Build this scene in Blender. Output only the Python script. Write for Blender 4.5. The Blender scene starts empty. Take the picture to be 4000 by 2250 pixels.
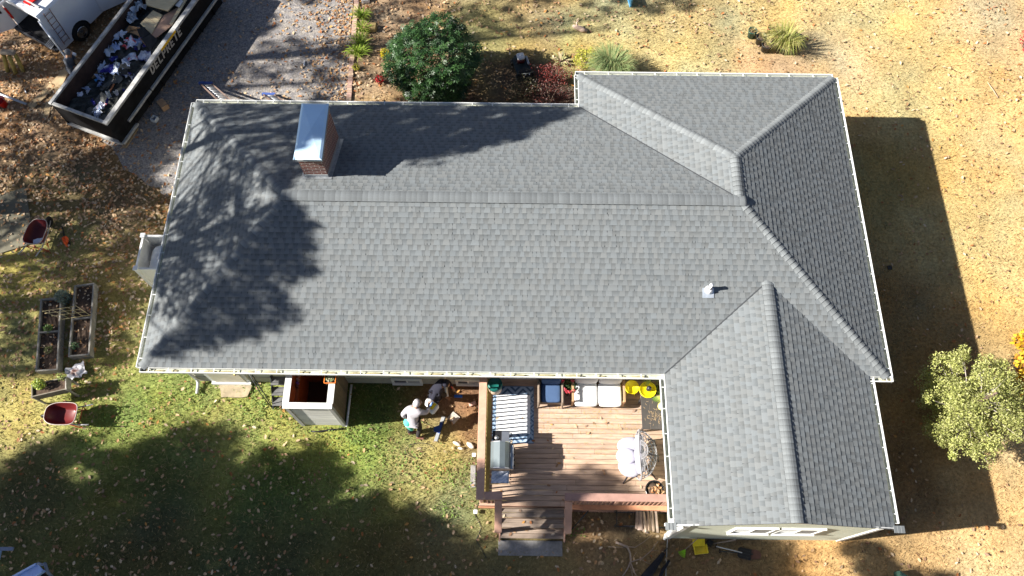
import bpy, bmesh, math, random
import numpy as np
from mathutils import Matrix, Vector
R_ = math.radians
sc = bpy.context.scene
# ---------------------------------------------------------------- camera
CAM = (9.761, -6.284, 22.746); PITCH = 0.41018; YAW = 0.010998; ROLL = 0.002062; FPX = 3113.07
cam = bpy.data.objects.new('camera', bpy.data.cameras.new('camera'))
sc.collection.objects.link(cam)
MC = Matrix.Rotation(YAW, 4, 'Z') @ Matrix.Rotation(PITCH, 4, 'X') @ Matrix.Rotation(ROLL, 4, 'Z')
cam.matrix_world = Matrix.Translation(CAM) @ MC
cam.data.sensor_width = 36.0; cam.data.lens = FPX / 4000 * 36.0
cam.data.clip_start = 0.1; cam.data.clip_end = 1000
sc.camera = cam
# ---------------------------------------------------------------- light
SUNV = Vector((-1.46, -0.165, 1.0))                 # towards the sun
elev = math.atan2(SUNV.z, math.hypot(SUNV.x, SUNV.y)); azi = math.atan2(SUNV.x, SUNV.y)
w = bpy.data.worlds.new('World'); sc.world = w; w.use_nodes = True
nt = w.node_tree; nt.nodes.clear()
sky = nt.nodes.new('ShaderNodeTexSky'); sky.sky_type = 'NISHITA'; sky.sun_disc = False
sky.sun_elevation = elev; sky.sun_rotation = azi
bg = nt.nodes.new('ShaderNodeBackground'); bg.inputs[1].default_value = 0.05; sky.air_density = .8; sky.dust_density = .6
wo = nt.nodes.new('ShaderNodeOutputWorld')
nt.links.new(sky.outputs[0], bg.inputs[0]); nt.links.new(bg.outputs[0], wo.inputs[0])
sl = bpy.data.lights.new('sun', 'SUN'); sl.energy = 5.0; sl.angle = R_(0.53); sl.color = (1.0, 0.95, 0.87)
so = bpy.data.objects.new('sun', sl); sc.collection.objects.link(so)
so.rotation_euler = SUNV.to_track_quat('Z', 'Y').to_euler()
sc.view_settings.view_transform = 'Standard'; sc.view_settings.look = 'None'
sc.view_settings.exposure = 1.5; sc.view_settings.gamma = 1.0
# ---------------------------------------------------------------- helpers
rng = np.random.default_rng(7); random.seed(7)
def ray(u, v):
    return (MC.to_3x3() @ Vector(((u-2000)/FPX, -(v-1125)/FPX, -1)))
def at(u, v, z=0.0):
    d = ray(u, v); t = (z-CAM[2])/d.z
    return Vector((CAM[0]+t*d.x, CAM[1]+t*d.y, z))
def pix(p):
    q = MC.to_3x3().transposed() @ (Vector(p)-Vector(CAM))
    return (2000+FPX*q.x/-q.z, 1125-FPX*q.y/-q.z) if q.z < 0 else (-1e5, -1e5)
MATS = {}
def node(t, k, **kw):
    n = t.nodes.new(k)
    for a, b in kw.items(): setattr(n, a, b)
    return n
def mat(name, col, rough=0.75, metal=0.0, var=0.15, scale=6.0, bump=0.0, bscale=40.0, vc=False, spec=0.3, stretch=(1, 1, 1), coat=0, transl=0, col2=None, detail=5):
    """procedural principled material: base colour varied by two noises, optional vertex colour and bump"""
    if name in MATS: return MATS[name]
    m = bpy.data.materials.new(name); m.use_nodes = True; t = m.node_tree; t.nodes.clear()
    out = node(t, 'ShaderNodeOutputMaterial'); b = node(t, 'ShaderNodeBsdfPrincipled')
    t.links.new(b.outputs[0], out.inputs[0])
    tc = node(t, 'ShaderNodeTexCoord'); mp = node(t, 'ShaderNodeMapping'); mp.inputs['Scale'].default_value = stretch
    t.links.new(tc.outputs['Object'], mp.inputs[0])
    n = node(t, 'ShaderNodeTexNoise'); n.inputs['Scale'].default_value = scale; n.inputs['Detail'].default_value = detail; n.inputs['Roughness'].default_value = 0.65
    t.links.new(mp.outputs[0], n.inputs['Vector'])
    cr = node(t, 'ShaderNodeMapRange'); cr.inputs[1].default_value = 0.3; cr.inputs[2].default_value = 0.7
    cr.inputs[3].default_value = 1-var; cr.inputs[4].default_value = 1+var
    t.links.new(n.outputs[0], cr.inputs[0])
    vm = node(t, 'ShaderNodeVectorMath', operation='SCALE')
    if vc:
        a = node(t, 'ShaderNodeVertexColor'); a.layer_name = 'Col'
        src = a.outputs[0]
        if col is not None:
            mu = node(t, 'ShaderNodeVectorMath', operation='MULTIPLY'); mu.inputs[1].default_value = col[:3]
            t.links.new(src, mu.inputs[0]); src = mu.outputs[0]
        t.links.new(src, vm.inputs[0])
    elif col2 is not None:
        mx = node(t, 'ShaderNodeMix', data_type='RGBA'); mx.inputs[6].default_value = (*col, 1); mx.inputs[7].default_value = (*col2, 1)
        n2 = node(t, 'ShaderNodeTexNoise'); n2.inputs['Scale'].default_value = scale*0.37; n2.inputs['Detail'].default_value = 6
        t.links.new(mp.outputs[0], n2.inputs['Vector'])
        r2 = node(t, 'ShaderNodeMapRange'); r2.inputs[1].default_value = 0.42; r2.inputs[2].default_value = 0.58
        t.links.new(n2.outputs[0], r2.inputs[0]); t.links.new(r2.outputs[0], mx.inputs[0]); t.links.new(mx.outputs[2], vm.inputs[0])
    else: vm.inputs[0].default_value = col[:3]
    t.links.new(cr.outputs[0], vm.inputs['Scale']); t.links.new(vm.outputs[0], b.inputs['Base Color'])
    b.inputs['Roughness'].default_value = rough; b.inputs['Metallic'].default_value = metal
    b.inputs['Specular IOR Level'].default_value = spec
    if coat: b.inputs['Coat Weight'].default_value = coat
    if transl:
        tr = node(t, 'ShaderNodeBsdfTranslucent'); ms = node(t, 'ShaderNodeMixShader'); ms.inputs[0].default_value = transl
        t.links.new(vm.outputs[0], tr.inputs[0]); t.links.new(b.outputs[0], ms.inputs[1]); t.links.new(tr.outputs[0], ms.inputs[2]); t.links.new(ms.outputs[0], out.inputs[0])
    if bump:
        nb = node(t, 'ShaderNodeTexNoise'); nb.inputs['Scale'].default_value = bscale; nb.inputs['Detail'].default_value = 4
        t.links.new(mp.outputs[0], nb.inputs['Vector'])
        bp = node(t, 'ShaderNodeBump'); bp.inputs['Strength'].default_value = 0.6; bp.inputs['Distance'].default_value = bump
        t.links.new(nb.outputs[0], bp.inputs['Height']); t.links.new(bp.outputs[0], b.inputs['Normal'])
    MATS[name] = m
    return m
ROOT = {}
def tag(o, label=None, cat=None, group=None, kind=None, category=None):
    cat = cat or category
    if label: o['label'] = label
    if cat: o['category'] = cat
    if group: o['group'] = group
    if kind: o['kind'] = kind
    return o
def thing(name, label, cat, loc, group=None):
    o = bpy.data.objects.new(name, None); sc.collection.objects.link(o); o.location = loc
    o.empty_display_size = 0.2
    ROOT[o.name] = Vector(loc)
    return tag(o, label, cat, group)
class MB:
    def __init__(s, M=None):
        s.v = []; s.f = []; s.c = []; s.mi = []; s.M = M or Matrix.Identity(4); s.cur = 0; s.col = None; s.smooth = False; s.sm = []
    def add(s, vs, fs, col=None):
        o = len(s.v)
        s.v += [s.M @ Vector(p) for p in vs]; s.f += [tuple(o+i for i in f) for f in fs]
        c = col or s.col or (1, 1, 1)
        s.c += [c]*len(vs); s.mi += [s.cur]*len(fs); s.sm += [s.smooth]*len(fs)
        return s
    def box(s, c, d, rz=0, M=None, col=None, bev=0.0):
        hx, hy, hz = d[0]/2, d[1]/2, d[2]/2
        A = Matrix.Translation(c) @ (M if M is not None else Matrix.Rotation(rz, 4, 'Z'))
        if bev and min(hx, hy, hz) > bev:
            b = bev; P = []; 
            for z in (-hz, -hz+b, hz-b, hz):
                k = b if abs(z) == hz else 0
                for (x, y) in ((-hx+b+0, -hy+k), (hx-b, -hy+k), (hx-k, -hy+b), (hx-k, hy-b), (hx-b, hy-k), (-hx+b, hy-k), (-hx+k, hy-b), (-hx+k, -hy+b)):
                    P.append(A @ Vector((x, y, z)))
            F = [tuple(range(7, -1, -1)), tuple(range(24, 32))]
            for r in range(3):
                for i in range(8): F.append((r*8+i, r*8+(i+1) % 8, (r+1)*8+(i+1) % 8, (r+1)*8+i))
            return s.add(P, F, col)
        P = [A @ Vector((x, y, z)) for z in (-hz, hz) for x, y in ((-hx, -hy), (hx, -hy), (hx, hy), (-hx, hy))]
        return s.add(P, [(3, 2, 1, 0), (4, 5, 6, 7), (0, 1, 5, 4), (1, 2, 6, 5), (2, 3, 7, 6), (3, 0, 4, 7)], col)
    def beam(s, a, b, w, h, up=(0, 0, 1), col=None, bev=0.0):
        a = Vector(a); b = Vector(b); d = b-a; L = d.length
        x = d.normalized(); z = Vector(up); y = z.cross(x)
        if y.length < 1e-4: y = Vector((0, 1, 0)).cross(x)
        y.normalize(); z = x.cross(y)
        M = Matrix((x, y, z)).transposed().to_4x4()
        return s.box((a+b)/2, (L, w, h), M=M, col=col, bev=bev)
    def tube(s, pts, r, n=8, cap=True, col=None, closed=False):
        pts = [Vector(p) for p in pts]; N = len(pts); rr = r if hasattr(r, '__len__') else [r]*N
        V = []; up = Vector((0, 0, 1))
        d0 = (pts[1]-pts[0]).normalized(); x = d0.cross(up)
        if x.length < 1e-3: x = d0.cross(Vector((1, 0, 0)))
        x.normalize()
        for i, p in enumerate(pts):
            if closed: d = pts[(i+1) % N]-pts[i-1]
            else: d = pts[min(i+1, N-1)]-pts[max(i-1, 0)]
            d.normalize(); x = (x-d*x.dot(d)); x.normalize(); y = d.cross(x)
            for k in range(n):
                a = 2*math.pi*k/n; V.append(p+(x*math.cos(a)+y*math.sin(a))*rr[i])
        F = []
        for i in range(N if closed else N-1):
            j = (i+1) % N
            for k in range(n): F.append((i*n+k, i*n+(k+1) % n, j*n+(k+1) % n, j*n+k))
        if cap and not closed: F += [tuple(range(n-1, -1, -1)), tuple((N-1)*n+k for k in range(n))]
        sm = s.smooth; s.smooth = True; s.add(V, F, col); s.smooth = sm
        return s
    def lathe(s, prof, n=16, c=(0, 0, 0), M=None, col=None, sx=1, sy=1):
        A = Matrix.Translation(c) @ (M if M is not None else Matrix.Identity(4)); V = []; F = []
        for (r, z) in prof:
            for k in range(n):
                a = 2*math.pi*k/n; V.append(A @ Vector((r*math.cos(a)*sx, r*math.sin(a)*sy, z)))
        for i in range(len(prof)-1):
            for k in range(n): F.append((i*n+k, i*n+(k+1) % n, (i+1)*n+(k+1) % n, (i+1)*n+k))
        if prof[0][0] > 1e-4: F.append(tuple(range(n-1, -1, -1)))
        if prof[-1][0] > 1e-4: F.append(tuple((len(prof)-1)*n+k for k in range(n)))
        sm = s.smooth; s.smooth = True; s.add(V, F, col); s.smooth = sm
        return s
    def prism(s, poly, z0, z1, col=None, M=None):
        n = len(poly); A = M if M is not None else Matrix.Identity(4)
        V = [A @ Vector((p[0], p[1], z0)) for p in poly]+[A @ Vector((p[0], p[1], z1)) for p in poly]
        return s.add(V, [tuple(range(n-1, -1, -1)), tuple(range(n, 2*n))]+[(i, (i+1) % n, n+(i+1) % n, n+i) for i in range(n)], col)
    def quad(s, *p, col=None):
        return s.add(p, [tuple(range(len(p)))], col)
    def sph(s, c, r, n=12, m=8, col=None, M=None, noise=0):
        rx, ry, rz = r if hasattr(r, '__len__') else (r, r, r)
        A = Matrix.Translation(c) @ (M if M is not None else Matrix.Identity(4)); V = [A @ Vector((0, 0, -rz))]; F = []
        for i in range(1, m):
            t = math.pi*i/m-math.pi/2
            for k in range(n):
                a = 2*math.pi*k/n; q = 1+noise*(random.random()-.5)
                V.append(A @ Vector((rx*math.cos(t)*math.cos(a)*q, ry*math.cos(t)*math.sin(a)*q, rz*math.sin(t)*q)))
        V.append(A @ Vector((0, 0, rz))); T = len(V)-1
        for k in range(n):
            F.append((0, 1+(k+1) % n, 1+k)); F.append((T, 1+(m-2)*n+k, 1+(m-2)*n+(k+1) % n))
            for i in range(m-2): F.append((1+i*n+k, 1+i*n+(k+1) % n, 1+(i+1)*n+(k+1) % n, 1+(i+1)*n+k))
        sm = s.smooth; s.smooth = True; s.add(V, F, col); s.smooth = sm
        return s
    def build(s, name, m, parent=None, base=None, sub=0, **tg):
        me = bpy.data.meshes.new(name)
        if parent is not None: o3 = ROOT.get(parent.name, Vector((0, 0, 0)))
        elif base is not None: o3 = Vector(base)
        else:
            P = s.v; o3 = Vector((sum(p.x for p in P)/len(P), sum(p.y for p in P)/len(P), min(p.z for p in P)))
        me.from_pydata([(p-o3)[:] for p in s.v], [], s.f)
        for q in (m if isinstance(m, (list, tuple)) else [m]): me.materials.append(q)
        me.polygons.foreach_set('material_index', s.mi)
        me.polygons.foreach_set('use_smooth', s.sm)
        ca = me.color_attributes.new('Col', 'FLOAT_COLOR', 'POINT')
        ca.data.foreach_set('color', np.array([(*c[:3], 1) for c in s.c], dtype=np.float32).ravel())
        me.update()
        o = bpy.data.objects.new(name, me); sc.collection.objects.link(o)
        if parent is not None: o.parent = parent
        else: o.location = o3
        ROOT[o.name] = o3
        if sub:
            md = o.modifiers.new('s', 'SUBSURF'); md.levels = sub; md.render_levels = sub
        return tag(o, **{k: v for k, v in tg.items()})
def npmesh(name, V, F, C, m, parent=None, base=(0, 0, 0), smooth=False, **tg):
    """mesh straight from numpy arrays; F an (n,3|4) index array; C per-vertex colours"""
    me = bpy.data.meshes.new(name); V = np.asarray(V, dtype=np.float32); F = np.asarray(F, dtype=np.int32)
    o3 = ROOT.get(parent.name) if parent is not None else Vector(base)
    V = V-np.array(o3, dtype=np.float32)
    k = F.shape[1]
    me.vertices.add(len(V)); me.vertices.foreach_set('co', V.ravel())
    me.loops.add(F.size); me.loops.foreach_set('vertex_index', F.ravel())
    me.polygons.add(len(F)); me.polygons.foreach_set('loop_start', np.arange(0, F.size, k, dtype=np.int32))
    me.update(calc_edges=True)
    ca = me.color_attributes.new('Col', 'FLOAT_COLOR', 'POINT')
    ca.data.foreach_set('color', np.concatenate([C, np.ones((len(C), 1))], 1).astype(np.float32).ravel())
    me.materials.append(m)
    if smooth: me.polygons.foreach_set('use_smooth', np.ones(len(F), dtype=bool))
    me.validate()
    o = bpy.data.objects.new(name, me); sc.collection.objects.link(o)
    if parent is not None: o.parent = parent
    else: o.location = o3
    ROOT[o.name] = Vector(o3)
    return tag(o, **tg)
def rotmats(n, tilt=1.0, g=None):
    """n random rotations: random yaw, tilt up to given angle"""
    g = g or rng
    a = g.uniform(0, 2*np.pi, n); b = g.uniform(-tilt, tilt, n); c_ = g.uniform(-tilt, tilt, n)
    ca, sa, cb, sb, cc, s2 = np.cos(a), np.sin(a), np.cos(b), np.sin(b), np.cos(c_), np.sin(c_)
    Z = np.zeros(n); O = np.ones(n)
    Rz = np.stack([ca, -sa, Z, sa, ca, Z, Z, Z, O], 1).reshape(n, 3, 3)
    Rx = np.stack([O, Z, Z, Z, cb, -sb, Z, sb, cb], 1).reshape(n, 3, 3)
    Ry = np.stack([cc, Z, s2, Z, O, Z, -s2, Z, cc], 1).reshape(n, 3, 3)
    return Rz @ Rx @ Ry
def scatter(tv, tf, P, S, Rm):
    """instances of a template (tv,tf) at P with scale S and rotations -> V,F"""
    n = len(P); k = len(tv)
    V = np.einsum('nij,kj->nki', Rm, tv)*np.asarray(S).reshape(n, 1, -1)+P[:, None, :]
    F = (np.asarray(tf)[None]+(np.arange(n)*k)[:, None, None]).reshape(-1, len(tf[0]))
    return V.reshape(-1, 3), F
# ---------------------------------------------------------------- ground
# zone samples: photo position, base colour (house and tree shade partly painted in), fallen-leaf density, grass density, blade length
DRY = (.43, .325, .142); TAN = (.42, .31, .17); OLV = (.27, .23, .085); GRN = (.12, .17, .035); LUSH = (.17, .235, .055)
BRN = (.20, .125, .07); MUL = (.085, .052, .038); SHADED_STRAW = (.25, .17, .075); SHADED_LAWN = (.08, .08, .036)
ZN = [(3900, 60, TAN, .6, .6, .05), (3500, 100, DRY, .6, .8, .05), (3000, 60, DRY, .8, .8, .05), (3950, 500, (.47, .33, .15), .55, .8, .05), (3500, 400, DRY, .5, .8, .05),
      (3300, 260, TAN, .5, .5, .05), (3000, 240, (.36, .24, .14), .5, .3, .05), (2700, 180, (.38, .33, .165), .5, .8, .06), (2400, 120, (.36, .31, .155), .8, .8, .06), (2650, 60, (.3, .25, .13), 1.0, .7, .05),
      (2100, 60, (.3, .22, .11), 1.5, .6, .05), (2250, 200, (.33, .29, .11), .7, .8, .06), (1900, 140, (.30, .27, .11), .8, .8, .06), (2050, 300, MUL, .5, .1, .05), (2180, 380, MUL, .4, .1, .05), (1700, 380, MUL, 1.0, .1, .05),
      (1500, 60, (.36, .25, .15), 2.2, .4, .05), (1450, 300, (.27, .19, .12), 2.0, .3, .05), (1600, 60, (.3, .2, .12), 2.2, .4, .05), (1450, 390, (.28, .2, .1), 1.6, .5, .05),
      (3700, 900, DRY, .35, .8, .05), (3950, 900, (.48, .33, .14), .3, .8, .05), (3600, 1500, SHADED_STRAW, .25, .8, .05), (3500, 1900, (.20, .125, .06), .2, .8, .05), (3950, 1800, (.5, .34, .16), .15, .8, .05), (3450, 1200, SHADED_STRAW, .25, .8, .05), (3450, 700, (.3, .22, .08), .3, .8, .05),
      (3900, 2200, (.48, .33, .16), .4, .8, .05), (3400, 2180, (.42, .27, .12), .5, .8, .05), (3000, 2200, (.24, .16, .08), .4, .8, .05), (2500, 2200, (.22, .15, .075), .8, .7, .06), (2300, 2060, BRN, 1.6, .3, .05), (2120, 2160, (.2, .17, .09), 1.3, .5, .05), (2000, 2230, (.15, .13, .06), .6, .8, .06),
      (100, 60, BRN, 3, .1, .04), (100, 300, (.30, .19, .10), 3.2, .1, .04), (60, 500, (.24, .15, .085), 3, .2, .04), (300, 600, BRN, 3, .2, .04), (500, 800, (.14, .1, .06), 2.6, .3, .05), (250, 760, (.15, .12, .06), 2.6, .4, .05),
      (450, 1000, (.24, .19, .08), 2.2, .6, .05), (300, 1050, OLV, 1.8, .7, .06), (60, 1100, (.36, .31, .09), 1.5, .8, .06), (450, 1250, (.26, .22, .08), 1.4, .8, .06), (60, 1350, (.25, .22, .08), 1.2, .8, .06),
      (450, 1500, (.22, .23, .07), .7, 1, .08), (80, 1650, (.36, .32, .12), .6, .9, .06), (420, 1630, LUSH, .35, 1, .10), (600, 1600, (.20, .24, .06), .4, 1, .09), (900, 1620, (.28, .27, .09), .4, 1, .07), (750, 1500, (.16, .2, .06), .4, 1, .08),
      (100, 1900, SHADED_LAWN, .5, .9, .06), (600, 1800, (.085, .10, .035), .4, 1, .07), (600, 2100, (.08, .078, .038), .4, .9, .06), (1100, 1850, (.085, .13, .036), .3, 1, .08), (1100, 2150, (.07, .075, .036), .3, .9, .06), (1500, 2150, (.09, .085, .038), .3, .9, .06),
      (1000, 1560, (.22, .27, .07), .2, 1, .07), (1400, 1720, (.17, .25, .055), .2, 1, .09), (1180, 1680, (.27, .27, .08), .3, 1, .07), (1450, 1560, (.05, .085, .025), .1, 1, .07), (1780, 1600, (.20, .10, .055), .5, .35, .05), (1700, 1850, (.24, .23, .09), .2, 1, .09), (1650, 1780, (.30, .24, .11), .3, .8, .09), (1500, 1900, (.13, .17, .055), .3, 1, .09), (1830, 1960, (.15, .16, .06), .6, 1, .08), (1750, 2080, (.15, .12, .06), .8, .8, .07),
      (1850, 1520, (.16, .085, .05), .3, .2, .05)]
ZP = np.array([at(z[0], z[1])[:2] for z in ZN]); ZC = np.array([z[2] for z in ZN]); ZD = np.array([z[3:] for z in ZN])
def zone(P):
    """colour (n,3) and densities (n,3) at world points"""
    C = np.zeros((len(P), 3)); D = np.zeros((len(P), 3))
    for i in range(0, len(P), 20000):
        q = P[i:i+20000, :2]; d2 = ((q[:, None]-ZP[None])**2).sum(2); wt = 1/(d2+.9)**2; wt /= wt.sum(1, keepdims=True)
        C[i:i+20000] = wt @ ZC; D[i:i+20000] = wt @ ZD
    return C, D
def vnoise(P, s, seed):
    """cheap value noise on the plane"""
    g = np.random.default_rng(seed); T = g.random((256, 256)); q = P[:, :2]/s+100; i = np.floor(q).astype(int); f = q-i; f = f*f*(3-2*f)
    a = T[i[:, 0] % 256, i[:, 1] % 256]; b = T[(i[:, 0]+1) % 256, i[:, 1] % 256]; c = T[i[:, 0] % 256, (i[:, 1]+1) % 256]; d = T[(i[:, 0]+1) % 256, (i[:, 1]+1) % 256]
    return (a*(1-f[:, 0])+b*f[:, 0])*(1-f[:, 1])+(c*(1-f[:, 0])+d*f[:, 0])*f[:, 1]
def fbm(P, s, seed): return (vnoise(P, s, seed)*.5+vnoise(P, s/2.1, seed+1)*.3+vnoise(P, s/4.3, seed+2)*.2)
xs = np.concatenate([[-600, -200, -60, -25], np.arange(-13, 32.01, .2), [40, 70, 200, 600]])
ys = np.concatenate([[-600, -200, -60, -20, -12], np.arange(-8, 20.01, .2), [28, 60, 200, 600]])
X, Y = np.meshgrid(xs, ys, indexing='ij'); G = np.stack([X.ravel(), Y.ravel(), np.zeros(X.size)], 1)
inn = (np.abs(G[:, 0]-9.5) < 22.6) & (np.abs(G[:, 1]-6) < 14.1)
warp = np.stack([fbm(G, 1.1, 3)-.5, fbm(G, 1.1, 9)-.5], 1)*1.6
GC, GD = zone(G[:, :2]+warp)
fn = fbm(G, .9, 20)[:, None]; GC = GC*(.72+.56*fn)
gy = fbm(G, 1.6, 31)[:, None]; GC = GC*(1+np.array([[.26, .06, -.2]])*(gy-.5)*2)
G[:, 2] = np.where(inn, (fbm(G, 1.8, 40)-.5)*.05-.01, -.02)
ny = len(ys); ii = (np.arange(len(xs)-1)[:, None]*ny+np.arange(ny-1)[None]).ravel()
FG = np.stack([ii, ii+ny, ii+ny+1, ii+1], 1)
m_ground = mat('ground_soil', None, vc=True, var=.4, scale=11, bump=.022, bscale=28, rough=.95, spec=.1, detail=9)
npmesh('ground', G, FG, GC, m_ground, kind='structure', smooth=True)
# gravel driveway sheet
def ragged(pts, step=.18, amp=.14, seed=2):
    g = random.Random(seed); out = []
    for i in range(len(pts)):
        a = Vector(pts[i]); b = Vector(pts[(i+1) % len(pts)]); n = max(1, int((b-a).length/step))
        for k in range(n):
            p = a.lerp(b, k/n); out.append((p.x+g.uniform(-amp, amp), p.y+g.uniform(-amp, amp)))
    return out
DRV = [at(u, v).to_2d() for u, v in ((1384, -60), (1352, 430), (1350, 600), (760, 620), (655, 760), (560, 700), (470, 640), (420, 560), (330, 480), (330, 260), (640, -120))]
dp = [(at(1384, -60).x, at(1384, -60).y), ]
bm = bmesh.new()
rp = [tuple(DRV[0]), tuple(DRV[1])]
for a_, b_ in zip(DRV[1:], DRV[2:]): rp += ragged([tuple(a_), tuple(b_)], .2, .12, seed=len(rp))[:int((b_-a_).length/.2)]
f = bm.faces.new([bm.verts.new((x, y, .012)) for x, y in rp]); bmesh.ops.triangulate(bm, faces=[f])
me = bpy.data.meshes.new('driveway'); bm.to_mesh(me); bm.free()
m_gravel = mat('gravel', (.20, .19, .19), col2=(.27, .245, .22), var=.6, scale=16, bump=.035, bscale=45, rough=.95, spec=.15, detail=12)
me.materials.append(m_gravel)
dr = bpy.data.objects.new('driveway', me); sc.collection.objects.link(dr); tag(dr, kind='structure')
def inside(P, poly):
    x, y = P[:, 0], P[:, 1]; r = np.zeros(len(P), bool); n = len(poly)
    for i in range(n):
        x1, y1 = poly[i][0], poly[i][1]; x2, y2 = poly[(i+1) % n][0], poly[(i+1) % n][1]
        if y1 == y2: continue
        r ^= ((y1 > y) != (y2 > y)) & (x < (x2-x1)*(y-y1)/(y2-y1)+x1)
    return r
def inhouse(P):
    x, y = P[:, 0], P[:, 1]
    return ((x > .4) & (x < 19.1) & (y > .5) & (y < 7.9)) | ((x > 12) & (x < 19.1) & (y > 7) & (y < 9.2)) | ((x > 14) & (x < 18.7) & (y > -3.8) & (y < 1)) | ((x > 8.85) & (x < 14) & (y > -3.05) & (y < .6)) | ((x > 9.4) & (x < 11.2) & (y > -4.15) & (y < 0)) | ((x > 3.6) & (x < 4.9) & (y > -.85) & (y < .6))
# grass blades
n = 330000
P = np.stack([rng.uniform(-11, 30, n), rng.uniform(-6.3, 17.5, n), np.zeros(n)], 1)
wp = np.stack([fbm(P, 1.1, 3)-.5, fbm(P, 1.1, 9)-.5], 1)*1.6
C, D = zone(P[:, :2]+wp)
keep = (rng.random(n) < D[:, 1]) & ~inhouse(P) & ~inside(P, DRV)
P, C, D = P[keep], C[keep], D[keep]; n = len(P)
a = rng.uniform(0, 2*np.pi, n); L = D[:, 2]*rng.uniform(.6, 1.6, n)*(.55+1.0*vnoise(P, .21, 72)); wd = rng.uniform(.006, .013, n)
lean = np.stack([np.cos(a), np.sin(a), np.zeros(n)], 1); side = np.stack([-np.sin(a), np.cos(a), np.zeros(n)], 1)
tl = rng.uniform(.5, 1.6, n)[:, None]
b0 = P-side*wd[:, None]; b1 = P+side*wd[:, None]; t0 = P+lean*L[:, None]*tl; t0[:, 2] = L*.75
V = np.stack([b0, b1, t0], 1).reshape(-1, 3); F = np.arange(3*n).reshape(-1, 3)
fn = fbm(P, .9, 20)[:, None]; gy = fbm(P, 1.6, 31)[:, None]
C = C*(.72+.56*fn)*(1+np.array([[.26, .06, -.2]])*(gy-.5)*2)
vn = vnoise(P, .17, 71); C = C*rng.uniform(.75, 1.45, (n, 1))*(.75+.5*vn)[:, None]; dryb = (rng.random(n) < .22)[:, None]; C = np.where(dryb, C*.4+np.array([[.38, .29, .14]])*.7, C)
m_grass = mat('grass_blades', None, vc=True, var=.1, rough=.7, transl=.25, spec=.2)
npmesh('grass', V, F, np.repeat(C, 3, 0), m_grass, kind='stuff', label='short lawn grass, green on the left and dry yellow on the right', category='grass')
# fallen oak leaves: lobed outline folded along the midrib
lv = np.array([(0, -.5, 0), (.10, -.28, .03), (.26, -.22, .10), (.14, -.06, .05), (.36, .08, .12), (.16, .16, .05), (.22, .36, .07), (0, .5, .02),
               (-.22, .36, .07), (-.16, .16, .05), (-.36, .08, .10), (-.14, -.06, .05), (-.26, -.22, .1), (-.10, -.28, .03), (0, 0, 0)])
lf = [(14, i, (i+1) % 14) for i in range(14)]
n = 140000
P = np.stack([rng.uniform(-12, 30, n), rng.uniform(-6.3, 17.5, n), np.zeros(n)], 1)
C, D = zone(P[:, :2]); dn = D[:, 0]*(.35+1.5*fbm(P, .7, 50)**2*1.6)*.26
ind = inside(P, DRV); pl = at(1370, 300)
edge = np.clip(1-np.abs(P[:, 0]-(2.95+(P[:, 1]-8)*.12))/1.6, 0, 1)*(P[:, 0] < 3.9)
ex, ey = at(1384, 0)[:2]; ex2, ey2 = at(1355, 400)[:2]
xe = ex2+(P[:, 1]-ey2)*(ex-ex2)/(ey-ey2); de = xe-P[:, 0]
dn = dn*np.where(P[:, 0] < 4.5, 1.0, .5)
dn = np.where(ind, .07+1.6*np.exp(-np.clip(de, 0, 9)/.8)+.5*np.exp(-np.clip(P[:, 0]+4.5, 0, 9)/1.3)*(P[:, 1] < 12), dn)
dn = np.where((P[:, 1] > -5) & (P[:, 1] < 9), dn, dn)
keep = (rng.random(n) < dn) & ~inhouse(P)
P = P[keep]; n = len(P); P[:, 2] = rng.uniform(.012, .06, n)
pal = np.array([(.46, .30, .17), (.38, .22, .11), (.50, .36, .22), (.36, .14, .05), (.26, .15, .09), (.55, .42, .28), (.50, .25, .07), (.62, .5, .36), (.3, .2, .14)])
LC = pal[rng.choice(len(pal), n, p=[.2, .17, .17, .09, .12, .1, .05, .05, .05])]*rng.uniform(.7, 1.2, (n, 1))
V, F = scatter(lv, lf, P, rng.uniform(.075, .15, n), rotmats(n, .45))
m_leaf = mat('fallen_leaf', None, vc=True, var=.1, rough=.7, transl=.12, spec=.25)
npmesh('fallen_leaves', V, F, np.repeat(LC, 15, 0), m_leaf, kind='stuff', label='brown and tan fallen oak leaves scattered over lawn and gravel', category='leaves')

# broad-leaved weeds and longer tufts that break up the lawn
WD = [((1400, 1700), 1.5, 1100), ((1050, 1590), 1.3, 800), ((1750, 1850), 1.0, 420), ((960, 1500), .6, 250), ((420, 1640), 1.0, 500), ((700, 1560), 1.0, 420), ((1560, 1820), 1.0, 450), ((1200, 1900), 1.6, 500), ((2240, 2075), .35, 80), ((1760, 1990), .5, 160)]
wp_, wc_ = [], []
for (u, v), r, k in WD:
    k = int(k*.42); c = at(u, v); q = np.stack([rng.normal(c.x, r*.5, k), rng.normal(c.y, r*.28, k), rng.uniform(.02, .06, k)], 1); wp_.append(q); wc_.append(np.tile([.17, .25, .06], (k, 1)))
P = np.concatenate(wp_); C = np.concatenate(wc_)*rng.uniform(.6, 1.35, (len(P), 1)); ok = ~inhouse(P); P, C = P[ok], C[ok]
wl = np.array([(0, -.5, 0), (.3, -.1, .08), (.26, .3, .08), (0, .5, 0), (-.26, .3, .08), (-.3, -.1, .08)]); V, F = scatter(wl, [(0, 1, 2, 3, 4, 5)], P, rng.uniform(.04, .08, len(P)), rotmats(len(P), .7))
npmesh('clover', V, F, np.repeat(C, 6, 0), m_grass, kind='stuff', label='bright green broad-leaved weeds in the lawn', category='weeds')
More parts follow.
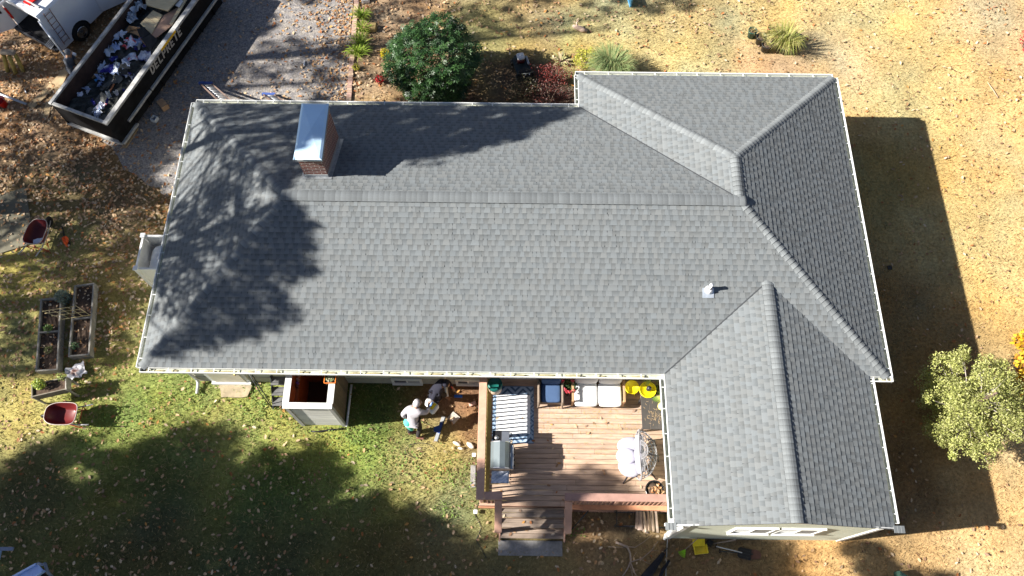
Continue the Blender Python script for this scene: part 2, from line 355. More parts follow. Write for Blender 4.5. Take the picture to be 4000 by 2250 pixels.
# ---------------------------------------------------------------- house
ZE = 2.83; KS = .42; ZR = ZE+KS*4.2; XE = 19.47; YN = 9.575; XW = 11.63; YM = 8.36; YB = -3.845
house = thing('house', 'long pale ranch house under a grey shingle hip roof with a gabled rear wing', 'house', (9.5, 4, 0))
m_shingle = mat('asphalt_shingle', (.160, .172, .177), vc=True, var=.10, scale=90, rough=.95, spec=.12, bump=.002, bscale=220)
m_under = mat('roof_underlay', (.06, .06, .065), rough=.9)
m_white = mat('white_paint', (.66, .67, .65), rough=.45, var=.04)
m_gut = mat('gutter_inside', (.42, .43, .33), rough=.6, var=.3, scale=14)
m_debris = mat('gutter_debris', (.30, .27, .16), rough=.9, var=.4, scale=30)
m_soffit = mat('soffit', (.55, .54, .50), rough=.6, var=.04)
def siding(name, col):
    m = mat(name, col, rough=.6, var=.05, scale=3); t = m.node_tree; b = [q for q in t.nodes if q.type == 'BSDF_PRINCIPLED'][0]
    g = node(t, 'ShaderNodeNewGeometry'); sp = node(t, 'ShaderNodeSeparateXYZ'); t.links.new(g.outputs['Position'], sp.inputs[0])
    mo = node(t, 'ShaderNodeMath', operation='MULTIPLY'); mo.inputs[1].default_value = 1/.115; t.links.new(sp.outputs[2], mo.inputs[0])
    fr = node(t, 'ShaderNodeMath', operation='FRACT'); t.links.new(mo.outputs[0], fr.inputs[0])
    bp = node(t, 'ShaderNodeBump'); bp.inputs['Distance'].default_value = .02; bp.inputs['Strength'].default_value = 1; bp.invert = True
    t.links.new(fr.outputs[0], bp.inputs['Height']); t.links.new(bp.outputs[0], b.inputs['Normal'])
    return m
m_side = siding('cream_siding', (.50, .50, .40)); m_side2 = siding('sage_siding', (.55, .58, .48))
m_found = mat('foundation', (.38, .36, .30), rough=.9, var=.15)
def clip(poly, a, b):
    """clip 2-D polygon to the left of a->b"""
    out = []; n = len(poly)
    for i in range(n):
        p, q = poly[i], poly[(i+1) % n]
        sp = (b[0]-a[0])*(p[1]-a[1])-(b[1]-a[1])*(p[0]-a[0]); sq = (b[0]-a[0])*(q[1]-a[1])-(b[1]-a[1])*(q[0]-a[0])
        if sp >= -1e-9: out.append(p)
        if (sp > 1e-9 and sq < -1e-9) or (sp < -1e-9 and sq > 1e-9):
            t = sp/(sp-sq); out.append((p[0]+t*(q[0]-p[0]), p[1]+t*(q[1]-p[1])))
    return out
def shingles(mb, O, U, Vv, poly, seed):
    """courses of laminated shingles on the plane O + u U + v V, clipped to the convex polygon (u,v)"""
    O, U, Vv = Vector(O), Vector(U).normalized(), Vector(Vv).normalized(); N = U.cross(Vv)
    g = random.Random(seed); e = .1425
    u0 = min(p[0] for p in poly); u1 = max(p[0] for p in poly); v1 = max(p[1] for p in poly)
    nrow = int(v1/e)+1; np_ = len(poly)
    for r in range(nrow):
        va, vb = r*e, min((r+1)*e, v1); u = u0-g.uniform(0, .3); rais = g.random() < .5; rowk = g.uniform(.97, 1.03)
        while u < u1:
            wd = g.uniform(.08, .17) if rais else g.uniform(.07, .13)
            if g.random() < .04: wd *= 1.7
            sl = g.uniform(.004, .014)*(1 if rais else -1)
            cell = [(u-sl, va), (u+wd+sl, va), (u+wd-sl, vb), (u+sl, vb)]
            hb, ht = (.0125, .002) if rais else (.007, .0015)
            br = g.uniform(.95, 1.05)*rowk; hue = g.uniform(-.02, .02); base = (br*(1-hue), br, br*(1+hue))
            c = cell
            for k in range(np_):
                c = clip(c, poly[k], poly[(k+1) % np_])
                if len(c) < 3: break
            if len(c) >= 3:
                P = []; CC = []
                for (x, y) in c:
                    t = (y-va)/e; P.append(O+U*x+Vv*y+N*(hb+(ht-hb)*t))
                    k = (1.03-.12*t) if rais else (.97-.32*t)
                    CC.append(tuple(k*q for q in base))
                o = len(mb.v); mb.v += P; mb.c += CC; mb.f.append(tuple(range(o, o+len(P)))); mb.mi.append(0); mb.sm.append(False)
                lo = [i for i in range(len(c)) if abs(c[i][1]-va) < 1e-6]
                if len(lo) == 2:
                    i, j = lo if c[lo[0]][0] < c[lo[1]][0] else lo[::-1]
                    a_ = O+U*c[i][0]+Vv*va; b_ = O+U*c[j][0]+Vv*va
                    mb.add([a_-N*.004, b_-N*.004, b_+N*hb, a_+N*hb], [(0, 1, 2, 3)], col=(.62, .62, .64))
            u += wd; rais = not rais if g.random() < .88 else rais
    P = [O+U*x+Vv*y-N*.006 for x, y in poly]+[O+U*x+Vv*y-N*.05 for x, y in poly]; n = len(poly)
    mb.cur = 1; mb.add(P, [tuple(range(n)), tuple(range(2*n-1, n-1, -1))]+[(i, n+i, n+(i+1) % n, (i+1) % n) for i in range(n)], col=(.8, .8, .8)); mb.cur = 0
def plane(O, e1, tops, seed):
    """slope with eave O->e1 and top points; returns nothing, adds to roof mesh"""
    O = Vector(O); e1 = Vector(e1); U = (e1-O).normalized(); T = Vector(tops[0])-O; Vv = T-U*T.dot(U); Vv.normalize()
    pl = [(0, 0), ((e1-O).length, 0)]+[((Vector(t)-O).dot(U), (Vector(t)-O).dot(Vv)) for t in tops]
    return O, U, Vv, pl, seed
RL = (3.73, 4.2, ZR); RR = (15.61, 4.2, ZR); RN = (15.61, 5.55, ZR)
for nm, lab, args in (('roof_slope', 'broad sunny slope facing the deck', plane((0, 0, ZE), (XE, 0, ZE), [RR, RL], 1)),
                      ('roof_slope', 'left end slope under tree shade', plane((0, YM, ZE), (0, 0, ZE), [RL], 2)),
                      ('roof_slope', 'upper slope around the chimney', plane((XE, YM, ZE), (0, YM, ZE), [RL, RR], 3)),
                      ('roof_slope', 'dark right end slope', plane((XE, 0, ZE), (XE, YN, ZE), [RN, RR], 4)),
                      ('roof_slope', 'top triangular slope', plane((XE, YN, ZE), (XW, YN, ZE), [RN], 5)),
                      ('roof_slope', 'pale narrow slope beside the valley', plane((XW, YN, ZE), (XW, YM, ZE), [RR, RN], 6)),
                      ('roof_slope', 'light slope of the rear wing', plane((13.68, 0, ZE), (13.68, YB, ZE), [(16.32, YB, 3.77), (16.32, 2.24, 3.77)], 7)),
                      ('roof_slope', 'dark slope of the rear wing', plane((18.97, YB, ZE), (18.97, 0, ZE), [(16.32, 2.24, 3.77), (16.32, YB, 3.77)], 8))):
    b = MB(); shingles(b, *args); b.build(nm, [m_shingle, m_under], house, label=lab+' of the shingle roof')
def cap_line(A, B, w=.15, drop=.066, seed=1, lift=.012, step=.1425, skirt=0):
    """folded cap shingles from low end A to high end B"""
    A, B = Vector(A), Vector(B); d = (B-A).normalized(); L = (B-A).length; s = d.cross(Vector((0, 0, 1))).normalized(); up = s.cross(d)
    b = MB(); g = random.Random(seed); n = int(L/step)
    for i in range(n+1):
        a = A+d*(i*step); e = A+d*min(L, (i+1)*step+.02); br = g.uniform(.86, 1.12)
        if (e-a).length < .02: continue
        prof = [(-w, -drop), (-w*.5, -drop*.32), (-w*.12, -.003), (w*.12, -.003), (w*.5, -drop*.32), (w, -drop)]
        P = []
        for q, h in ((a, lift+.014), (e, lift-.004)):
            for x, z in prof: P.append(q+s*(x*(1+g.uniform(-.02, .02)))+up*(z+h))
        F = [(k, k+1, 7+k, 6+k) for k in range(5)]
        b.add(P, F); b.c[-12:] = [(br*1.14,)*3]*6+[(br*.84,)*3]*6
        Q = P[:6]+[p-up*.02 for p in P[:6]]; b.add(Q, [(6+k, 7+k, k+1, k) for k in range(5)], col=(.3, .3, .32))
        for k in (0, 5):
            p, q = P[k], P[6+k]; b.add([p, q, q-up*.016, p-up*.016], [(0, 1, 2, 3), (3, 2, 1, 0)], col=(.5, .5, .52))
    return b
for A, B, kw in (((0, 0, ZE), RL, dict(w=.13, drop=.045)), ((0, YM, ZE), RL, dict(w=.13, drop=.045)), ((XE, 0, ZE), RR, {}), ((XE, YN, ZE), RN, {}), ((XW, YN, ZE), RN, {}),
                 (RR, RN, {}), ((3.6, 4.2, ZR), (15.75, 4.2, ZR), dict(w=.165, drop=.062, lift=.026)), ((16.32, YB, 3.77), (16.32, 2.3, 3.77), dict(w=.15, drop=.045, lift=.025))):
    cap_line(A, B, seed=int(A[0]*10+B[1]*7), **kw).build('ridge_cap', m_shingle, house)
# valleys: a slightly raised cut edge of shingle
b = MB()
for A, B in (((13.68, 0, ZE), (16.32, 2.24, 3.77)), ((XW, YM, ZE), (15.61, 4.2, ZR))):
    b.beam(Vector(A)+Vector((0, 0, .016)), Vector(B)+Vector((0, 0, .016)), .03, .008, col=(.35, .35, .37))
b.build('valley_edge', m_shingle, house)
# gutters ------------------------------------------------------------
def gutter(A, B, out, seed=1, debris=True, step=.56, z=ZE, inner=None):
    A, B, o = Vector(A), Vector(B), Vector(out); d = (B-A).normalized(); L = (B-A).length; up = Vector((0, 0, 1))
    b = MB(); g = random.Random(seed)
    P = lambda t, x, h: A+d*t+o*x+up*h
    b.beam(P(0, .012, -.085), P(L, .012, -.085), .012, .13)             # back
    b.beam(P(0, .125, -.07), P(L, .125, -.07), .014, .11)               # front
    b.beam(P(0, .131, -.018), P(L, .131, -.018), .022, .014)             # rolled lip
    b.beam(P(0, .068, -.135), P(L, .068, -.135), .11, .014)
    b.beam(P(-.006, .068, -.075), P(.006, .068, -.075), .13, .12); b.beam(P(L-.006, .068, -.075), P(L+.006, .068, -.075), .13, .12)
    gt = b.build('gutter', m_white, house)
    b = MB(); b.beam(P(.02, .068, -.125), P(L-.02, .068, -.125), .1, .006)
    b.build('gutter_lining', m_gut, gt)
    t = step*.4
    while t < L:
        b = MB(); b.box(P(t, .068, -.03), (.022, .12, .014), M=Matrix((d, o, up)).transposed().to_4x4()); t += step*g.uniform(.9, 1.1)
        b.build('hanger', m_white, gt)
    if debris:
        b = MB(); t = .1
        while t < L:
            l_ = g.uniform(.1, .6); b.sph(P(t, .068+g.uniform(-.01, .01), -.118), (l_/2, .035, .018), n=8, m=4, noise=.5, M=Matrix((d, o, up)).transposed().to_4x4()); t += l_+g.uniform(0, .35)
        b.build('leaf_debris', m_debris, gt, kind='stuff')
    return gt
gutter((-.02, 0, ZE), (13.66, 0, ZE), (0, -1, 0), 1)
gutter((18.99, 0, ZE), (19.6, 0, ZE), (0, -1, 0), 2, step=.3)
gutter((0, 0, ZE), (0, YM+.02, ZE), (-1, 0, 0), 3, debris=False, step=.62)
gutter((0, YM, ZE), (11.61, YM, ZE), (0, 1, 0), 4, debris=False)
gutter((XW, YM+.14, ZE), (XW, YN, ZE), (-1, 0, 0), 5, debris=False, step=.4)
gutter((XW-.1, YN, ZE), (XE, YN, ZE), (0, 1, 0), 6, debris=False, step=.7)
gutter((XE, 0, ZE), (XE, YN, ZE), (1, 0, 0), 7, debris=False)
gutter((13.68, -3.66, ZE), (13.68, -.14, ZE), (-1, 0, 0), 8, debris=False, step=.62)
gutter((18.97, -3.7, ZE), (18.97, -.05, ZE), (1, 0, 0), 9, debris=False)
# fascia and soffits
b = MB()
for A, B in (((.02, 0.0), (19.4, 0.0)), ((0.0, 0), (0.0, YM)), ((0, YM), (XW, YM)), ((XW, YM), (XW, YN)), ((XW, YN), (XE, YN)), ((XE, YN), (XE, 0)), ((13.68, -3.8), (13.68, 0)), ((18.97, -3.8), (18.97, 0))):
    A = Vector((*A, ZE-.12)); B = Vector((*B, ZE-.12)); mid = Vector((10, 4, ZE-.12)); dd = (B-A).normalized(); nn = Vector((-dd.y, dd.x, 0)); nn = nn if nn.dot(mid-A) > 0 else -nn
    b.beam(A+nn*.015, B+nn*.015, .02, .16)
b.build('fascia', m_white, house)
b = MB()
for x0, y0, x1, y1 in ((.02, .02, 19.4, .52), (.02, .52, .42, 7.9), (.02, 7.9, 11.6, 8.34), (11.66, 8, 12.05, 9.5), (12.05, 9.15, 19.4, 9.55), (19.05, .52, 19.44, 9.15), (13.7, -3.8, 14.02, .01), (18.64, -3.8, 18.95, .01)):
    b.box(((x0+x1)/2, (y0+y1)/2, ZE-.2), (x1-x0, y1-y0, .012))
b.build('soffit', m_soffit, house)
# walls
b = MB(); 
for x0, y0, x1, y1, z0, z1 in ((.4, .5, 19.08, 7.9, .0, ZE-.2), (12.02, 7.9, 19.08, 9.18, 0, ZE-.2)):
    b.box(((x0+x1)/2, (y0+y1)/2, (z0+z1)/2), (x1-x0, y1-y0, z1-z0))
b.build('wall', m_side, house, label='cream clapboard walls of the main block')
b = MB(); b.box((9.7, .495, .22), (18.6, .03, .44)); b.box((.4, 4.2, .22), (.03, 7.4, .44)); b.build('foundation', m_found, house)
b = MB(); k2 = .94/2.645; yg = -3.81
poly = [(14.0, 0), (18.67, 0), (18.67, ZE+k2*.3-.06), (16.335, 3.70), (14.0, ZE+k2*.32-.06)]
b.add([(x, yg, z) for x, z in poly]+[(x, .5, z) for x, z in poly], [(0, 1, 2, 3, 4), (9, 8, 7, 6, 5)]+[(i, 5+i, 5+(i+1) % 5, (i+1) % 5) for i in range(5)])
b.build('wall', m_side2, house, label='pale sage clapboard walls of the rear wing')
b = MB()
for x in (14.0, 18.67):
    b = MB(); b.prism([(x-.06, yg-.027), (x+.06, yg-.027), (x+.06, yg+.1), (x-.06, yg+.1)], 0, 2.78)
    b.build('corner_board', m_white, house)
b = MB()
for xa, xb, za, zb in ((13.45, 16.32, ZE-.02, 3.70), (19.2, 16.32, ZE-.02, 3.70)):
    b = MB(); b.beam((xa, yg-.008, za-.10), (xb, yg-.008, zb-.10), .02, .15)
    b.box((xa+(.11 if xa < 15 else -.1), yg+.03, ZE-.12), (.2, .06, .16)); b.build('rake_board', m_white, house)
b = MB()
for xa, s in ((13.44, 1), (19.2, -1)):
    for q in range(3): b.beam((xa+s*q*.09, YB-.0, ZE+.012+q*.004), (xa+s*(q*.09+.088), YB, ZE+.03+q*.004), .17, .012, col=(1, 1, 1))
b.build('rake_end_shingle', m_shingle, house)
# windows, door ------------------------------------------------------
m_glass = mat('window_glass', (.02, .022, .03), rough=.08, spec=.8, var=.02)
def window(x0, x1, z0, z1, y=.5, n=2, t=.07, lab=None):
    b = MB(); d = .05; yo = y-d/2
    b.box(((x0+x1)/2, yo, z1), (x1-x0+2*t, d, t)); b.box(((x0+x1)/2, yo-.015, z0), (x1-x0+2*t, d+.03, t))
    for x in (x0-t/2, x1+t/2): b.box((x, yo, (z0+z1)/2), (t, d-.004, z1-z0-t))
    for i in range(1, n): b.box((x0+(x1-x0)*i/n, yo+.008, (z0+z1)/2), (.04, .035, z1-z0-t))
    wn = b.build('window', m_white, house, label=lab)
    b = MB(); b.box(((x0+x1)/2, y-.006, (z0+z1)/2), (x1-x0, .02, z1-z0-t)); b.build('pane', m_glass, wn)
    b = MB(); b.box((x0+(x1-x0)*.75, y-.022, (z0+z1)/2), ((x1-x0)*.46, .012, z1-z0-t-.03)); b.build('insect_screen', mat('screen', (.35, .36, .36), rough=.8), wn)
window(15.3, 16.2, 1.62, 2.55, yg, lab='left slider window on the gable end'); window(16.42, 17.36, 1.62, 2.55, yg, lab='right slider window on the gable end')
window(6.25, 7.0, .12, .5, .48, lab='basement window left of the downspout'); window(8.12, 8.7, .12, .5, .48, lab='basement window right of the downspout')
window(5.6, 6.9, 1.2, 2.3, lab='living room window'); 
b = MB(); b.box((1.45, .46, 1.1), (1.15, .08, 2.3)); b.box((1.45, .40, .1), (1.15, .10, .14)); dr_ = b.build('door', m_white, house, label='white rear door above the stone step')
b = MB(); b.box((1.45, .41, 1.1), (.9, .03, 2.05)); b.build('door_leaf', mat('door_leaf', (.62, .58, .47), rough=.4), dr_)
b = MB(); b.sph((1.82, .38, 1.0), .035); b.build('handle', mat('brass', (.5, .38, .15), rough=.3, metal=1), dr_)
b = MB(); b.box((10.0, .47, 1.8), (1.9, .07, 2.1)); sd = b.build('door', m_white, house, label='white patio door opening on the deck')
b = MB(); b.box((10.0, .428, 1.82), (1.66, .02, 1.85)); b.build('pane', m_glass, sd)
# downspouts
def spout(x, y, zt, kick, sx=0, lab=None):
    b = MB(); b.tube([(x, y-.42, zt), (x, y-.40, zt-.12), (x+sx*.1, y-.06, zt-.4), (x+sx*.1, y-.05, .25), (x+sx*.1, y-.12, .12), (x+sx*.1+kick[0], y-.12+kick[1], .07)], .048, n=4)
    b.build('downspout', m_white, house, label=lab)
spout(.46, .5, ZE-.14, (.0, -.3), lab='white downspout by the rear door'); spout(7.75, .5, ZE-.14, (.05, -.3), lab='white downspout beside the workers')
b = MB(); b.tube([(14.02, yg+.1, 2.7), (13.96, yg+.1, 2.5), (13.96, yg+.1, .1), (13.9, yg-.05, .06)], .045, n=4); b.build('downspout', m_white, house, label='white downspout at the wing corner')
# chimney --------------------------------------------------------------
m_brick = bpy.data.materials.new('red_brick'); m_brick.use_nodes = True; t = m_brick.node_tree; pb = t.nodes['Principled BSDF']; pb.inputs['Roughness'].default_value = .85
br = node(t, 'ShaderNodeTexBrick'); br.inputs['Color1'].default_value = (.22, .055, .035, 1); br.inputs['Color2'].default_value = (.12, .03, .022, 1); br.inputs['Mortar'].default_value = (.42, .36, .32, 1)
br.inputs['Scale'].default_value = 1; br.inputs['Mortar Size'].default_value = .011; br.inputs['Brick Width'].default_value = .215; br.inputs['Row Height'].default_value = .075
uvn = node(t, 'ShaderNodeUVMap'); t.links.new(uvn.outputs[0], br.inputs[0]); t.links.new(br.outputs[0], pb.inputs['Base Color'])
bp = node(t, 'ShaderNodeBump'); bp.inputs['Distance'].default_value = .01; bp.invert = True; t.links.new(br.outputs['Fac'], bp.inputs['Height']); t.links.new(bp.outputs[0], pb.inputs['Normal'])
CX0, CX1, CY0, CY1 = 4.075, 4.70, 4.93, 6.58
b = MB(); b.box(((CX0+CX1)/2, (CY0+CY1)/2, 4.2), (CX1-CX0, CY1-CY0, 1.72)); ch = b.build('chimney', m_brick, house, label='red brick chimney under a sheet metal cap')
uvl = ch.data.uv_layers.new(name='UVMap')
for p in ch.data.polygons:
    for li in p.loop_indices:
        co = ch.data.vertices[ch.data.loops[li].vertex_index].co; nn = p.normal
        uvl.data[li].uv = (co.x, co.z) if abs(nn.y) > .5 else (co.y, co.z)
b = MB(); b.box(((CX0+CX1)/2, (CY0+CY1)/2, 5.09), (CX1-CX0+.03, CY1-CY0+.03, .07)); b.build('crown', mat('chimney_crown', (.30, .30, .29), rough=.9), ch)
m_metal = mat('sky_tint_metal', (.52, .70, .86), rough=.35, metal=.15, var=.05, scale=2)  # pale blue sky reflection painted into the cap's base colour
b = MB(); x0, x1, y0, y1 = 4.01, 4.74, 4.84, 6.60; zc = 5.30; i = .06
V = [(x0, y0, zc-.035), (x1, y0, zc-.035), (x1, y1, zc-.035), (x0, y1, zc-.035), (x0+i, y0+i, zc), (x1-i, y0+i, zc), (x1-i, y1-i, zc), (x0+i, y1-i, zc), ((x0+x1)/2, (y0+y1)/2, zc+.05)]
b.add(V, [(0, 1, 5, 4), (1, 2, 6, 5), (2, 3, 7, 6), (3, 0, 4, 7), (4, 5, 8), (5, 6, 8), (6, 7, 8), (7, 4, 8), (3, 2, 1, 0)]); cp = b.build('chimney_cap', m_metal, ch)
b = MB(); b.box(((x0+x1)/2, (CY0+CY1)/2, 5.2), (.42, 1.4, .16)); b.build('flue', mat('flue', (.05, .05, .05)), ch)
b = MB()
for p in ((x1-i, y0+i), (x0+i, y0+i)): b.beam((p[0]-.04, p[1]+.01, zc-.002), (p[0]+.06*(1 if p[0] > 4.4 else -1), p[1]-.07, zc-.028), .012, .02)
b.build('corner_seam', m_metal, cp)
m_flash = mat('lead_flashing', (.34, .36, .38), rough=.45, metal=.5, var=.3, scale=12)
b = MB(); kn = (ZR-ZE)/(YM-4.2); zf = lambda y: ZE+(YM-y)*kn
for x, s in ((CX1+.006, 1), (CX0-.006, -1)):
    b.add([(x, CY0, zf(CY0)), (x, CY1, zf(CY1)), (x, CY1, zf(CY1)+.17), (x, CY0, zf(CY0)+.17)], [(0, 1, 2, 3)])
    b.add([(x, CY0-.05, zf(CY0-.05)+.018), (x, CY1+.05, zf(CY1+.05)+.018), (x+s*.1, CY1+.05, zf(CY1+.05)+.018), (x+s*.1, CY0-.05, zf(CY0-.05)+.018)], [(0, 1, 2, 3)])
b.box(((CX0+CX1)/2, CY0-.008, zf(CY0)+.06), (CX1-CX0+.02, .012, .14)); b.quad((CX0-.08, CY0-.1, zf(CY0-.1)+.02), (CX1+.1, CY0-.1, zf(CY0-.1)+.02), (CX1+.1, CY0, zf(CY0)+.02), (CX0-.08, CY0, zf(CY0)+.02))
b.build('flashing', m_flash, ch)
# vent pipe
m_pvc = mat('white_pvc', (.8, .8, .82), rough=.4)
vx, vy = 14.80, 2.02; vz = ZE+KS*vy
b = MB(); b.tube([(vx, vy, vz-.05), (vx, vy, vz+.34)], .045, n=14); vp = b.build('vent_pipe', m_pvc, house, label='white vent pipe with its metal boot')
nrm = Vector((0, -KS, 1)).normalized(); Mn = nrm.to_track_quat('Z', 'Y').to_matrix().to_4x4()
b = MB(); b.lathe([(.12, .02), (.11, .05), (.06, .13), (.05, .15)], 16, (vx, vy, vz), Mn); b.build('boot', m_pvc, vp)
b = MB(); b.box((vx-.02, vy-.08, vz-.03+.016), (.30, .26, .008), M=Matrix.Rotation(math.atan(KS), 4, 'X')); b.build('flashing', mat('galvanised', (.6, .66, .72), rough=.3, metal=.6), vp)
b = MB(); b.lathe([(.056, 0), (.062, .02), (.056, .05)], 14, (vx, vy, vz+.13)); b.build('collar', mat('dark_rubber', (.03, .03, .03), rough=.6), vp)
# ---------------------------------------------------------------- trees that stand beyond the frame and throw the shade
m_foli = mat('shade_foliage', None, vc=True, var=.2, rough=.6)
m_bark = mat('bark', (.14, .10, .075), rough=.95, var=.35, scale=8, bump=.02, stretch=(1, 1, .3))
def surf(u, v):
    """first surface met under a photo position: roof slopes or ground"""
    best = at(u, v, 0)
    d = ray(u, v); C = Vector(CAM)
    for n, p0, ins in (((0, -KS, 1), (0, 0, ZE), lambda p: 0 <= p.x <= XE and 0 <= p.y <= 4.2 and p.y <= p.x*1.126),
                       ((0, .424, 1), (0, YM, ZE), lambda p: 0 <= p.x <= XE and 4.2 <= p.y <= YM),
                       ((-.473, 0, 1), (0, 0, ZE), lambda p: 0 <= p.x <= 3.73 and 0 <= p.y <= YM)):
        n = Vector(n); t = n.dot(Vector(p0)-C)/n.dot(d); p = C+d*t
        if ins(p): return p
    return best
LT = np.array([(0, -.5, 0), (.24, 0, .05), (0, .5, 0), (-.24, 0, .05)]); LFQ = [(0, 1, 2, 3)]
def shade_tree(name, label, cat, polys, t0, spacing, gap, rad=.5, nl=110, seed=1, lean=0, ls=.27, kind='pine', extra=()):
    """clumps of foliage placed sunward of the places they shade, on limbs and a trunk reaching the ground"""
    g = np.random.default_rng(seed); cl = []
    for poly in polys:
        pp = np.array(poly, float); u0, v0 = pp.min(0); u1, v1 = pp.max(0); st = spacing*130
        for u in np.arange(u0, u1, st*1.25):
            for v in np.arange(v0, v1, st*.8):
                q = np.array([[u+g.uniform(-.5, .5)*st, v+g.uniform(-.45, .45)*st]])
                if not inside(q, poly)[0]: continue
                s = surf(*q[0]); h = fbm(np.array([[s.x*.55, s.y*1.3]]), 1.3, seed*7)[0]
                if h < gap: continue
                t = t0+g.uniform(-1.6, 1.6)
                for _ in range(12):
                    p = s+SUNV*t; px = pix(p)
                    if px[0] < -60 or px[1] > 2330 or px[1] < -60: break
                    t += 1
                else: continue
                cl.append(p)
    for p in extra: cl.append(Vector(p))
    P = np.array([c[:] for c in cl]); n = len(P); cx, cy = P[:, 0].mean(), P[:, 1].mean()
    zt = P[:, 2].max(); zb = P[:, 2].min(); tx = max(-24, min(cx, -11 if cy > -4 else 99))
    root = thing(name, label, cat, (tx, cy, 0))
    b = MB(); top = Vector((cx, cy, zt-.3)); base = Vector((tx, cy, -.1))
    trunk = [base.lerp(top, k/8)+Vector((g.uniform(-.1, .1), g.uniform(-.1, .1), 0))*(0 < k < 8) for k in range(9)]
    b.tube(trunk, [.26-.024*k for k in range(9)], 10); b.build('trunk', m_bark, root)
    b = MB()
    for c in cl:
        k = int(g.integers(4, 9)) if kind != 'pine' else max(2, min(8, int((c.z-.8)/(zt)*8)))
        a = trunk[k]
        if g.random() < .5:
            m_ = a.lerp(c, .55)+Vector((0, 0, .25)); b.tube([a, m_, c], [.04, .022, .01], 5, cap=False)
    b.build('limb', m_bark, root)
    m = n*nl; idx = np.repeat(np.arange(n), nl); dirs = g.normal(size=(m, 3)); dirs /= np.linalg.norm(dirs, axis=1, keepdims=True)
    pos = P[idx]+dirs*(g.random((m, 1))**.45)*rad*g.uniform(.6, 1.25, (n, 1))[idx]*np.array([1, 1, .8])
    V, F = scatter(LT, LFQ, pos, g.uniform(.7, 1.4, m)*ls, rotmats(m, 1.2, g))
    col = np.array([.07, .10, .035])*g.uniform(.6, 1.4, (m, 1)) if kind == 'pine' else np.array([.20, .12, .04])*g.uniform(.6, 1.4, (m, 1))
    npmesh('crown', V, F, np.repeat(col, 4, 0), m_foli, root)
    return root
GRP = 'tall trees beyond the left edge of the frame'
shade_tree('pine_tree', 'tall pine left of the frame shading the upper roof and drive', 'tree',
           [[(1240, 385), (2265, 405), (2200, 450), (1900, 580), (1300, 690), (1230, 640)]], 10, .36, .06, seed=2, nl=80, rad=.42, ls=.24)
shade_tree('oak_tree', 'oak left of the frame dappling the left end of the roof', 'tree',
           [[(760, 410), (1240, 400), (1240, 560), (1120, 700), (1120, 760), (1240, 880), (1240, 1080), (1080, 1120), (1180, 1240), (960, 1330), (700, 1400), (560, 1420), (620, 1000)]], 9, .25, .36, rad=.23, nl=36, seed=3, kind='oak', ls=.13)
shade_tree('pine_tree', 'dark pine left of the frame shading the gravel drive', 'tree',
           [[(800, -40), (1095, -20), (1000, 130), (760, 360), (600, 780), (250, 680), (420, 560), (620, 420)]], 13, .48, .05, seed=4, rad=.55)
shade_tree('oak_tree', 'oak left of the frame dappling the gravel beside the brick edging', 'tree',
           [[(820, 320), (1000, 140), (1350, 180), (1350, 400), (820, 400)], [(1140, -20), (1240, -20), (1240, 70), (1160, 60)], [(1420, -20), (2180, -20), (2000, 90), (1750, 110), (1700, 50), (1420, 140)], [(2200, -30), (2780, -30), (2700, 30), (2450, 60), (2330, 50)]], 13, .38, .35, seed=5, kind='oak', rad=.32, nl=45, ls=.16)
shade_tree('oak_tree', 'oak left of the frame dappling the leaf-strewn yard', 'tree',
           [[(0, 0), (300, 0), (560, 60), (700, 300), (400, 560), (0, 560)]], 9, .38, .27, seed=6, kind='oak', rad=.32, nl=45, ls=.16)
shade_tree('oak_tree', 'oak left of the frame dappling the wheelbarrow and garden beds', 'tree',
           [[(0, 560), (600, 560), (640, 800), (560, 1000), (480, 1450), (350, 1480), (0, 1460)]], 9, .36, .31, seed=16, kind='oak', rad=.32, nl=45, ls=.16)
shade_tree('pine_tree', 'broad pine left of the frame shading the lower lawn', 'tree',
           [[(-30, 1790), (150, 1720), (330, 1740), (450, 1790), (560, 1720), (640, 1760), (720, 1690), (980, 1710), (1060, 1800), (1180, 1770), (1330, 1810), (1420, 1920), (1560, 1930), (1620, 2030), (1790, 2060), (1880, 2170), (1900, 2290), (-30, 2290)]], 12, .42, .34, seed=7, rad=.46, ls=.23)
shade_tree('pine_tree', 'pine below the frame shading the gable and log rack', 'tree',
           [[(1950, 2110), (2500, 2130), (2900, 2110), (3080, 2150), (3120, 2280), (1900, 2290)], [(2180, 1880), (2300, 1840), (2560, 1880), (2590, 2020), (2250, 2050)], [(3270, 2130), (3430, 2150), (3540, 2190), (3480, 2290), (3350, 2200)], [(3480, 2240), (3700, 2230), (3700, 2290), (3480, 2290)]], 13, .42, .24, seed=8, rad=.44, nl=90, ls=.24)

# ring of woods round the yard, all outside the frame, added to cut sky light
def far_tree(x, y, h, r, col, lab, seed):
    g = np.random.default_rng(seed); root = thing('oak_tree', lab, 'tree', (x, y, 0), 'woods around the yard outside the frame')
    b = MB(); b.tube([(x, y, -.1), (x+.2, y, h*.4), (x, y+.2, h*.75), (x, y, h*.95)], [.3, .22, .13, .04], 8); b.build('trunk', m_bark, root)
    m = 900; d = g.normal(size=(m, 3)); d /= np.linalg.norm(d, axis=1, keepdims=True); lump = 1+.25*np.sin(d[:, :1]*5+seed)*np.cos(d[:, 1:2]*4)
    pos = np.array([x, y, h*.62])+d*(g.random((m, 1))**.35)*lump*np.array([r, r, h*.36])
    V, F = scatter(LT, LFQ, pos, g.uniform(.6, 1.2, m), rotmats(m, 1.2, g))
    npmesh('crown', V, F, np.repeat(np.array(col)*g.uniform(.6, 1.4, (m, 1)), 4, 0), m_foli, root)
i = 0
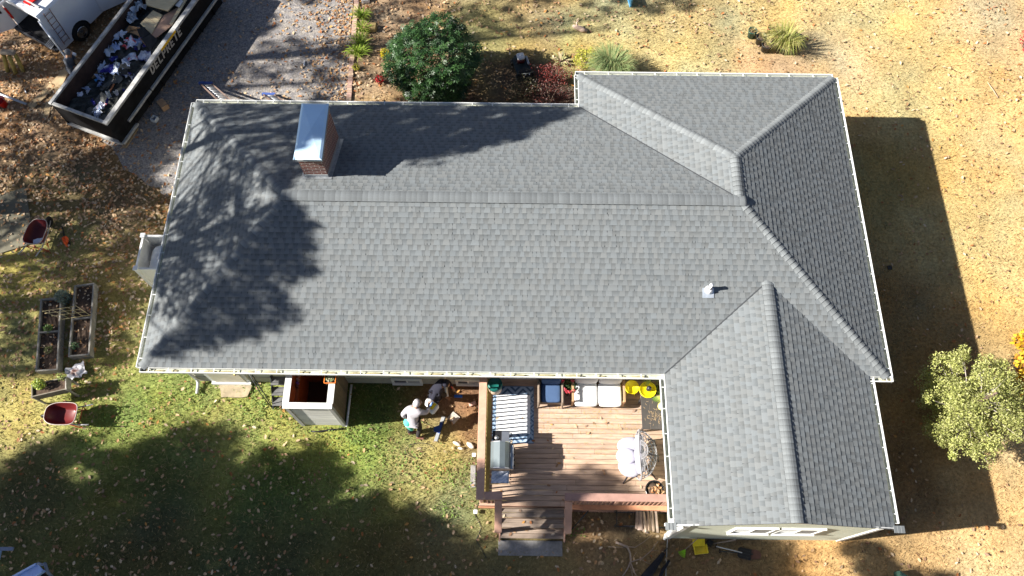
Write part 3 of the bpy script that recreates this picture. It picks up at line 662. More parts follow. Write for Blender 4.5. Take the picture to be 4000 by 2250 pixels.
for x, y in [(-9, 26), (-1, 25), (6, 26.5), (13, 25), (20, 26), (27, 25.5), (34, 24)]+[(38, 17), (37, 10), (38, 3), (37, -4)]+[(31, -13), (24, -14), (17, -13.5), (10, -14), (3, -13.5), (-4, -14)]:
    i += 1; far_tree(x, y, 12+(i*37 % 5), 4.0, [(.10, .12, .04), (.28, .13, .03), (.20, .13, .05)][i % 3], ['green leafy tree', 'orange autumn tree', 'brown autumn tree'][i % 3]+' of the woods outside the frame', 100+i)
# ---------------------------------------------------------------- deck
def F3(x, y, z=0, rz=0, rx=0, ry=0): return Matrix.Translation((x, y, z)) @ Matrix.Rotation(rz, 4, 'Z') @ Matrix.Rotation(ry, 4, 'Y') @ Matrix.Rotation(rx, 4, 'X')
ZD_ = .75
m_deck = mat('deck_wood', (.42, .295, .215), vc=True, var=.28, scale=5, stretch=(.35, 3, 1), rough=.75, bump=.002, bscale=60, spec=.2)
m_rail = mat('rail_wood', (.46, .27, .20), vc=True, var=.16, scale=4, rough=.6, spec=.3)
m_treat = mat('treated_wood', (.45, .36, .14), var=.2, scale=5, rough=.8)
deck = thing('deck', 'red-brown timber deck with railings and front stairs', 'deck', (11.4, -1.3, 0))
b = MB(); g = random.Random(5); y = .44; i = 0
while y > -3.1:
    x = 8.86; i += 1
    while x < 13.97:
        L = min(g.uniform(1.6, 3.2), 13.97-x); L = L if 13.97-x-L > .5 else 13.97-x
        k = g.uniform(.9, 1.1); h = g.uniform(-.05, .05)
        b.box((x+L/2, y-.068, ZD_-.014+g.uniform(-.0015, .0015)), (L-.006, .133, .028), col=(k*(1+h), k, k*(1-h)), bev=.004); x += L
    y -= .142
b.build('decking', m_deck, deck)
b = MB()
for yy in np.arange(-3.0, .5, .4): b.box((11.4, yy, ZD_-.12), (5.0, .04, .18))
b.box((11.4, -3.09, ZD_-.14), (5.1, .04, .24)); b.box((8.88, -1.3, ZD_-.14), (.04, 3.5, .24)); b.build('joists', m_rail, deck)
def post(x, y, z0, z1, s=.09): MB().box((x, y, (z0+z1)/2), (s, s, z1-z0)).build('post', m_rail, deck)
for x, y in ((8.93, -3.0), (8.93, -1.3), (8.93, .38), (9.38, -3.02), (11.2, -3.02), (12.5, -3.02), (13.82, -3.02)): post(x, y, 0, 1.58)
for x in (9.38, 11.2): post(x, -3.72, 0, .95)
ZC_ = 1.72
def capr(a, bb, w=.21, col=(1, 1, 1)): MB().beam(a, bb, w, .035, col=col, bev=.006).build('rail_cap', m_rail, deck)
capr((8.91, .46, ZC_), (8.91, -3.11, ZC_), col=(1.15, 1.15, 1.1)); capr((9.018, -3.005, ZC_+.002), (9.49, -3.005, ZC_+.002)); capr((11.1, -3.005, ZC_), (13.9, -3.005, ZC_), .2, (.72, .72, .78))
capr((9.385, -3.11, ZC_-.03), (9.385, -3.85, ZC_-.56), .19); capr((11.2, -3.11, ZC_-.03), (11.2, -3.85, ZC_-.56), .19)
b = MB(); b.beam((8.91, .46, ZC_-.06), (8.91, -3.05, ZC_-.06), .04, .085); b.beam((8.96, .46, ZD_+.1), (8.96, -3.05, ZD_+.1), .04, .085); b.build('lower_rail', m_treat, deck)
b = MB(); b.beam((11.25, -3.0, ZC_-.06), (13.8, -3.0, ZC_-.06), .04, .085); b.beam((11.25, -3.0, ZD_+.1), (13.8, -3.0, ZD_+.1), .04, .085); b.build('lower_rail', m_rail, deck)
for yy in np.arange(-2.9, .35, .115): MB().box((8.99, yy, (ZC_+ZD_)/2+.02), (.034, .034, ZC_-ZD_-.05)).build('baluster', m_treat, deck)
for xx in np.arange(11.32, 13.78, .115): MB().box((xx, -3.04, (ZC_+ZD_)/2), (.034, .034, ZC_-ZD_-.03)).build('baluster', m_rail, deck)
for xx in (9.08, 9.18, 9.28): MB().box((xx, -3.04, (ZC_+ZD_)/2), (.034, .034, ZC_-ZD_-.03)).build('baluster', m_rail, deck)
b = MB(); b.box((9.03, -1.3, ZD_+.006), (.17, 3.4, .012)); b.build('edge_board', m_treat, deck)
m_rimw = mat('rim_wood', (.48, .23, .13), var=.15, rough=.6); MB().box((9.1, -3.15, ZD_-.1), (.55, .025, .2)).build('rim_board', m_rimw, deck)
b = MB(); b.box((12.55, -3.15, ZD_-.1), (2.7, .025, .2)); b.box((12.55, -3.12, ZD_+.004), (2.7, .12, .022)); b.build('rim_board', mat('rim_wood', (.48, .23, .13), var=.15, rough=.6), deck)
st_ = MB()
for k, (z, y0, y1) in enumerate(((.565, -3.14, -3.38), (.375, -3.38, -3.63), (.19, -3.63, -3.89))):
    for q in (0, 1):
        yy = y0+(y1-y0)*(q+.5)/2; st_.box((10.29, yy, z), (1.76, abs(y1-y0)/2-.008, .03), col=(.55+.06*k, .62+.06*k, .68+.06*k), bev=.004)
    st_.box((10.29, y0-.01, z+.08), (1.72, .02, .13), col=(.5, .5, .5))
st_.build('stairs', m_deck, deck)
for x in (9.41, 11.17): MB().beam((x, -3.1, .55), (x, -3.9, .02), .04, .26).build('stringer', m_rail, deck)
b = MB()
for k in range(24):
    x = 11.25+k*.11; b.beam((x, -3.13, .52), (x+.34, -3.13, .02), .006, .03, up=(0, 1, 0)); b.beam((x+.34, -3.137, .52), (x, -3.137, .02), .006, .03, up=(0, 1, 0))
b.build('lattice', m_rail, deck)
m_conc = mat('concrete', (.26, .25, .24), rough=.9, var=.3, scale=7, bump=.006)
MB().box((10.25, -4.12, .0), (1.75, .4, .07), bev=.01).build('paver_slab', m_conc, label='grey concrete slab at the foot of the deck stairs', category='slab')
# rug
m_rug = bpy.data.materials.new('rug_weave'); m_rug.use_nodes = True; t = m_rug.node_tree; pb = t.nodes['Principled BSDF']; pb.inputs['Roughness'].default_value = .9
vcn = node(t, 'ShaderNodeVertexColor'); vcn.layer_name = 'Col'; t.links.new(vcn.outputs[0], pb.inputs['Base Color'])
rx0, rx1, ry0, ry1 = 9.16, 10.32, -1.42, .22; b = MB(); NX, NY = 58, 82
dk, md, lt, cr = (.06, .11, .19), (.13, .21, .32), (.32, .41, .52), (.68, .69, .70)
for i in range(NX):
    for j in range(NY):
        ex = min(i, NX-1-i); ey = min(j, NY-1-j)
        c = cr if ex >= 5 and ey >= 13 else (md if ex < 1 or ey < 1 else (lt if (abs((i+2) % 22-11)+ey*1.0) % 9 < 4.5 else dk))
        if c is cr and ((i//2+j//2) % 6 == 0): c = (.5, .53, .57)
        if ex < 5 and 13 <= ey: c = [md, lt, dk][((abs(j % 14-7)+ex)//2) % 3]
        x0 = rx0+(rx1-rx0)*i/NX; x1 = rx0+(rx1-rx0)*(i+1)/NX; y0 = ry0+(ry1-ry0)*j/NY; y1 = ry0+(ry1-ry0)*(j+1)/NY
        z = ZD_+.018; b.quad((x0, y0, z), (x1, y0, z), (x1, y1, z), (x0, y1, z), col=c)
b.box(((rx0+rx1)/2, (ry0+ry1)/2, ZD_+.0085), (rx1-rx0, ry1-ry0, .015), col=dk)
b.build('rug', m_rug, label='white outdoor rug with a blue zigzag border by the deck rail', category='rug')
# grill --------------------------------------------------------------
m_blk = mat('black_metal', (.02, .02, .022), rough=.45, metal=.3); m_steel = mat('brushed_steel', (.45, .46, .47), rough=.32, metal=.85, var=.08); m_grey = mat('grey_enamel', (.16, .19, .20), rough=.35, metal=.4, var=.05)
def loc(u, v, z): return at(u, v, z)
gx, gy = 9.42, -1.95
gr = thing('barbecue_grill', 'closed gas barbecue grill with grey lid standing at the deck rail', 'grill', (gx, gy, ZD_))
G_ = F3(gx, gy, ZD_)
b = MB(G_); b.box((0, 0, .42), (.46, .62, .72), bev=.01); b.build('cabinet', m_blk, gr)
b = MB(G_)
prof = [(-.27, .80), (-.26, .95), (-.18, 1.05), (-.02, 1.10), (.12, 1.08), (.22, .98), (.26, .82), (.26, .80)]
for s, e in ((-.34, .34),): b.add([(x, s, z) for x, z in prof]+[(x, e, z) for x, z in prof], [tuple(range(8)), tuple(range(15, 7, -1))]+[(i, 8+i, 8+(i+1) % 8, (i+1) % 8) for i in range(8)])
ld = b.build('lid', m_grey, gr)
for s in (-.345, .345): MB(G_).add([(x*1.03, s-.01, z+.004) for x, z in prof]+[(x*1.03, s+.012, z+.004) for x, z in prof], [tuple(range(8)), tuple(range(15, 7, -1))]+[(i, 8+i, 8+(i+1) % 8, (i+1) % 8) for i in range(8)]).build('lid_end', m_steel, ld)
MB(G_).tube([(.30, -.28, .92), (.335, -.27, .93), (.335, .27, .93), (.30, .28, .92)], .014, 8).build('lid_handle', m_steel, ld)
MB(G_).box((.262, 0, 1.0), (.012, .10, .05)).build('badge', m_steel, ld)
b = MB(G_); b.box((.30, 0, .72), (.08, .66, .13), bev=.01); cp_ = b.build('control_panel', m_steel, gr)
for k in range(4): MB(G_).lathe([(.026, 0), (.026, .03), (.02, .04)], 12, (.34, -.22+k*.147, .72), Matrix.Rotation(math.pi/2, 4, 'Y')).build('knob', m_blk, cp_)
b = MB(G_); b.box((0, .53, .79), (.46, .33, .045), bev=.006); sh = b.build('side_shelf', m_blk, gr)
MB(G_).lathe([(.06, 0), (.065, .012), (.02, .02)], 16, (-.11, .50, .813)).build('burner', m_steel, sh)
MB(G_).box((.12, .53, .816), (.2, .28, .008), bev=.002).build('burner_plate', m_steel, sh)
b = MB(G_); b.box((0, -.54, .79), (.46, .33, .045), bev=.006); b.build('side_shelf', m_steel, gr)
for k in range(4): MB(G_).box((.27, .40+k*.075, .79), (.04, .018, .06)).build('tool_hook', m_blk, gr)
for k in range(4): MB(G_).box((.27, -.42-k*.06, .79), (.04, .016, .06)).build('tool_hook', m_blk, gr)
for x, y in ((-.2, -.27), (-.2, .27), (.2, -.27), (.2, .27)): MB(G_).lathe([(.03, -.02), (.035, 0), (.03, .02)], 10, (x, y, .035), Matrix.Rotation(math.pi/2, 4, 'X')).build('caster', m_blk, gr)
b = MB(F3(gx, gy-.54, ZD_+.815)); random.seed(3)
def cloth(cx, cy, z, w, h, n=8, amp=.03, rz=0, M=None, cf=None, seed=0, th=.006, fold=0):
    """a rumpled cloth grid with thickness"""
    b = MB((M or Matrix.Identity(4)) @ F3(cx, cy, z, rz)); g = random.Random(seed); V = []; C = []
    for i in range(n+1):
        for j in range(n+1):
            x = (i/n-.5)*w+g.uniform(-.25, .25)*w/n; y = (j/n-.5)*h+g.uniform(-.25, .25)*h/n
            V.append((x, y, amp*(math.sin(i*1.9+seed)*math.cos(j*1.4+seed*2)+g.uniform(-.4, .6))*.6+amp*.6)); C.append(cf(i/n, j/n, g) if cf else (1, 1, 1))
    N = (n+1)**2; o = len(b.v)
    F = [(i*(n+1)+j, (i+1)*(n+1)+j, (i+1)*(n+1)+j+1, i*(n+1)+j+1) for i in range(n) for j in range(n)]
    b.smooth = True; b.add(V+[(x, y, z_-th) for x, y, z_ in V], F+[tuple(N+q for q in f[::-1]) for f in F]); b.c = [tuple(c) for c in C+C]
    return b
m_cloth = mat('cloth', None, vc=True, var=.06, scale=20, rough=.9)
cloth(gx-.02, gy-.55, ZD_+.822, .42, .3, 8, .02, cf=lambda u, v, g: (.75, .75, .78) if (int(u*6)+int(v*6)) % 2 else (.45, .5, .6), seed=4).build('dish_towel', m_cloth, label='crumpled pale checked towel on the grill side shelf', category='towel')
b = MB(F3(gx+.02, gy-.5, ZD_+.875, .6)); b.beam((-.16, 0, 0), (.12, .01, 0), .018, .01); b.beam((-.16, .05, .0), (.12, .012, 0.001), .018, .01); b.box((.13, .01, 0), (.05, .04, .012)); b.build('grill_tongs', m_steel, label='steel tongs on the towel of the grill shelf', category='tongs')
# green and cream tub
c0 = (9.22, .12); pt = thing('storage_tub', 'cream tub with a dark green lid in the deck corner beside the rug', 'tub', (*c0, ZD_))
MB(F3(*c0, ZD_)).lathe([(.15, 0), (.185, .05), (.20, .4), (.19, .41)], 24).build('body', mat('cream_plastic', (.55, .42, .32), rough=.5, var=.15), pt)
MB(F3(*c0, ZD_)).lathe([(.205, .40), (.215, .47), (.20, .58), (.16, .60), (.14, .57), (0.0, .57)], 24).build('lid', mat('green_plastic', (.01, .10, .085), rough=.3), pt)
# wicker armchair
m_wick = mat('wicker', (.17, .13, .10), rough=.8, var=.45, scale=60, bump=.006, bscale=90); m_navy = mat('navy_cushion', (.055, .10, .20), rough=.85, var=.08)
def softbox(M, c, d, m, name, parent, puff=.25, lab=None, sub=2):
    b = MB(M); hx, hy, hz = d[0]/2, d[1]/2, d[2]/2; V = []; n = 4
    b.box(c, d, bev=min(d)*.28); b.smooth = True; b.sm = [True]*len(b.f)
    return b.build(name, m, parent, sub=sub, **({'label': lab} if lab else {}))
ax, ay = 10.78, -.02; A_ = F3(ax, ay, ZD_); ac = thing('wicker_armchair', 'brown wicker armchair with navy cushions by the rug', 'armchair', (ax, ay, ZD_))
MB(A_).box((0, -.02, .27), (.62, .62, .22), bev=.02).build('seat_base', m_wick, ac)
for s in (-.33, .33): MB(A_).box((s, -.04, .40), (.075, .72, .44), bev=.03).build('arm', m_wick, ac)
MB(A_).box((0, .31, .5), (.66, .09, .62), bev=.03).build('backrest', m_wick, ac)
for x in (-.33, .33):
    for y in (-.36, .3): MB(A_).tube([(x, y, .2), (x*1.06, y*1.08, 0)], [.028, .02], 6).build('leg', m_wick, ac)
softbox(A_, (0, -.06, .44), (.56, .58, .13), m_navy, 'seat_cushion', ac); softbox(A_, (0, .2, .72), (.54, .15, .42), m_navy, 'back_cushion', ac)
# loveseat
lx, ly = 12.1, 0.0; L_ = F3(lx, ly, ZD_); ls = thing('loveseat', 'wooden two-seat sofa with thick white cushions', 'sofa', (lx, ly, ZD_))
m_teak = mat('teak', (.40, .24, .13), rough=.6, var=.12, scale=5, stretch=(1, .2, 1)); m_wcush = mat('white_cushion', (.72, .72, .72), rough=.9, var=.03); m_gcush = mat('grey_cushion', (.50, .47, .46), rough=.9, var=.05)
MB(L_).box((0, 0, .24), (1.36, .66, .07), bev=.01).build('seat_frame', m_teak, ls); MB(L_).box((0, .33, .55), (1.36, .04, .5)).build('back_frame', m_teak, ls)
for x in (-.71, .71):
    MB(L_).box((x, -.06, .60), (.065, .62, .035), bev=.008).build('armrest', m_teak, ls)
    for y in (-.32, .24): MB(L_).box((x, y, .3), (.055, .055, .6)).build('leg', m_teak, ls)
for x in (-.335, .335): softbox(L_, (x, -.09, .36), (.665, .72, .17), m_wcush, 'seat_cushion', ls); softbox(L_, (x, .25, .66), (.65, .19, .46), m_gcush, 'back_cushion', ls)
# foliage helper ------------------------------------------------------
m_plant = mat('plant_leaves', None, vc=True, var=.12, rough=.45, transl=.22, spec=.4)
m_plant2 = mat('bright_foliage', None, vc=True, var=.1, rough=.6, transl=.3, spec=.2)
m_soil = mat('soil', (.075, .05, .035), rough=1, var=.5, scale=20, bump=.02)
ROS = []; 
for k in range(7):
    a = 2*math.pi*k/7; ca_, sa_ = math.cos(a), math.sin(a)
    for (l, w_, z_) in ((.15, 0, .03), (.55, .17, .10), (1, 0, -.06), (.55, -.17, .10)): ROS.append((ca_*l-sa_*w_, sa_*l+ca_*w_, z_))
ROS = np.array(ROS); ROSF = [(4*k, 4*k+1, 4*k+2, 4*k+3) for k in range(7)]
def leafcloud(name, c, r, n, size, cols, parent, tmpl=(LT, LFQ), seed=1, hollow=.5, tilt=.9, lump=.18, zmin=.03, flat=1.0, m=None, lean=(0, 0), lab=None):
    g = np.random.default_rng(seed); d = g.normal(size=(n, 3)); d /= np.linalg.norm(d, axis=1, keepdims=True)
    ph = g.uniform(0, 6, 6); lp = 1+lump*(np.sin(d[:, 0]*4+ph[0])*np.cos(d[:, 1]*5+ph[1])+.6*np.sin(d[:, 2]*6+ph[2]+d[:, 0]*3))
    rad = (hollow+(1-hollow)*g.random(n)**.6)*lp
    P = np.array(c)+d*rad[:, None]*np.array(r); P[:, 0] += lean[0]*(P[:, 2]-c[2]); P[:, 1] += lean[1]*(P[:, 2]-c[2]); P[:, 2] = np.maximum(P[:, 2], zmin)
    V, F = scatter(tmpl[0], tmpl[1], P, g.uniform(.65, 1.3, n)*size, rotmats(n, tilt, g))
    cc = np.array(cols)[g.integers(0, len(cols), n)]*g.uniform(.65, 1.35, (n, 1))
    kw = {'label': lab} if lab else {}
    return npmesh(name, V, F, np.repeat(cc, len(tmpl[0]), 0), m or m_plant, parent, **kw)
def stems(parent, c, h, n, spread, r=.012, seed=1, col=m_bark, name='stem'):
    g = random.Random(seed); b = MB()
    for k in range(n):
        a = g.uniform(0, 6.28); q = spread*g.uniform(.3, 1); b.tube([(c[0], c[1], c[2]-.02), (c[0]+math.cos(a)*q*.4, c[1]+math.sin(a)*q*.4, c[2]+h*.5), (c[0]+math.cos(a)*q, c[1]+math.sin(a)*q, c[2]+h)], [r, r*.7, r*.35], 5, cap=False)
    return b.build(name, col, parent)
def plant(name, lab, cat, u, v, h, r, n, size, cols, seed=1, z0=0, tmpl=(LT, LFQ), group=None, **kw):
    p = at(u, v, z0+h*.5); root = thing(name, lab, cat, (p.x, p.y, z0), group)
    stems(root, (p.x, p.y, z0), h*.8, 7, r*.7, seed=seed)
    leafcloud('foliage', (p.x, p.y, z0+h*.52), (r, r, h*.5), n, size, cols, root, tmpl, seed, zmin=z0+.02, **kw)
    return root, p
def pot(root, x, y, z, r, h, m, name='pot'):
    MB(F3(x, y, z)).lathe([(r*.72, 0), (r*.98, h*.92), (r*1.06, h*.93), (r*1.06, h), (r*.93, h), (r*.9, h*.85), (0, h*.84)], 20).build(name, m, root)
    MB(F3(x, y, z)).lathe([(r*.89, h*.86), (r*.4, h*.88), (0, h*.89)], 14).build('soil', m_soil, root)
def grassclump(root, x, y, z, h, r, n, cols, seed, name='blades', wd=.007, arch=1.0, m=None):
    g = np.random.default_rng(seed); a = g.uniform(0, 2*np.pi, n); q = g.random(n)**.6*r; hh = h*g.uniform(.6, 1.1, n)
    D = np.stack([np.cos(a), np.sin(a), 0*a], 1); S = np.stack([-np.sin(a), np.cos(a), 0*a], 1)*wd; B = np.array([x, y, z])+D*(q*.2)[:, None]
    Z = np.array([0, 0, 1.])
    m1 = B+D*(q*.45)[:, None]+Z*(hh*.6)[:, None]; m2 = B+D*(q*arch)[:, None]+Z*(hh*.95)[:, None]; t_ = B+D*(q*arch*1.45)[:, None]+Z*(hh*.78)[:, None]
    V = np.stack([B-S, B+S, m1+S, m1-S, m2+S*.7, m2-S*.7, t_+S*.1, t_-S*.1], 1).reshape(-1, 3)
    F = (np.array([(0, 1, 2, 3), (3, 2, 4, 5), (5, 4, 6, 7)])[None]+(np.arange(n)*8)[:, None, None]).reshape(-1, 4)
    C = np.array(cols)[g.integers(0, len(cols), n)]*g.uniform(.7, 1.3, (n, 1))
    return npmesh(name, V, F, np.repeat(C, 8, 0), m or m_plant2, root)
m_terra = mat('terracotta', (.30, .12, .06), rough=.8); m_dpot = mat('black_plastic', (.018, .018, .02), rough=.4); m_gpot = mat('green_pot', (.01, .07, .06), rough=.35)
# deck plants and tables
p = (11.28, .1); rt = thing('potted_geranium', 'potted plant with pink-red flowers between the armchair and sofa', 'plant', (*p, ZD_))
pot(rt, *p, ZD_, .14, .26, m_terra); leafcloud('foliage', (p[0], p[1], ZD_+.45), (.24, .22, .22), 260, .07, [(.03, .07, .02), (.05, .09, .03)], rt, seed=4)
for k, (dx, dy) in enumerate(((-.12, -.13), (.12, -.16), (.02, -.2), (-.17, .1), (.1, .12), (-.05, -.22))): leafcloud('flower', (p[0]+dx, p[1]+dy, ZD_+.58+.02*k), (.05, .05, .04), 26, .045, [(.75, .05, .09), (.8, .12, .16)], rt, seed=20+k)
m_yel = mat('yellow_paint', (.85, .66, .01), rough=.4, var=.04)
def ytable(x, y, h, r, lab, tray=False, seed=1):
    rt = thing('side_table', lab, 'table', (x, y, ZD_)); T = F3(x, y, ZD_)
    MB(T).lathe([(r-.01, h-.02), (r, h-.01), (r, h+.025), (r-.015, h+.025), (r-.02, h), (0, h)], 28).build('tabletop', m_yel, rt)
    for k in range(4):
        a = math.pi/4+k*math.pi/2; MB(T).tube([(math.cos(a)*r*.5, math.sin(a)*r*.5, h-.02), (math.cos(a)*r*.95, math.sin(a)*r*.95, .01)], .014, 6).build('leg', m_yel, rt)
ytable(13.05, .1, .46, .2, 'yellow round side table next to the sofa'); ytable(13.48, .02, .5, .235, 'yellow round side table holding the black lantern')
b = MB(F3(13.50, .03, ZD_+.5)); b.lathe([(.06, 0), (.075, .03), (.07, .13), (.03, .17), (0, .18)], 14); b.build('lantern', mat('black_ceramic', (.03, .03, .035), rough=.25), label='small round black lantern on the yellow table', category='lantern')
rt = thing('potted_palm', 'small palm plant in the deck corner behind the yellow table', 'plant', (13.8, .1, ZD_)); pot(rt, 13.8, .1, ZD_, .13, .25, m_dpot)
g = np.random.default_rng(3)
for k in range(13):
    a = g.uniform(0, 6.28); e = g.uniform(.25, .8); ct = Vector((13.8, .08, ZD_+.3)); tip = ct+Vector((math.cos(a)*.3, math.sin(a)*.3, e*.5)); b = MB()
    b.tube([ct, (ct+tip)/2+Vector((0, 0, .05)), tip], .006, 4, col=(.2, .28, .06))
    for q in range(15):
        t_ = -1.5+q*3/14; dr1 = Vector((math.cos(a+t_), math.sin(a+t_), -.25)); sd_ = Vector((-math.sin(a+t_), math.cos(a+t_), 0))*.008
        b.quad(tip-sd_, tip+sd_, tip+dr1*.22, col=(.36, .42, .09) if e > .5 else (.09, .18, .03))
    b.build('frond', m_plant2, rt)
# dark patio table
tx, ty = 13.62, -.62; T = F3(tx, ty, ZD_); rt = thing('patio_table', 'dark slatted patio table strewn with pine needles beside the wing wall', 'table', (tx, ty, ZD_))
m_dtab = mat('charcoal_table', (.055, .05, .048), rough=.5, var=.15)
b = MB(T)
for k in range(3): b.box((-.23+k*.23, 0, .46), (.224, .94, .03), bev=.004)
b.build('tabletop', m_dtab, rt)
for x in (-.31, .31):
    for y in (-.42, .42): MB(T).box((x, y, .22), (.05, .05, .45)).build('leg', m_dtab, rt)
b = MB(T); g = random.Random(8)
for k in range(70):
    x, y, a = g.gauss(.05, .16), g.gauss(-.15, .22), g.uniform(0, 6.28)
    if abs(x) > .33 or abs(y) > .45: continue
    b.beam((x, y, .482), (x+math.cos(a)*.06, y+math.sin(a)*.06, .486), .006, .004, col=(.5, .36, .22))
b.build('pine_needles', m_leaf, kind='stuff', label='tan pine needles lying on the dark patio table', category='needles')
b = MB(T); b.sph((.21, .15, .59), .115, 20, 14); b.build('garden_globe', mat('yellow_glass', (.85, .80, .25), rough=.3, var=.03), label='pale yellow globe standing on the dark patio table', category='globe')
# needles and leaves on the deck
V = []; b = MB(); g = random.Random(11)
for k in range(420):
    x, y, a = g.uniform(10.5, 13.3), -.3-abs(g.gauss(0, .9)), g.uniform(0, 6.28)
    if y < -3: continue
    b.beam((x, y, ZD_+.004), (x+math.cos(a)*.07, y+math.sin(a)*.07, ZD_+.006), .005, .003, col=(.62, .42, .16))
b.build('pine_needles', m_leaf, kind='stuff', label='yellow pine needles scattered on the deck boards', category='needles')
n = 46; P = np.stack([rng.uniform(9.2, 13.7, n), rng.uniform(-2.95, -.3, n), np.full(n, ZD_+.02)], 1)
P[-12:, 1] = rng.uniform(-3.85, -3.2, 12); P[-12:, 0] = rng.uniform(9.5, 11, 12); P[-12:, 2] = np.where(P[-12:, 1] > -3.38, .6, np.where(P[-12:, 1] > -3.63, .41, .22))
V, F = scatter(lv, lf, P, rng.uniform(.07, .13, n), rotmats(n, .3)); npmesh('deck_leaves', V, F, np.repeat(pal[rng.integers(0, 9, n)], 15, 0), m_leaf, kind='stuff', label='dry oak leaves lying on the deck and stairs', category='leaves')
# egg chair ------------------------------------------------------------
ex, ey = 13.16, -1.88; E_ = F3(ex, ey, ZD_, math.pi)     # local +x faces west... opening towards -x world
ec = thing('egg_chair', 'white rattan egg chair with puffy cushions on a dark frame', 'chair', (ex, ey, ZD_)); m_rat = mat('grey_rattan', (.30, .29, .30), rough=.5, var=.1); m_puff = mat('puffy_cushion', (.42, .41, .48), rough=.95, var=.04)
cz = .92; RX, RY, RZ = .50, .64, .66
def eg(th, ph): return Vector((-math.cos(th)*math.cos(ph)*RX+.12, math.sin(th)*math.cos(ph)*RY, cz+math.sin(ph)*RZ))
for k in range(9):
    ph = -1.2+k*.3; MB(E_).tube([eg(-1.55+3.1*i/14, ph) for i in range(15)], .011 if k not in (0, 8) else .015, 5).build('basket_ring', m_rat, ec)
for k in range(15):
    th = -1.5+k*3/14; b = MB(E_); b.tube([eg(th, -1.3+2.7*i/12) for i in range(13)], .010, 5); b.build('basket_rib', m_rat, ec)
rim = [Vector((.12+.06*math.cos(a*2), math.sin(a)*RY*1.02, cz+math.cos(a)*RZ*1.02)) for a in [2*math.pi*i/28 for i in range(28)]]
MB(E_).tube(rim, .022, 8, closed=True).build('rim', m_rat, ec)
for (x, y, z, dx, dy, dz, r_) in ((.30, -.30, .62, .56, .44, .22, .25), (.30, .30, .62, .56, .44, .22, -.25), (.38, 0, .70, .50, .42, .20, 0), (.05, -.30, .95, .22, .42, .48, .1), (.05, .28, .95, .22, .42, .48, -.1), (.10, 0, 1.05, .22, .36, .46, 0), (.14, -.2, 1.30, .2, .36, .24, .1), (.14, .2, 1.30, .2, .36, .24, -.1)):
    MB(E_ @ F3(x, y, z, r_)).sph((0, 0, 0), (dx*.58, dy*.58, dz*.58), 14, 9, noise=.16).build('cushion', m_puff, ec, sub=1)
m_leg = mat('dark_frame', (.05, .045, .05), rough=.4, metal=.4)
for a in (.85, -.85, 2.5, -2.5): MB(E_).tube([(0.05*math.cos(a), .05*math.sin(a), .34), (.36*math.cos(a), .45*math.sin(a), .22), (.62*math.cos(a), .80*math.sin(a), .015)], [.03, .026, .02], 6).build('leg', m_leg, ec)
MB(E_).tube([(-.1, -.3, cz+.5), (-.3, -.32, cz+.3), (-.46, -.34, .5)], .02, 6).build('brace', m_leg, ec); MB(E_).tube([(-.1, .1, cz+.58), (-.36, .1, cz+.34), (-.5, .1, .5)], .02, 6).build('brace', m_leg, ec)
rt = thing('round_planter', 'black round planter of dead leaves in the deck corner', 'planter', (13.55, -2.68, ZD_)); pot(rt, 13.55, -2.68, ZD_, .24, .3, mat('glossy_black', (.015, .015, .017), rough=.15))
V, F = scatter(lv, lf, np.stack([13.58+rng.normal(0, .09, 40), -2.7+rng.normal(0, .08, 40), ZD_+.3+rng.uniform(0, .05, 40)], 1), rng.uniform(.06, .1, 40), rotmats(40, .6)); npmesh('dead_leaves', V, F, np.repeat(pal[rng.integers(0, 5, 40)], 15, 0), m_leaf, rt, kind='stuff')
# ---------------------------------------------------------------- outdoor shower stall, steps, enclosure
m_gwood = mat('weathered_boards', (.42, .41, .38), vc=True, var=.22, scale=6, stretch=(.4, 1, 4), rough=.85); m_bwood = mat('brown_boards', (.20, .15, .10), vc=True, var=.25, scale=8, stretch=(3, 3, .3), rough=.8)
m_cedar = mat('cedar', (.33, .12, .045), vc=True, var=.2, scale=6, rough=.5)
X0, X1, Y0, Y1, ZT = 3.68, 4.86, -.80, .49, 2.08
ss = thing('shower_stall', 'open-topped wooden outdoor shower stall against the house wall', 'shower stall', (4.27, -.15, 0))
b = MB(); g = random.Random(4)
for k in range(17): q = g.uniform(.9, 1.15); b.box(((X0+X1)/2, Y0+.02, .07+k*.118), (X1-X0-.1, .03, .112), col=(q*1.8, q*1.8, q*1.8))  # front boards coloured brighter to look sunlit
b.build('board_wall', m_gwood, ss, label='pale weathered front boards, brightened as if sunlit')
b = MB()
for k in range(12): q = g.uniform(.8, 1.2); b.box((X1-.02, Y0+.1+k*.107, ZT/2), (.03, .102, ZT-.06), col=(q, q, q))
b.build('board_wall', m_bwood, ss, label='brown side boards facing the workers')
b = MB()
for k in range(12): q = g.uniform(.8, 1.2); b.box((X0+.02, Y0+.1+k*.107, ZT/2), (.03, .102, ZT-.06), col=(q, q, q))
b.build('board_wall', m_bwood, ss)
MB().box(((X0+X1)/2, Y0+.05, ZT/2), (X1-X0-.14, .012, ZT-.1)).build('lining', m_cedar, ss)
for x in (X0+.045, X1-.045): MB().box((x, .0-.15, ZT/2), (.012, 1.2, ZT-.1)).build('lining', m_cedar, ss)
MB().box(((X0+X1)/2, Y1-.02, ZT/2), (X1-X0-.1, .012, ZT-.1)).build('lining', m_cedar, ss)
MB().box(((X0+X1)/2, -.15, .12), (X1-X0-.1, 1.2, .04)).build('floor', mat('dark_floor', (.05, .03, .025), rough=.9), ss)
for x in (X0, X1):
    MB().prism([(x-.05, Y0-.03), (x+.05, Y0-.03), (x+.05, Y0+.06), (x-.05, Y0+.06)], 0, ZT-.02).build('corner_post', m_gwood, ss)
wt = .17
MB().box(((X0+X1)/2, Y0+.02, ZT), (X1-X0+.14, wt, .03), bev=.004).build('top_trim', m_white, ss)
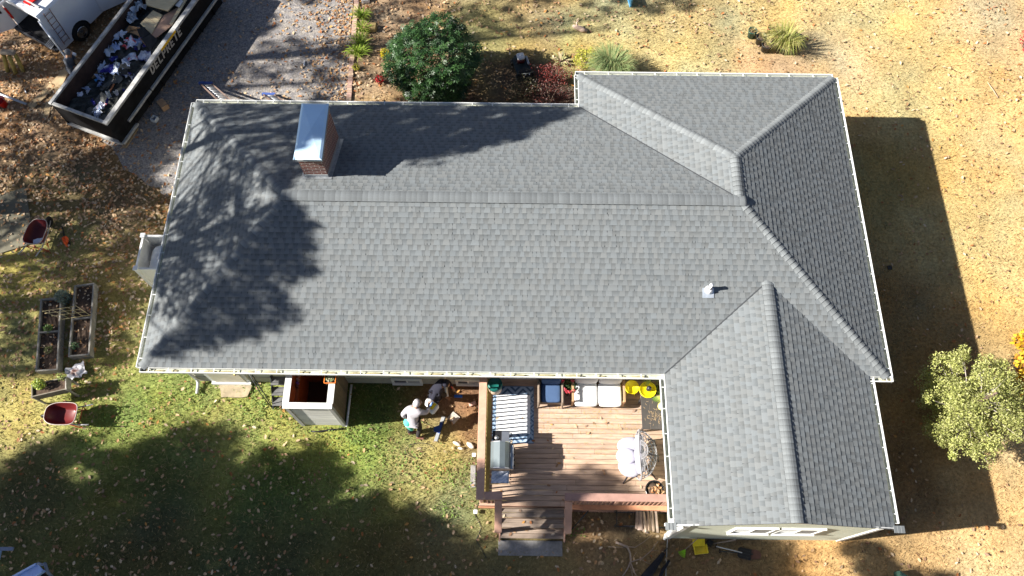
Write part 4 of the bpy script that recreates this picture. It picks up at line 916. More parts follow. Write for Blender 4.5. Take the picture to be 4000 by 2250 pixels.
for x in (X0+.0, X1-.0): MB().box((x, (Y0+Y1)/2+.06, ZT-.001), (wt, Y1-Y0-.05, .028)).build('top_trim', m_white, ss)
b = MB(); b.beam((X0+.09, -.6, 1.45), (X0+.09, .3, 1.45), .1, .02); b.build('shelf', m_cedar, ss)
for i, (y, c) in enumerate(((.22, (.6, .62, .55)), (.10, (.35, .33, .36)), (.0, (.12, .08, .35)), (-.1, (.08, .05, .05)))):
    MB(F3(X0+.10, y, 1.46)).lathe([(.04, 0), (.042, .13), (.02, .16), (.02, .19), (0, .19)], 12).build('shampoo_bottle', mat('bottle%d' % i, c, rough=.3), label=['white', 'grey', 'purple', 'dark brown'][i]+' shampoo bottle on the shower stall shelf', category='bottle')
hp = thing('hanging_planter', 'orange-framed planter box of succulents hung at the shower stall corner', 'planter', (4.78, -.05, 1.9))
for y, x0_, x1_ in ((-.17, 4.66, 4.96), (.08, 4.66, 4.96)): MB().beam((x0_, y, 2.14), (x1_, y, 2.14), .02, .03).build('frame_bar', mat('orange_paint', (.75, .2, .03), rough=.5), hp)
for x in (4.66, 4.96): MB().beam((x, -.17, 2.14), (x, .08, 2.14), .02, .03).build('frame_bar', MATS['orange_paint'], hp)
MB().box((4.81, -.045, 2.02), (.27, .22, .2)).build('liner', m_soil, hp)
leafcloud('foliage', (4.82, -.05, 2.15), (.12, .1, .05), 160, .05, [(.35, .38, .2), (.5, .42, .35), (.2, .28, .08)], hp, seed=6)
b = MB(); b.tube([(4.95, .42, .03), (4.93, -.78, .03)], .035, 10); b.sph((4.93, -.8, .04), .045); b.build('drain_pipe', m_pvc, label='white drain pipe lying along the foot of the shower stall', category='pipe')
b = MB(); b.tube([(4.86, -.90, .03), (4.5, -.93, .03), (4.1, -1.0, .03), (3.9, -.98, .03)], .025, 8); b.build('black_hose', m_blk, label='black hose lying in front of the shower stall', category='hose')
# metal steps with handrail
ms = thing('metal_steps', 'grey metal basement steps with a thin handrail beside the shower stall', 'steps', (2.9, .1, 0)); m_iron = mat('wrought_iron', (.055, .06, .06), rough=.5, metal=.5); m_tread = mat('step_tread', (.12, .12, .12), rough=.6, var=.3)
for k, (y, z) in enumerate(((.33, .62), (.08, .42), (-.17, .22))): MB().box((3.12, y, z), (.72, .26, .03)).build('tread', m_tread, ms)
for x in (2.76, 3.49): MB().beam((x, .48, .70), (x, -.32, .04), .03, .16).build('stringer', m_iron, ms)
MB().tube([(2.3, .47, 1.5), (2.68, -.1, .95), (2.72, -.3, .04)], .013, 6).build('handrail', m_iron, ms); MB().tube([(2.2, .47, 1.1), (2.5, -.05, .6), (2.72, -.33, .02)], .013, 6).build('handrail', m_iron, ms)
for k in range(5): t_ = k/5; MB().tube([(2.3+.4*t_, .47-.6*t_, 1.5-.6*t_), (2.22+.4*t_, .47-.6*t_, 1.05-.6*t_)], .007, 5).build('baluster', m_iron, ms)
MB().prism([tuple(q) for q in ragged([(1.08, .36), (1.2, -.02), (1.95, .0), (2.02, .36)], .15, .02, 4)], 0, .06).build('step_stone', mat('sandstone', (.33, .27, .18), var=.25, scale=5, rough=.9), label='tan stone step on the grass below the white rear door', category='stone')
# vinyl enclosure and tank
m_vinyl = mat('white_vinyl', (.74, .74, .74), rough=.4, var=.03)
en = thing('vinyl_fence', 'white vinyl fence screen round the tank at the left end of the house', 'fence', (-1.4, 4, 0)); zf_ = 1.5
fx, fy0, fy1 = -1.40, 3.44, 4.52
for x, y in ((fx, fy0), (fx, fy1)):
    MB().box((x, y, zf_/2), (.11, .11, zf_)).build('post', m_vinyl, en); MB(F3(x, y, zf_)).box((0, 0, .02), (.15, .15, .04), bev=.01).build('post_cap', m_vinyl, en)
def vpanel(a, c):
    a, c = Vector(a), Vector(c); d = (c-a); L = d.length; d.normalize(); b = MB(); n = int(L/.12)
    for k in range(n): b.beam(a+d*(L*k/n+.003)+Vector((0, 0, zf_/2)), a+d*(L*(k+1)/n-.003)+Vector((0, 0, zf_/2)), .03, zf_-.12)
    b.build('fence_panel', m_vinyl, en)
    MB().beam(a+Vector((0, 0, zf_-.04)), c+Vector((0, 0, zf_-.04)), .06, .07).build('top_rail', m_vinyl, en)
vpanel((fx, fy0+.06, 0), (fx, fy1-.06, 0)); vpanel((fx+.06, fy1, 0), (.4, fy1, 0)); vpanel((fx+.06, fy0, 0), (.4, fy0, 0))
tk = thing('propane_tank', 'white horizontal propane tank behind the vinyl fence', 'tank', (-.95, 3.95, 0))
b = MB(F3(-.98, 3.97, .84)); pr = [(0, -.50), (.18, -.48), (.29, -.40), (.33, -.30), (.33, .30), (.29, .40), (.18, .48), (0, .50)]; b.lathe(pr, 22, M=Matrix.Rotation(math.pi/2, 4, 'X')); b.build('tank_body', mat('tank_white', (.8, .82, .86), rough=.3, var=.02), tk)
b = MB(); b.lathe([(.12, 0), (.12, .08), (.09, .14), (0, .16)], 14, (-.90, 3.97, 1.12)); b.build('valve_dome', m_vinyl, tk)
for y in (3.6, 4.15): MB().box((-.98, y, .27), (.5, .08, .54)).build('foot', m_found, tk)
# ---------------------------------------------------------------- garden beds
m_bed = mat('grey_timber', (.24, .225, .20), vc=True, var=.3, scale=6, rough=.9)
def bed(lab, A, B, C_, D_, zt, div, th=.045, seed=1):
    """raised bed from four top corners in photo pixels (tl, tr, br, bl)"""
    P = [at(*q, zt) for q in (A, B, C_, D_)]; cxy = sum(P, Vector())/4; rt = thing('raised_bed', lab, 'planter bed', (cxy.x, cxy.y, 0), 'timber raised beds on the left lawn')
    for i in range(4):
        a, c = P[i].copy(), P[(i+1) % 4].copy(); a.z = c.z = zt/2; d = (c-a).normalized(); MB().beam(a-d*.02, c+d*.02, th, zt-.01*(i % 2), col=(1+.1*(i % 2),)*3).build('side_board', m_bed, rt)
    for f_ in div:
        a = P[0].lerp(P[3], f_); c = P[1].lerp(P[2], f_); a.z = c.z = zt-.05; MB().beam(a, c, .04, .08).build('crosspiece', m_bed, rt)
    b = MB(); N = 10; V = []; g = random.Random(seed)
    for i in range(N+1):
        for j in range(N+1):
            p = P[0].lerp(P[1], i/N).lerp(P[3].lerp(P[2], i/N), j/N); V.append((p.x, p.y, zt-.10+g.uniform(-.02, .02)))
    b.add(V, [(i*(N+1)+j, i*(N+1)+j+1, (i+1)*(N+1)+j+1, (i+1)*(N+1)+j) for i in range(N) for j in range(N)]); b.build('soil', m_soil, rt)
    n = 60; u_ = rng.random((n, 2)); Q = np.array([(P[0].lerp(P[1], a).lerp(P[3].lerp(P[2], a), c_))[:] for a, c_ in u_]); Q[:, 2] = zt-.07
    V, F = scatter(lv, lf, Q, rng.uniform(.06, .1, n), rotmats(n, .4)); npmesh('leaf_litter', V, F, np.repeat(pal[rng.integers(0, 9, n)], 15, 0), m_leaf, rt, kind='stuff')
    return rt
bed('long grey timber raised bed, left one of the pair by the trellis', (160, 1170), (236, 1162), (222, 1443), (140, 1448), .30, (.47,), seed=1)
bed('long grey timber raised bed, right one of the pair by the trellis', (292, 1117), (365, 1107), (346, 1384), (268, 1391), .30, (.48,), seed=2)
tr_ = thing('trellis', 'pale bamboo trellis lying slanted across the two raised beds', 'trellis', (*at(255, 1220).to_2d(), 0)); m_bam = mat('bamboo', (.50, .40, .20), rough=.6, var=.15)
def tb(q0, q1, z0, z1, r=.011): MB().tube([at(*q0, z0), at(*q1, z1)], r, 5).build('cane', m_bam, tr_)
for k, (a, c) in enumerate((((166, 1216), (290, 1197)), ((175, 1224), (315, 1208)), ((200, 1234), (335, 1218)), ((245, 1247), (355, 1230)))): tb(a, c, .62-.05*k, .62-.05*k)
for k in range(5): tb((168+32*k, 1214-5*k), (243+27*k, 1247-4*k), .66, .5, .009)
plant('lavender_bush', 'grey-green lavender bush between the raised beds', 'bush', 247, 1160, .55, .22, 900, .06, [(.16, .21, .17), (.22, .28, .22), (.12, .17, .12)], seed=5)
plant('vegetable_plant', 'small green vegetable plant in the left raised bed', 'plant', 186, 1282, .2, .14, 220, .05, [(.14, .24, .05), (.2, .3, .07)], seed=6, z0=.18)
plant('vegetable_plant', 'dry olive plant at the lower end of the left raised bed', 'plant', 190, 1365, .14, .13, 160, .045, [(.2, .2, .08), (.14, .18, .05)], seed=7, z0=.18)
plant('vegetable_plant', 'low green seedlings at the lower end of the right raised bed', 'plant', 290, 1350, .16, .12, 160, .045, [(.08, .2, .08), (.16, .2, .08)], seed=8, z0=.18)
for i, (u, v, r_, lab) in enumerate(((305, 1338, .15, 'thin wire hoop over the right raised bed'), (253, 1340, .13, 'thin wire hoop between the raised beds'))):
    p = at(u, v, .32); MB().tube([(p.x+math.cos(a)*r_, p.y+math.sin(a)*r_*.8, .32+.1*math.sin(a)) for a in [k*.4 for k in range(14)]], .006, 5).build('wire_hoop', m_iron, label=lab, category='hoop')
pl_ = thing('elevated_planter', 'grey wooden planter box standing on legs with leafy herbs', 'planter', (*at(190, 1530, 0).to_2d(), 0))
P = [at(*q, .78) for q in ((124, 1502), (256, 1474), (256, 1519), (124, 1549))]
for i in range(4):
    a, c = P[i].copy(), P[(i+1) % 4].copy(); a.z = c.z = .63; MB().beam(a, c, .03, .30-.005*(i % 2), col=(1.3, 1.3, 1.3) if i == 1 else (.8, .75, .65)).build('side_board', m_bed, pl_)
for q in P: MB().box((q.x, q.y, .39), (.05, .05, .77)).build('leg', m_bed, pl_)
c_ = sum(P, Vector())/4; b = MB(); b.add([(p.lerp(c_, .04).x, p.lerp(c_, .04).y, .72) for p in P], [(3, 2, 1, 0)]); b.build('soil', m_soil, pl_)
plant('herb_plant', 'bright yellow-green leafy herb in the elevated planter', 'plant', 152, 1500, .35, .17, 420, .06, [(.42, .46, .06), (.3, .38, .05), (.2, .3, .05)], seed=9, z0=.70)
plant('herb_plant', 'thin pale green herb at the right end of the elevated planter', 'plant', 238, 1470, .34, .13, 110, .05, [(.32, .38, .1), (.2, .28, .06)], seed=10, z0=.70)
p = at(298, 1452, .1); cloth(p.x, p.y, .03, .55, .42, 7, .14, .5, seed=3, cf=lambda u, v, g: (.34, .18, .14) if abs(u-.45)+abs(v-.5) < .28 else (.62, .61, .63)).build('soil_bag', mat('plastic_bag', None, vc=True, rough=.3, var=.05), label='crumpled white plastic soil bag on the grass by the raised beds', category='bag')
# ---------------------------------------------------------------- wheelbarrows
m_red = mat('red_tray', (.14, .018, .018), rough=.35, var=.15, scale=5); m_rim = mat('tray_rim', (.50, .42, .38), rough=.4); m_redf = mat('red_frame', (.38, .03, .02), rough=.4)
def wheelbarrow(u, v, ang, lab, z=.62, s=1.0):
    p = at(u, v, z); M = F3(p.x, p.y, 0, ang) @ Matrix.Scale(s, 4); rt = thing('wheelbarrow', lab, 'wheelbarrow', (p.x, p.y, 0), 'red wheelbarrows on the left lawn')
    def ring(L, W, z_, nx, n=26):
        o = []
        for k in range(n):
            a = 2*math.pi*k/n; c, s_ = math.cos(a), math.sin(a); e = .55 if c < 0 else .8
            x = math.copysign(abs(c)**(.85 if c > 0 else .42), c)*L/2; w_ = W/2*(1 if c < 0 else (1-.10*c*c)); o.append((x+nx, math.copysign(abs(s_)**.55, s_)*w_, z_))
        return o
    b = MB(M); rings = [ring(.92, .66, .62, 0), ring(.86, .60, .55, 0), ring(.62, .46, .36, -.03), ring(.44, .34, .33, -.05)]; n = 26
    inner = [[(x*.97, y*.97, z_+.012) for x, y, z_ in r] for r in rings]
    V = sum(rings, [])+sum(inner, []); F = []
    for r in range(3):
        for k in range(n):
            F.append((r*n+k, (r+1)*n+k, (r+1)*n+(k+1) % n, r*n+(k+1) % n)); o = 4*n; F.append((o+r*n+k, o+r*n+(k+1) % n, o+(r+1)*n+(k+1) % n, o+(r+1)*n+k))
    F.append(tuple(3*n+k for k in range(n-1, -1, -1))); F.append(tuple(7*n+k for k in range(n))); b.smooth = True; b.add(V, F); ty_ = b.build('tray', m_red, rt)
    MB(M).tube(rings[0], .013, 6, closed=True).build('rim', m_rim, ty_)
    for s_ in (-1, 1):
        MB(M).tube([(.62, s_*.06, .22), (.1, s_*.2, .30), (-.45, s_*.27, .40), (-.85, s_*.30, .56)], .02, 6).build('handle', mat('barrow_handle', (.40, .40, .40), rough=.4, metal=.3), rt)
        MB(M).tube([(-.1, s_*.22, .33), (-.32, s_*.26, .02), (-.42, s_*.26, .02), (-.48, s_*.27, .4)], .014, 6).build('leg', m_redf, rt)
    b = MB(M); b.tube([(-.48, -.27, .40), (-.48, .27, .40)], .014, 6); b.build('crossbar', m_redf, rt)
    wh = MB(M); wh.lathe([(.05, -.02), (.13, -.03), (.19, -.025), (.20, 0), (.19, .025), (.13, .03), (.05, .02)], 20, (.58, 0, .20), Matrix.Rotation(math.pi/2, 4, 'X')); wh.build('wheel', m_dpot, rt)
    return rt
wheelbarrow(235, 1615, math.pi, 'red wheelbarrow on sunlit grass with its handles pointing right', s=.98)
wheelbarrow(137, 902, math.pi/2-.12, 'dark red wheelbarrow in the shade holding a white rag', s=.95)
p = at(143, 938, .5); cloth(p.x, p.y, .40, .30, .20, 5, .03, .2, seed=8, cf=lambda u, v, g: (.7, .75, .85)).build('white_rag', m_cloth, label='white rag lying in the dark red wheelbarrow', category='rag')
# chainsaw-like power tool
p = at(257, 938, .1); pt = thing('chainsaw', 'orange chainsaw lying on the leafy grass', 'chainsaw', (p.x, p.y, 0)); T = F3(p.x, p.y, 0, 2.0); m_or = mat('orange_plastic', (.70, .10, .02), rough=.35)
MB(T).box((0, 0, .09), (.26, .14, .16), bev=.03).build('motor_body', m_or, pt); MB(T).tube([(.10, 0, .16), (.02, .05, .23), (-.16, .03, .20), (-.24, 0, .08)], .022, 8).build('handle', m_or, pt)
MB(T).box((.34, .02, .07), (.42, .02, .08)).build('guide_bar', m_blk, pt); MB(T).box((-.1, -.06, .06), (.14, .05, .1), bev=.01).build('rear_grip', m_blk, pt)
P = [at(*q, .02) for q in ((-40, 1003), (126, 951), (119, 850), (100, 731), (-40, 775))]; MB().prism([(q.x, q.y) for q in P], .01, .035).build('plywood_sheet', mat('plywood', (.13, .12, .085), var=.22, scale=3, rough=.8), label='grey plywood sheet lying flat on the grass at the left edge', category='board')
# ---------------------------------------------------------------- dumpster
zt = 1.35; A = at(195, 402, zt); Bq = at(415, 483, zt); wv = (Bq-A); Wd = wv.length; wv.normalize(); lvv = Vector((-wv.y, wv.x, 0)); Ld = 6.6
ang = math.atan2(lvv.y, lvv.x); DM = Matrix((( lvv.x, wv.x, 0, A.x), (lvv.y, wv.y, 0, A.y), (0, 0, 1, 0), (0, 0, 0, 1)))   # x along, y across
m_dump = mat('dumpster_black', (.010, .010, .011), rough=.7, var=.6, scale=3, spec=.12); m_dinn = mat('dumpster_rust', (.055, .034, .028), rough=.85, var=.4, scale=3); m_rimm = mat('worn_grey_steel', (.36, .36, .35), rough=.55, var=.35, scale=5)
dm = thing('dumpster', 'long black roll-off dumpster with grey rim parked on the gravel', 'dumpster', (DM @ Vector((3, Wd/2, 0)))); zb = .18
for nm, c, d in (('side_panel', (Ld/2, .03, (zt+zb)/2), (Ld, .05, zt-zb)), ('side_panel', (Ld/2, Wd-.03, (zt+zb)/2), (Ld, .05, zt-zb)), ('end_panel', (.03, Wd/2, (zt+zb)/2+.1), (.05, Wd-.1, zt-zb-.2)), ('end_panel', (Ld-.03, Wd/2, (zt+zb)/2), (.05, Wd-.1, zt-zb))):
    MB(DM).box(c, d).build(nm, m_dump, dm)
for c, d in (((Ld/2, .062, (zt+zb)/2), (Ld-.1, .01, zt-zb-.03)), ((Ld/2, Wd-.062, (zt+zb)/2), (Ld-.1, .01, zt-zb-.03)), ((.062, Wd/2, (zt+zb)/2), (.01, Wd-.13, zt-zb-.03))): MB(DM).box(c, d).build('inner_lining', m_dinn, dm)
MB(DM).box((Ld/2, Wd/2, zb+.02), (Ld-.1, Wd-.1, .05)).build('floor', m_dinn, dm)
MB(DM).box((Ld/2, .03, zt), (Ld+.08, .12, .08), bev=.01).build('top_rail', m_rimm, dm); MB(DM).box((Ld/2, Wd-.03, zt), (Ld+.08, .17, .09), bev=.01).build('top_rail', m_rimm, dm)
MB(DM).box((.02, Wd/2, zt-.005), (.11, Wd-.2, .075), bev=.01).build('top_rail', m_rimm, dm)
MB(DM).box((.04, Wd/2, zb+.02), (.14, Wd, .1)).build('bottom_rail', m_rimm, dm)
for y in (.55, Wd-.55): MB(DM).box((Ld/2+.3, y, .1), (Ld-.4, .1, .16)).build('skid', m_dump, dm)
MB(DM).beam((.66, Wd+.05, .64), (2.0, Wd+.05, .64), .07, .09).build('side_rail', m_rimm, dm); MB(DM).beam((2.06, Wd+.05, .64), (6.4, Wd+.05, .64), .07, .09).build('side_rail', m_rimm, dm); MB(DM).beam((.02, Wd+.03, .2), (.9, Wd+.03, .2), .08, .1).build('side_rail', m_rimm, dm)
for k in range(7): MB(DM).beam((.9+k*.85, Wd+.02, .60), (.9+k*.85, Wd+.02, .2), .05, .05).build('rib', m_dump, dm)
MB(DM).prism([(3.2, Wd+.056), (4.1, Wd+.056), (4.1, Wd+.061), (3.2, Wd+.061)], zt-.045, zt+.04).build('warning_strip', mat('yellow_sticker', (.75, .45, .01), rough=.4, var=.1, scale=30), dm)
GL = {'D': [((0, 0), (0, 1)), ((0, 1), (.35, 1)), ((.35, 1), (.6, .75)), ((.6, .75), (.6, .25)), ((.6, .25), (.35, 0)), ((.35, 0), (0, 0))], 'E': [((0, 0), (0, 1)), ((0, 1), (.55, 1)), ((0, .5), (.45, .5)), ((0, 0), (.55, 0))], 'L': [((0, 0), (0, 1)), ((0, 0), (.55, 0))],
      'P': [((0, 0), (0, 1)), ((0, 1), (.5, 1)), ((.5, 1), (.6, .78)), ((.6, .78), (.5, .5)), ((.5, .5), (0, .5))], 'R': [((0, 0), (0, 1)), ((0, 1), (.5, 1)), ((.5, 1), (.6, .78)), ((.6, .78), (.5, .5)), ((.5, .5), (0, .5)), ((.25, .5), (.6, 0))], 'T': [((.3, 0), (.3, 1)), ((0, 1), (.6, 1))]}
m_lett = mat('letter_paint', (.42, .40, .37), rough=.7, var=.25, scale=12)
x_ = 1.62
def word(txt, M, x_, h, wd_, gap, th, m, parent, slant=.3, name='letter'):
    for ch_ in txt:
        b = MB(M)
        for (a, c) in GL[ch_]:
            P0 = Vector(((a[0]*wd_)+slant*a[1]*h*.5, 0, a[1]*h)); P1 = Vector(((c[0]*wd_)+slant*c[1]*h*.5, 0, c[1]*h)); d = (P1-P0).normalized()*th*.4
            b.beam(P0-d+Vector((x_, 0, 0)), P1+d+Vector((x_, 0, 0)), .006, th, up=(-(P1-P0).z, 0, (P1-P0).x) if abs((P1-P0).x)+abs((P1-P0).z) > 0 else (0, 0, 1))
        b.build(name, m, parent); x_ += gap
# letters stand on the side facing the house: x along the dumpster, z up
word('DELPRETE', DM @ Matrix.Translation((0, Wd+.004, .98)), 2.46, .27, .24, .245, .058, m_lett, dm, slant=.35)
# rubbish in the dumpster: each piece a thing in itself would be hundreds, so heap + sheets
g = random.Random(21); b = MB(DM); N1, N2 = 44, 18; V = []; C = []
for i in range(N1+1):
    for j in range(N2+1):
        x = .12+i/N1*(Ld-.25); y = .12+j/N2*(Wd-.24); z = zb+.52+.09*math.sin(x*2.1+y*3)+.06*math.sin(x*5.3-y*4.1)+g.uniform(-.06, .06)+max(0, (x-1.5))*.05
        V.append((x, y, min(z, .86))); k = g.choice([.6, .8, 1, 1.3, 2.0]); C.append((.05*k, .054*k, .05*k))
b.add(V, [(i*(N2+1)+j, (i+1)*(N2+1)+j, (i+1)*(N2+1)+j+1, i*(N2+1)+j+1) for i in range(N1) for j in range(N2)]); b.c = C
b.build('shingle_debris', mat('debris', None, vc=True, var=.4, scale=15, rough=.9), kind='stuff', label='dark torn roofing felt and old shingles heaped in the dumpster', category='debris')
hz = lambda x, y: min(.86, zb+.52+.09*math.sin(x*2.1+y*3)+.06*math.sin(x*5.3-y*4.1)+max(0, (x-1.5))*.05)
def inbox(u, v, z=.75):
    p = DM.inverted() @ at(u, v, z); return p.x, p.y
def crumple(u, v, w_, h_, rz, c1, c2, seed, name, lab, cat, lift=.06, amp=.10, n=6):
    x, y = inbox(u, v); g_ = random.Random(seed); st = g_.uniform(0, 6)
    b = MB(DM @ F3(x, y, hz(x, y)+lift, rz)); V = []; C = []
    m_ = 14; rim_ = [g_.uniform(.35, 1.15) for _ in range(m_)]
    V.append((0, 0, amp)); C.append(c1)
    for r_ in (.33, .66, 1):
        for k in range(m_):
            a = 2*math.pi*k/m_; q = r_*(.5+.5*rim_[k]) if r_ < 1 else rim_[k]; V.append((math.cos(a)*w_/2*q, math.sin(a)*h_/2*q, amp*g_.uniform(-.3, 1.1))); C.append(c2 if math.sin(a*2+st)*r_ > .45 else c1)
    F = [(0, 1+k, 1+(k+1) % m_) for k in range(m_)]+[(1+r_*m_+k, 1+(r_+1)*m_+k, 1+(r_+1)*m_+(k+1) % m_, 1+r_*m_+(k+1) % m_) for r_ in range(2) for k in range(m_)]
    b.add(V, F); b.c = [tuple(q) for q in C]; return b.build(name, MATS['plastic_bag'], label=lab, category=cat, group='torn wrappers in the dumpster' if cat == 'wrapper' else None)
WH, BL, RD, PB = (.74, .79, .88), (.05, .05, .30), (.60, .03, .04), (.40, .50, .72)
wr = [(455, 155, .55, .35, WH, PB, 'pale blue curled wrapper by the cardboard box'), (478, 148, .4, .3, WH, WH, 'white folded wrapper below the blue pail lid'), (520, 185, .5, .45, WH, RD, 'white and red printed wrapper near the middle of the dumpster'), (512, 172, .22, .25, RD, RD, 'bright red wrapper scrap in the middle of the dumpster'), (545, 175, .3, .4, PB, BL, 'blue striped wrapper right of the red scrap'),
      (385, 190, .3, .38, BL, WH, 'blue wrapper against the left dumpster wall'), (425, 185, .45, .25, PB, WH, 'pale blue strip of wrapper beside the left wall'), (428, 210, .36, .45, WH, PB, 'white split wrapper left of centre'), (462, 200, .22, .4, PB, PB, 'narrow pale blue wrapper left of centre'), (375, 237, .45, .3, WH, (.5, .52, .48), 'grey-white plastic sheet near the left wall'),
      (408, 262, .4, .5, WH, PB, 'long crumpled white plastic below the middle'), (345, 268, .28, .26, PB, PB, 'pale blue scrap on the brown carton'), (330, 295, .5, .34, BL, RD, 'blue wrapper with red spots by the left wall'), (395, 305, .34, .28, PB, (.05, .3, .7), 'pale and bright blue wrapper right of the carton'), (440, 280, .34, .6, BL, WH, 'long dark blue wrapper with white ends'), (470, 285, .4, .5, WH, PB, 'fan-shaped white wrapper in the lower middle'),
      (505, 263, .4, .2, WH, PB, 'white arrow-shaped wrapper strip'), (527, 232, .34, .42, WH, RD, 'white and red wrapper right of centre'), (570, 215, .4, .5, WH, BL, 'white wrapper with blue print by the right rim'), (500, 240, .22, .2, WH, (.4, .4, .36), 'small white crumpled scrap right of centre'), (455, 238, .3, .2, BL, PB, 'blue strip pointing at the middle'), (378, 415, .22, .5, WH, PB, 'white ribbon of wrapper at the lower end'), (392, 412, .28, .26, WH, RD, 'white and dark red wrapper at the lower end'), (378, 440, .26, .3, WH, PB, 'small white wrapper nearest the lower end'), (405, 165, .3, .3, (.2, .2, .3), WH, 'grey-blue wrapper high on the left side'), (535, 305, .25, .45, WH, WH, 'white flap against the right wall')]
for k, (u, v, w_, h_, c1, c2, lab) in enumerate(wr): crumple(u, v, w_*1.35, h_*1.35, k*1.3, c1, c2, 50+k, 'torn_wrapper', lab, 'wrapper', lift=.05+.02*(k % 3))
gg = random.Random(77)
for k in range(46):
    u_, v_ = gg.uniform(300, 640), gg.uniform(120, 460); xb, yb = inbox(u_, v_, .8)
    if not (.4 < xb < 4.6 and .25 < yb < Wd-.25): continue
    c1 = gg.choice([WH, WH, PB, BL, (.5, .52, .5)]); crumple(u_, v_, gg.uniform(.15, .4), gg.uniform(.08, .22), gg.uniform(0, 6), c1, gg.choice([c1, WH, BL]), 200+k, 'wrapper_scrap', 'small torn scrap of wrapper strewn over the felt in the dumpster', 'wrapper', lift=.07)
for k in range(30):
    xb, yb = gg.uniform(.3, 4.2), gg.uniform(.3, Wd-.3); q = gg.choice([.035, .05, .075, .10]); b = MB(DM @ F3(xb, yb, hz(xb, yb)+gg.uniform(.05, .12), gg.uniform(0, 6), gg.uniform(-.3, .3), gg.uniform(-.3, .3))); w1, w2 = gg.uniform(.2, .5), gg.uniform(.12, .32)
    b.add([(-w1/2, -w2/2, 0), (w1/2, -w2*.4, .02), (w1*.45, w2/2, 0), (0, w2*.6, .04), (-w1*.4, w2*.4, 0)], [(0, 1, 2, 3, 4)], col=(q, q*1.03, q*.97)); b.build('felt_scrap', MATS['debris'], label='torn dark piece of old roofing felt on top of the dumpster heap', category='felt', group='torn felt pieces in the dumpster')
bag = (.45, .52, .60)
crumple(555, 45, .7, .6, .3, bag, WH, 90, 'plastic_bag', 'big pale blue clear plastic bag by the yellow boards', 'bag', .15, .3); crumple(530, 90, .5, .6, 1, bag, WH, 91, 'plastic_bag', 'white plastic sheet beside the clear bag', 'bag', .12, .2); crumple(500, 80, .7, .3, .6, WH, bag, 92, 'plastic_bag', 'grey white bag with green print next to the left wall', 'bag', .12, .15)
m_card = mat('cardboard', (.40, .24, .12), rough=.85, var=.12, scale=4); m_felt = mat('roofing_felt', (.02, .021, .022), rough=.8, var=.3, scale=9); m_ply = mat('pale_plywood', (.55, .46, .28), rough=.7, var=.14, scale=3, stretch=(1, 6, 1)); m_brd = mat('brown_board', (.42, .27, .19), rough=.8, var=.16, scale=2)
def sheet(pts, z, th, m, name, lab, cat, tilt=None, grooves=0):
    Q = [at(u, v, z+(tilt[i] if tilt else 0)) for i, (u, v) in enumerate(pts)]; n = len(Q)
    b = MB(); b.add([q for q in Q]+[q-Vector((0, 0, th)) for q in Q], [tuple(range(n)), tuple(range(2*n-1, n-1, -1))]+[(i, n+i, n+(i+1) % n, (i+1) % n) for i in range(n)])
    if grooves:
        b.cur = 1
        for k in range(1, grooves): b.beam(Q[0].lerp(Q[1], k/grooves)+Vector((0, 0, .002)), Q[3].lerp(Q[2], k/grooves)+Vector((0, 0, .002)), .012, .004)
    return b.build(name, [m, m_brd], label=lab, category=cat)
sheet([(566, -10), (572, 18), (655, 42), (720, -30), (640, -60)], 1.22, .05, m_ply, 'plywood_board', 'cream plywood panel at the far end of the dumpster', 'panel')
sheet([(547, 92), (598, 40), (634, 58), (592, 132)], 1.05, .03, m_ply, 'grooved_board', 'pale grooved plank panel in the dumpster', 'panel', grooves=4)
sheet([(600, 155), (670, 100), (700, 25), (640, 60), (585, 120), (590, 140)], 1.02, .02, m_brd, 'brown_board', 'pinkish brown board against the right dumpster rim', 'board')
sheet([(662, 92), (672, 98), (735, -10), (720, -10)], 1.12, .03, m_ply, 'timber_strip', 'pale timber strip along the right dumpster rim', 'board')
sheet([(684, 20), (700, 28), (716, 4), (706, -4)], 1.15, .03, m_white, 'white_board', 'small white panel at the far end of the dumpster', 'panel')
sheet([(534, 113), (566, 106), (582, 132), (560, 146), (546, 144)], 1.10, .02, m_felt, 'felt_square', 'black square of roofing felt on the cardboard', 'felt', tilt=(.1, .1, 0, 0, 0)); sheet([(550, 150), (590, 133), (616, 155), (590, 195), (572, 180)], 1.05, .03, m_felt, 'felt_square', 'large folded piece of black felt by the rim', 'felt', tilt=(.05, .12, .05, 0, 0))
cb = thing('cardboard_box', 'open cardboard box lying among the wrappers in the dumpster', 'box', at(515, 118, .85))
for pts, tl in (([(490, 118), (505, 100), (548, 108), (552, 122)], (0, .15, .15, 0)), ([(490, 122), (505, 100), (508, 116), (500, 128)], (0, .15, .1, 0)), ([(498, 125), (546, 118), (545, 142), (515, 128)], (0, .05, 0, 0)), ([(545, 142), (575, 182), (552, 160), (540, 145)], (0, 0, 0, 0))):
    Q = [at(u, v, .95+tl[i]) for i, (u, v) in enumerate(pts)]; MB().add(Q+[q-Vector((0, 0, .012)) for q in Q], [(0, 1, 2, 3), (7, 6, 5, 4)]+[(i, 4+i, 4+(i+1) % 4, (i+1) % 4) for i in range(4)]).build('flap', m_card, cb)
MB(DM @ F3(*inbox(367, 275), .62, .5)).box((0, 0, 0), (.42, .30, .10), bev=.008).build('carton', m_card, label='flattened brown carton near the left wall of the dumpster', category='carton')
b = MB(); b.beam(at(445, 310, .8), at(415, 350, .6), .03, .03); b.build('wood_scrap', m_gwood, label='grey wood scrap sticking out of the felt heap', category='scrap'); b = MB(); b.beam(at(446, 327, .8), at(424, 368, .65), .05, .03); b.build('wood_scrap', m_cedar, label='brown splintered wood scrap in the heap', category='scrap')
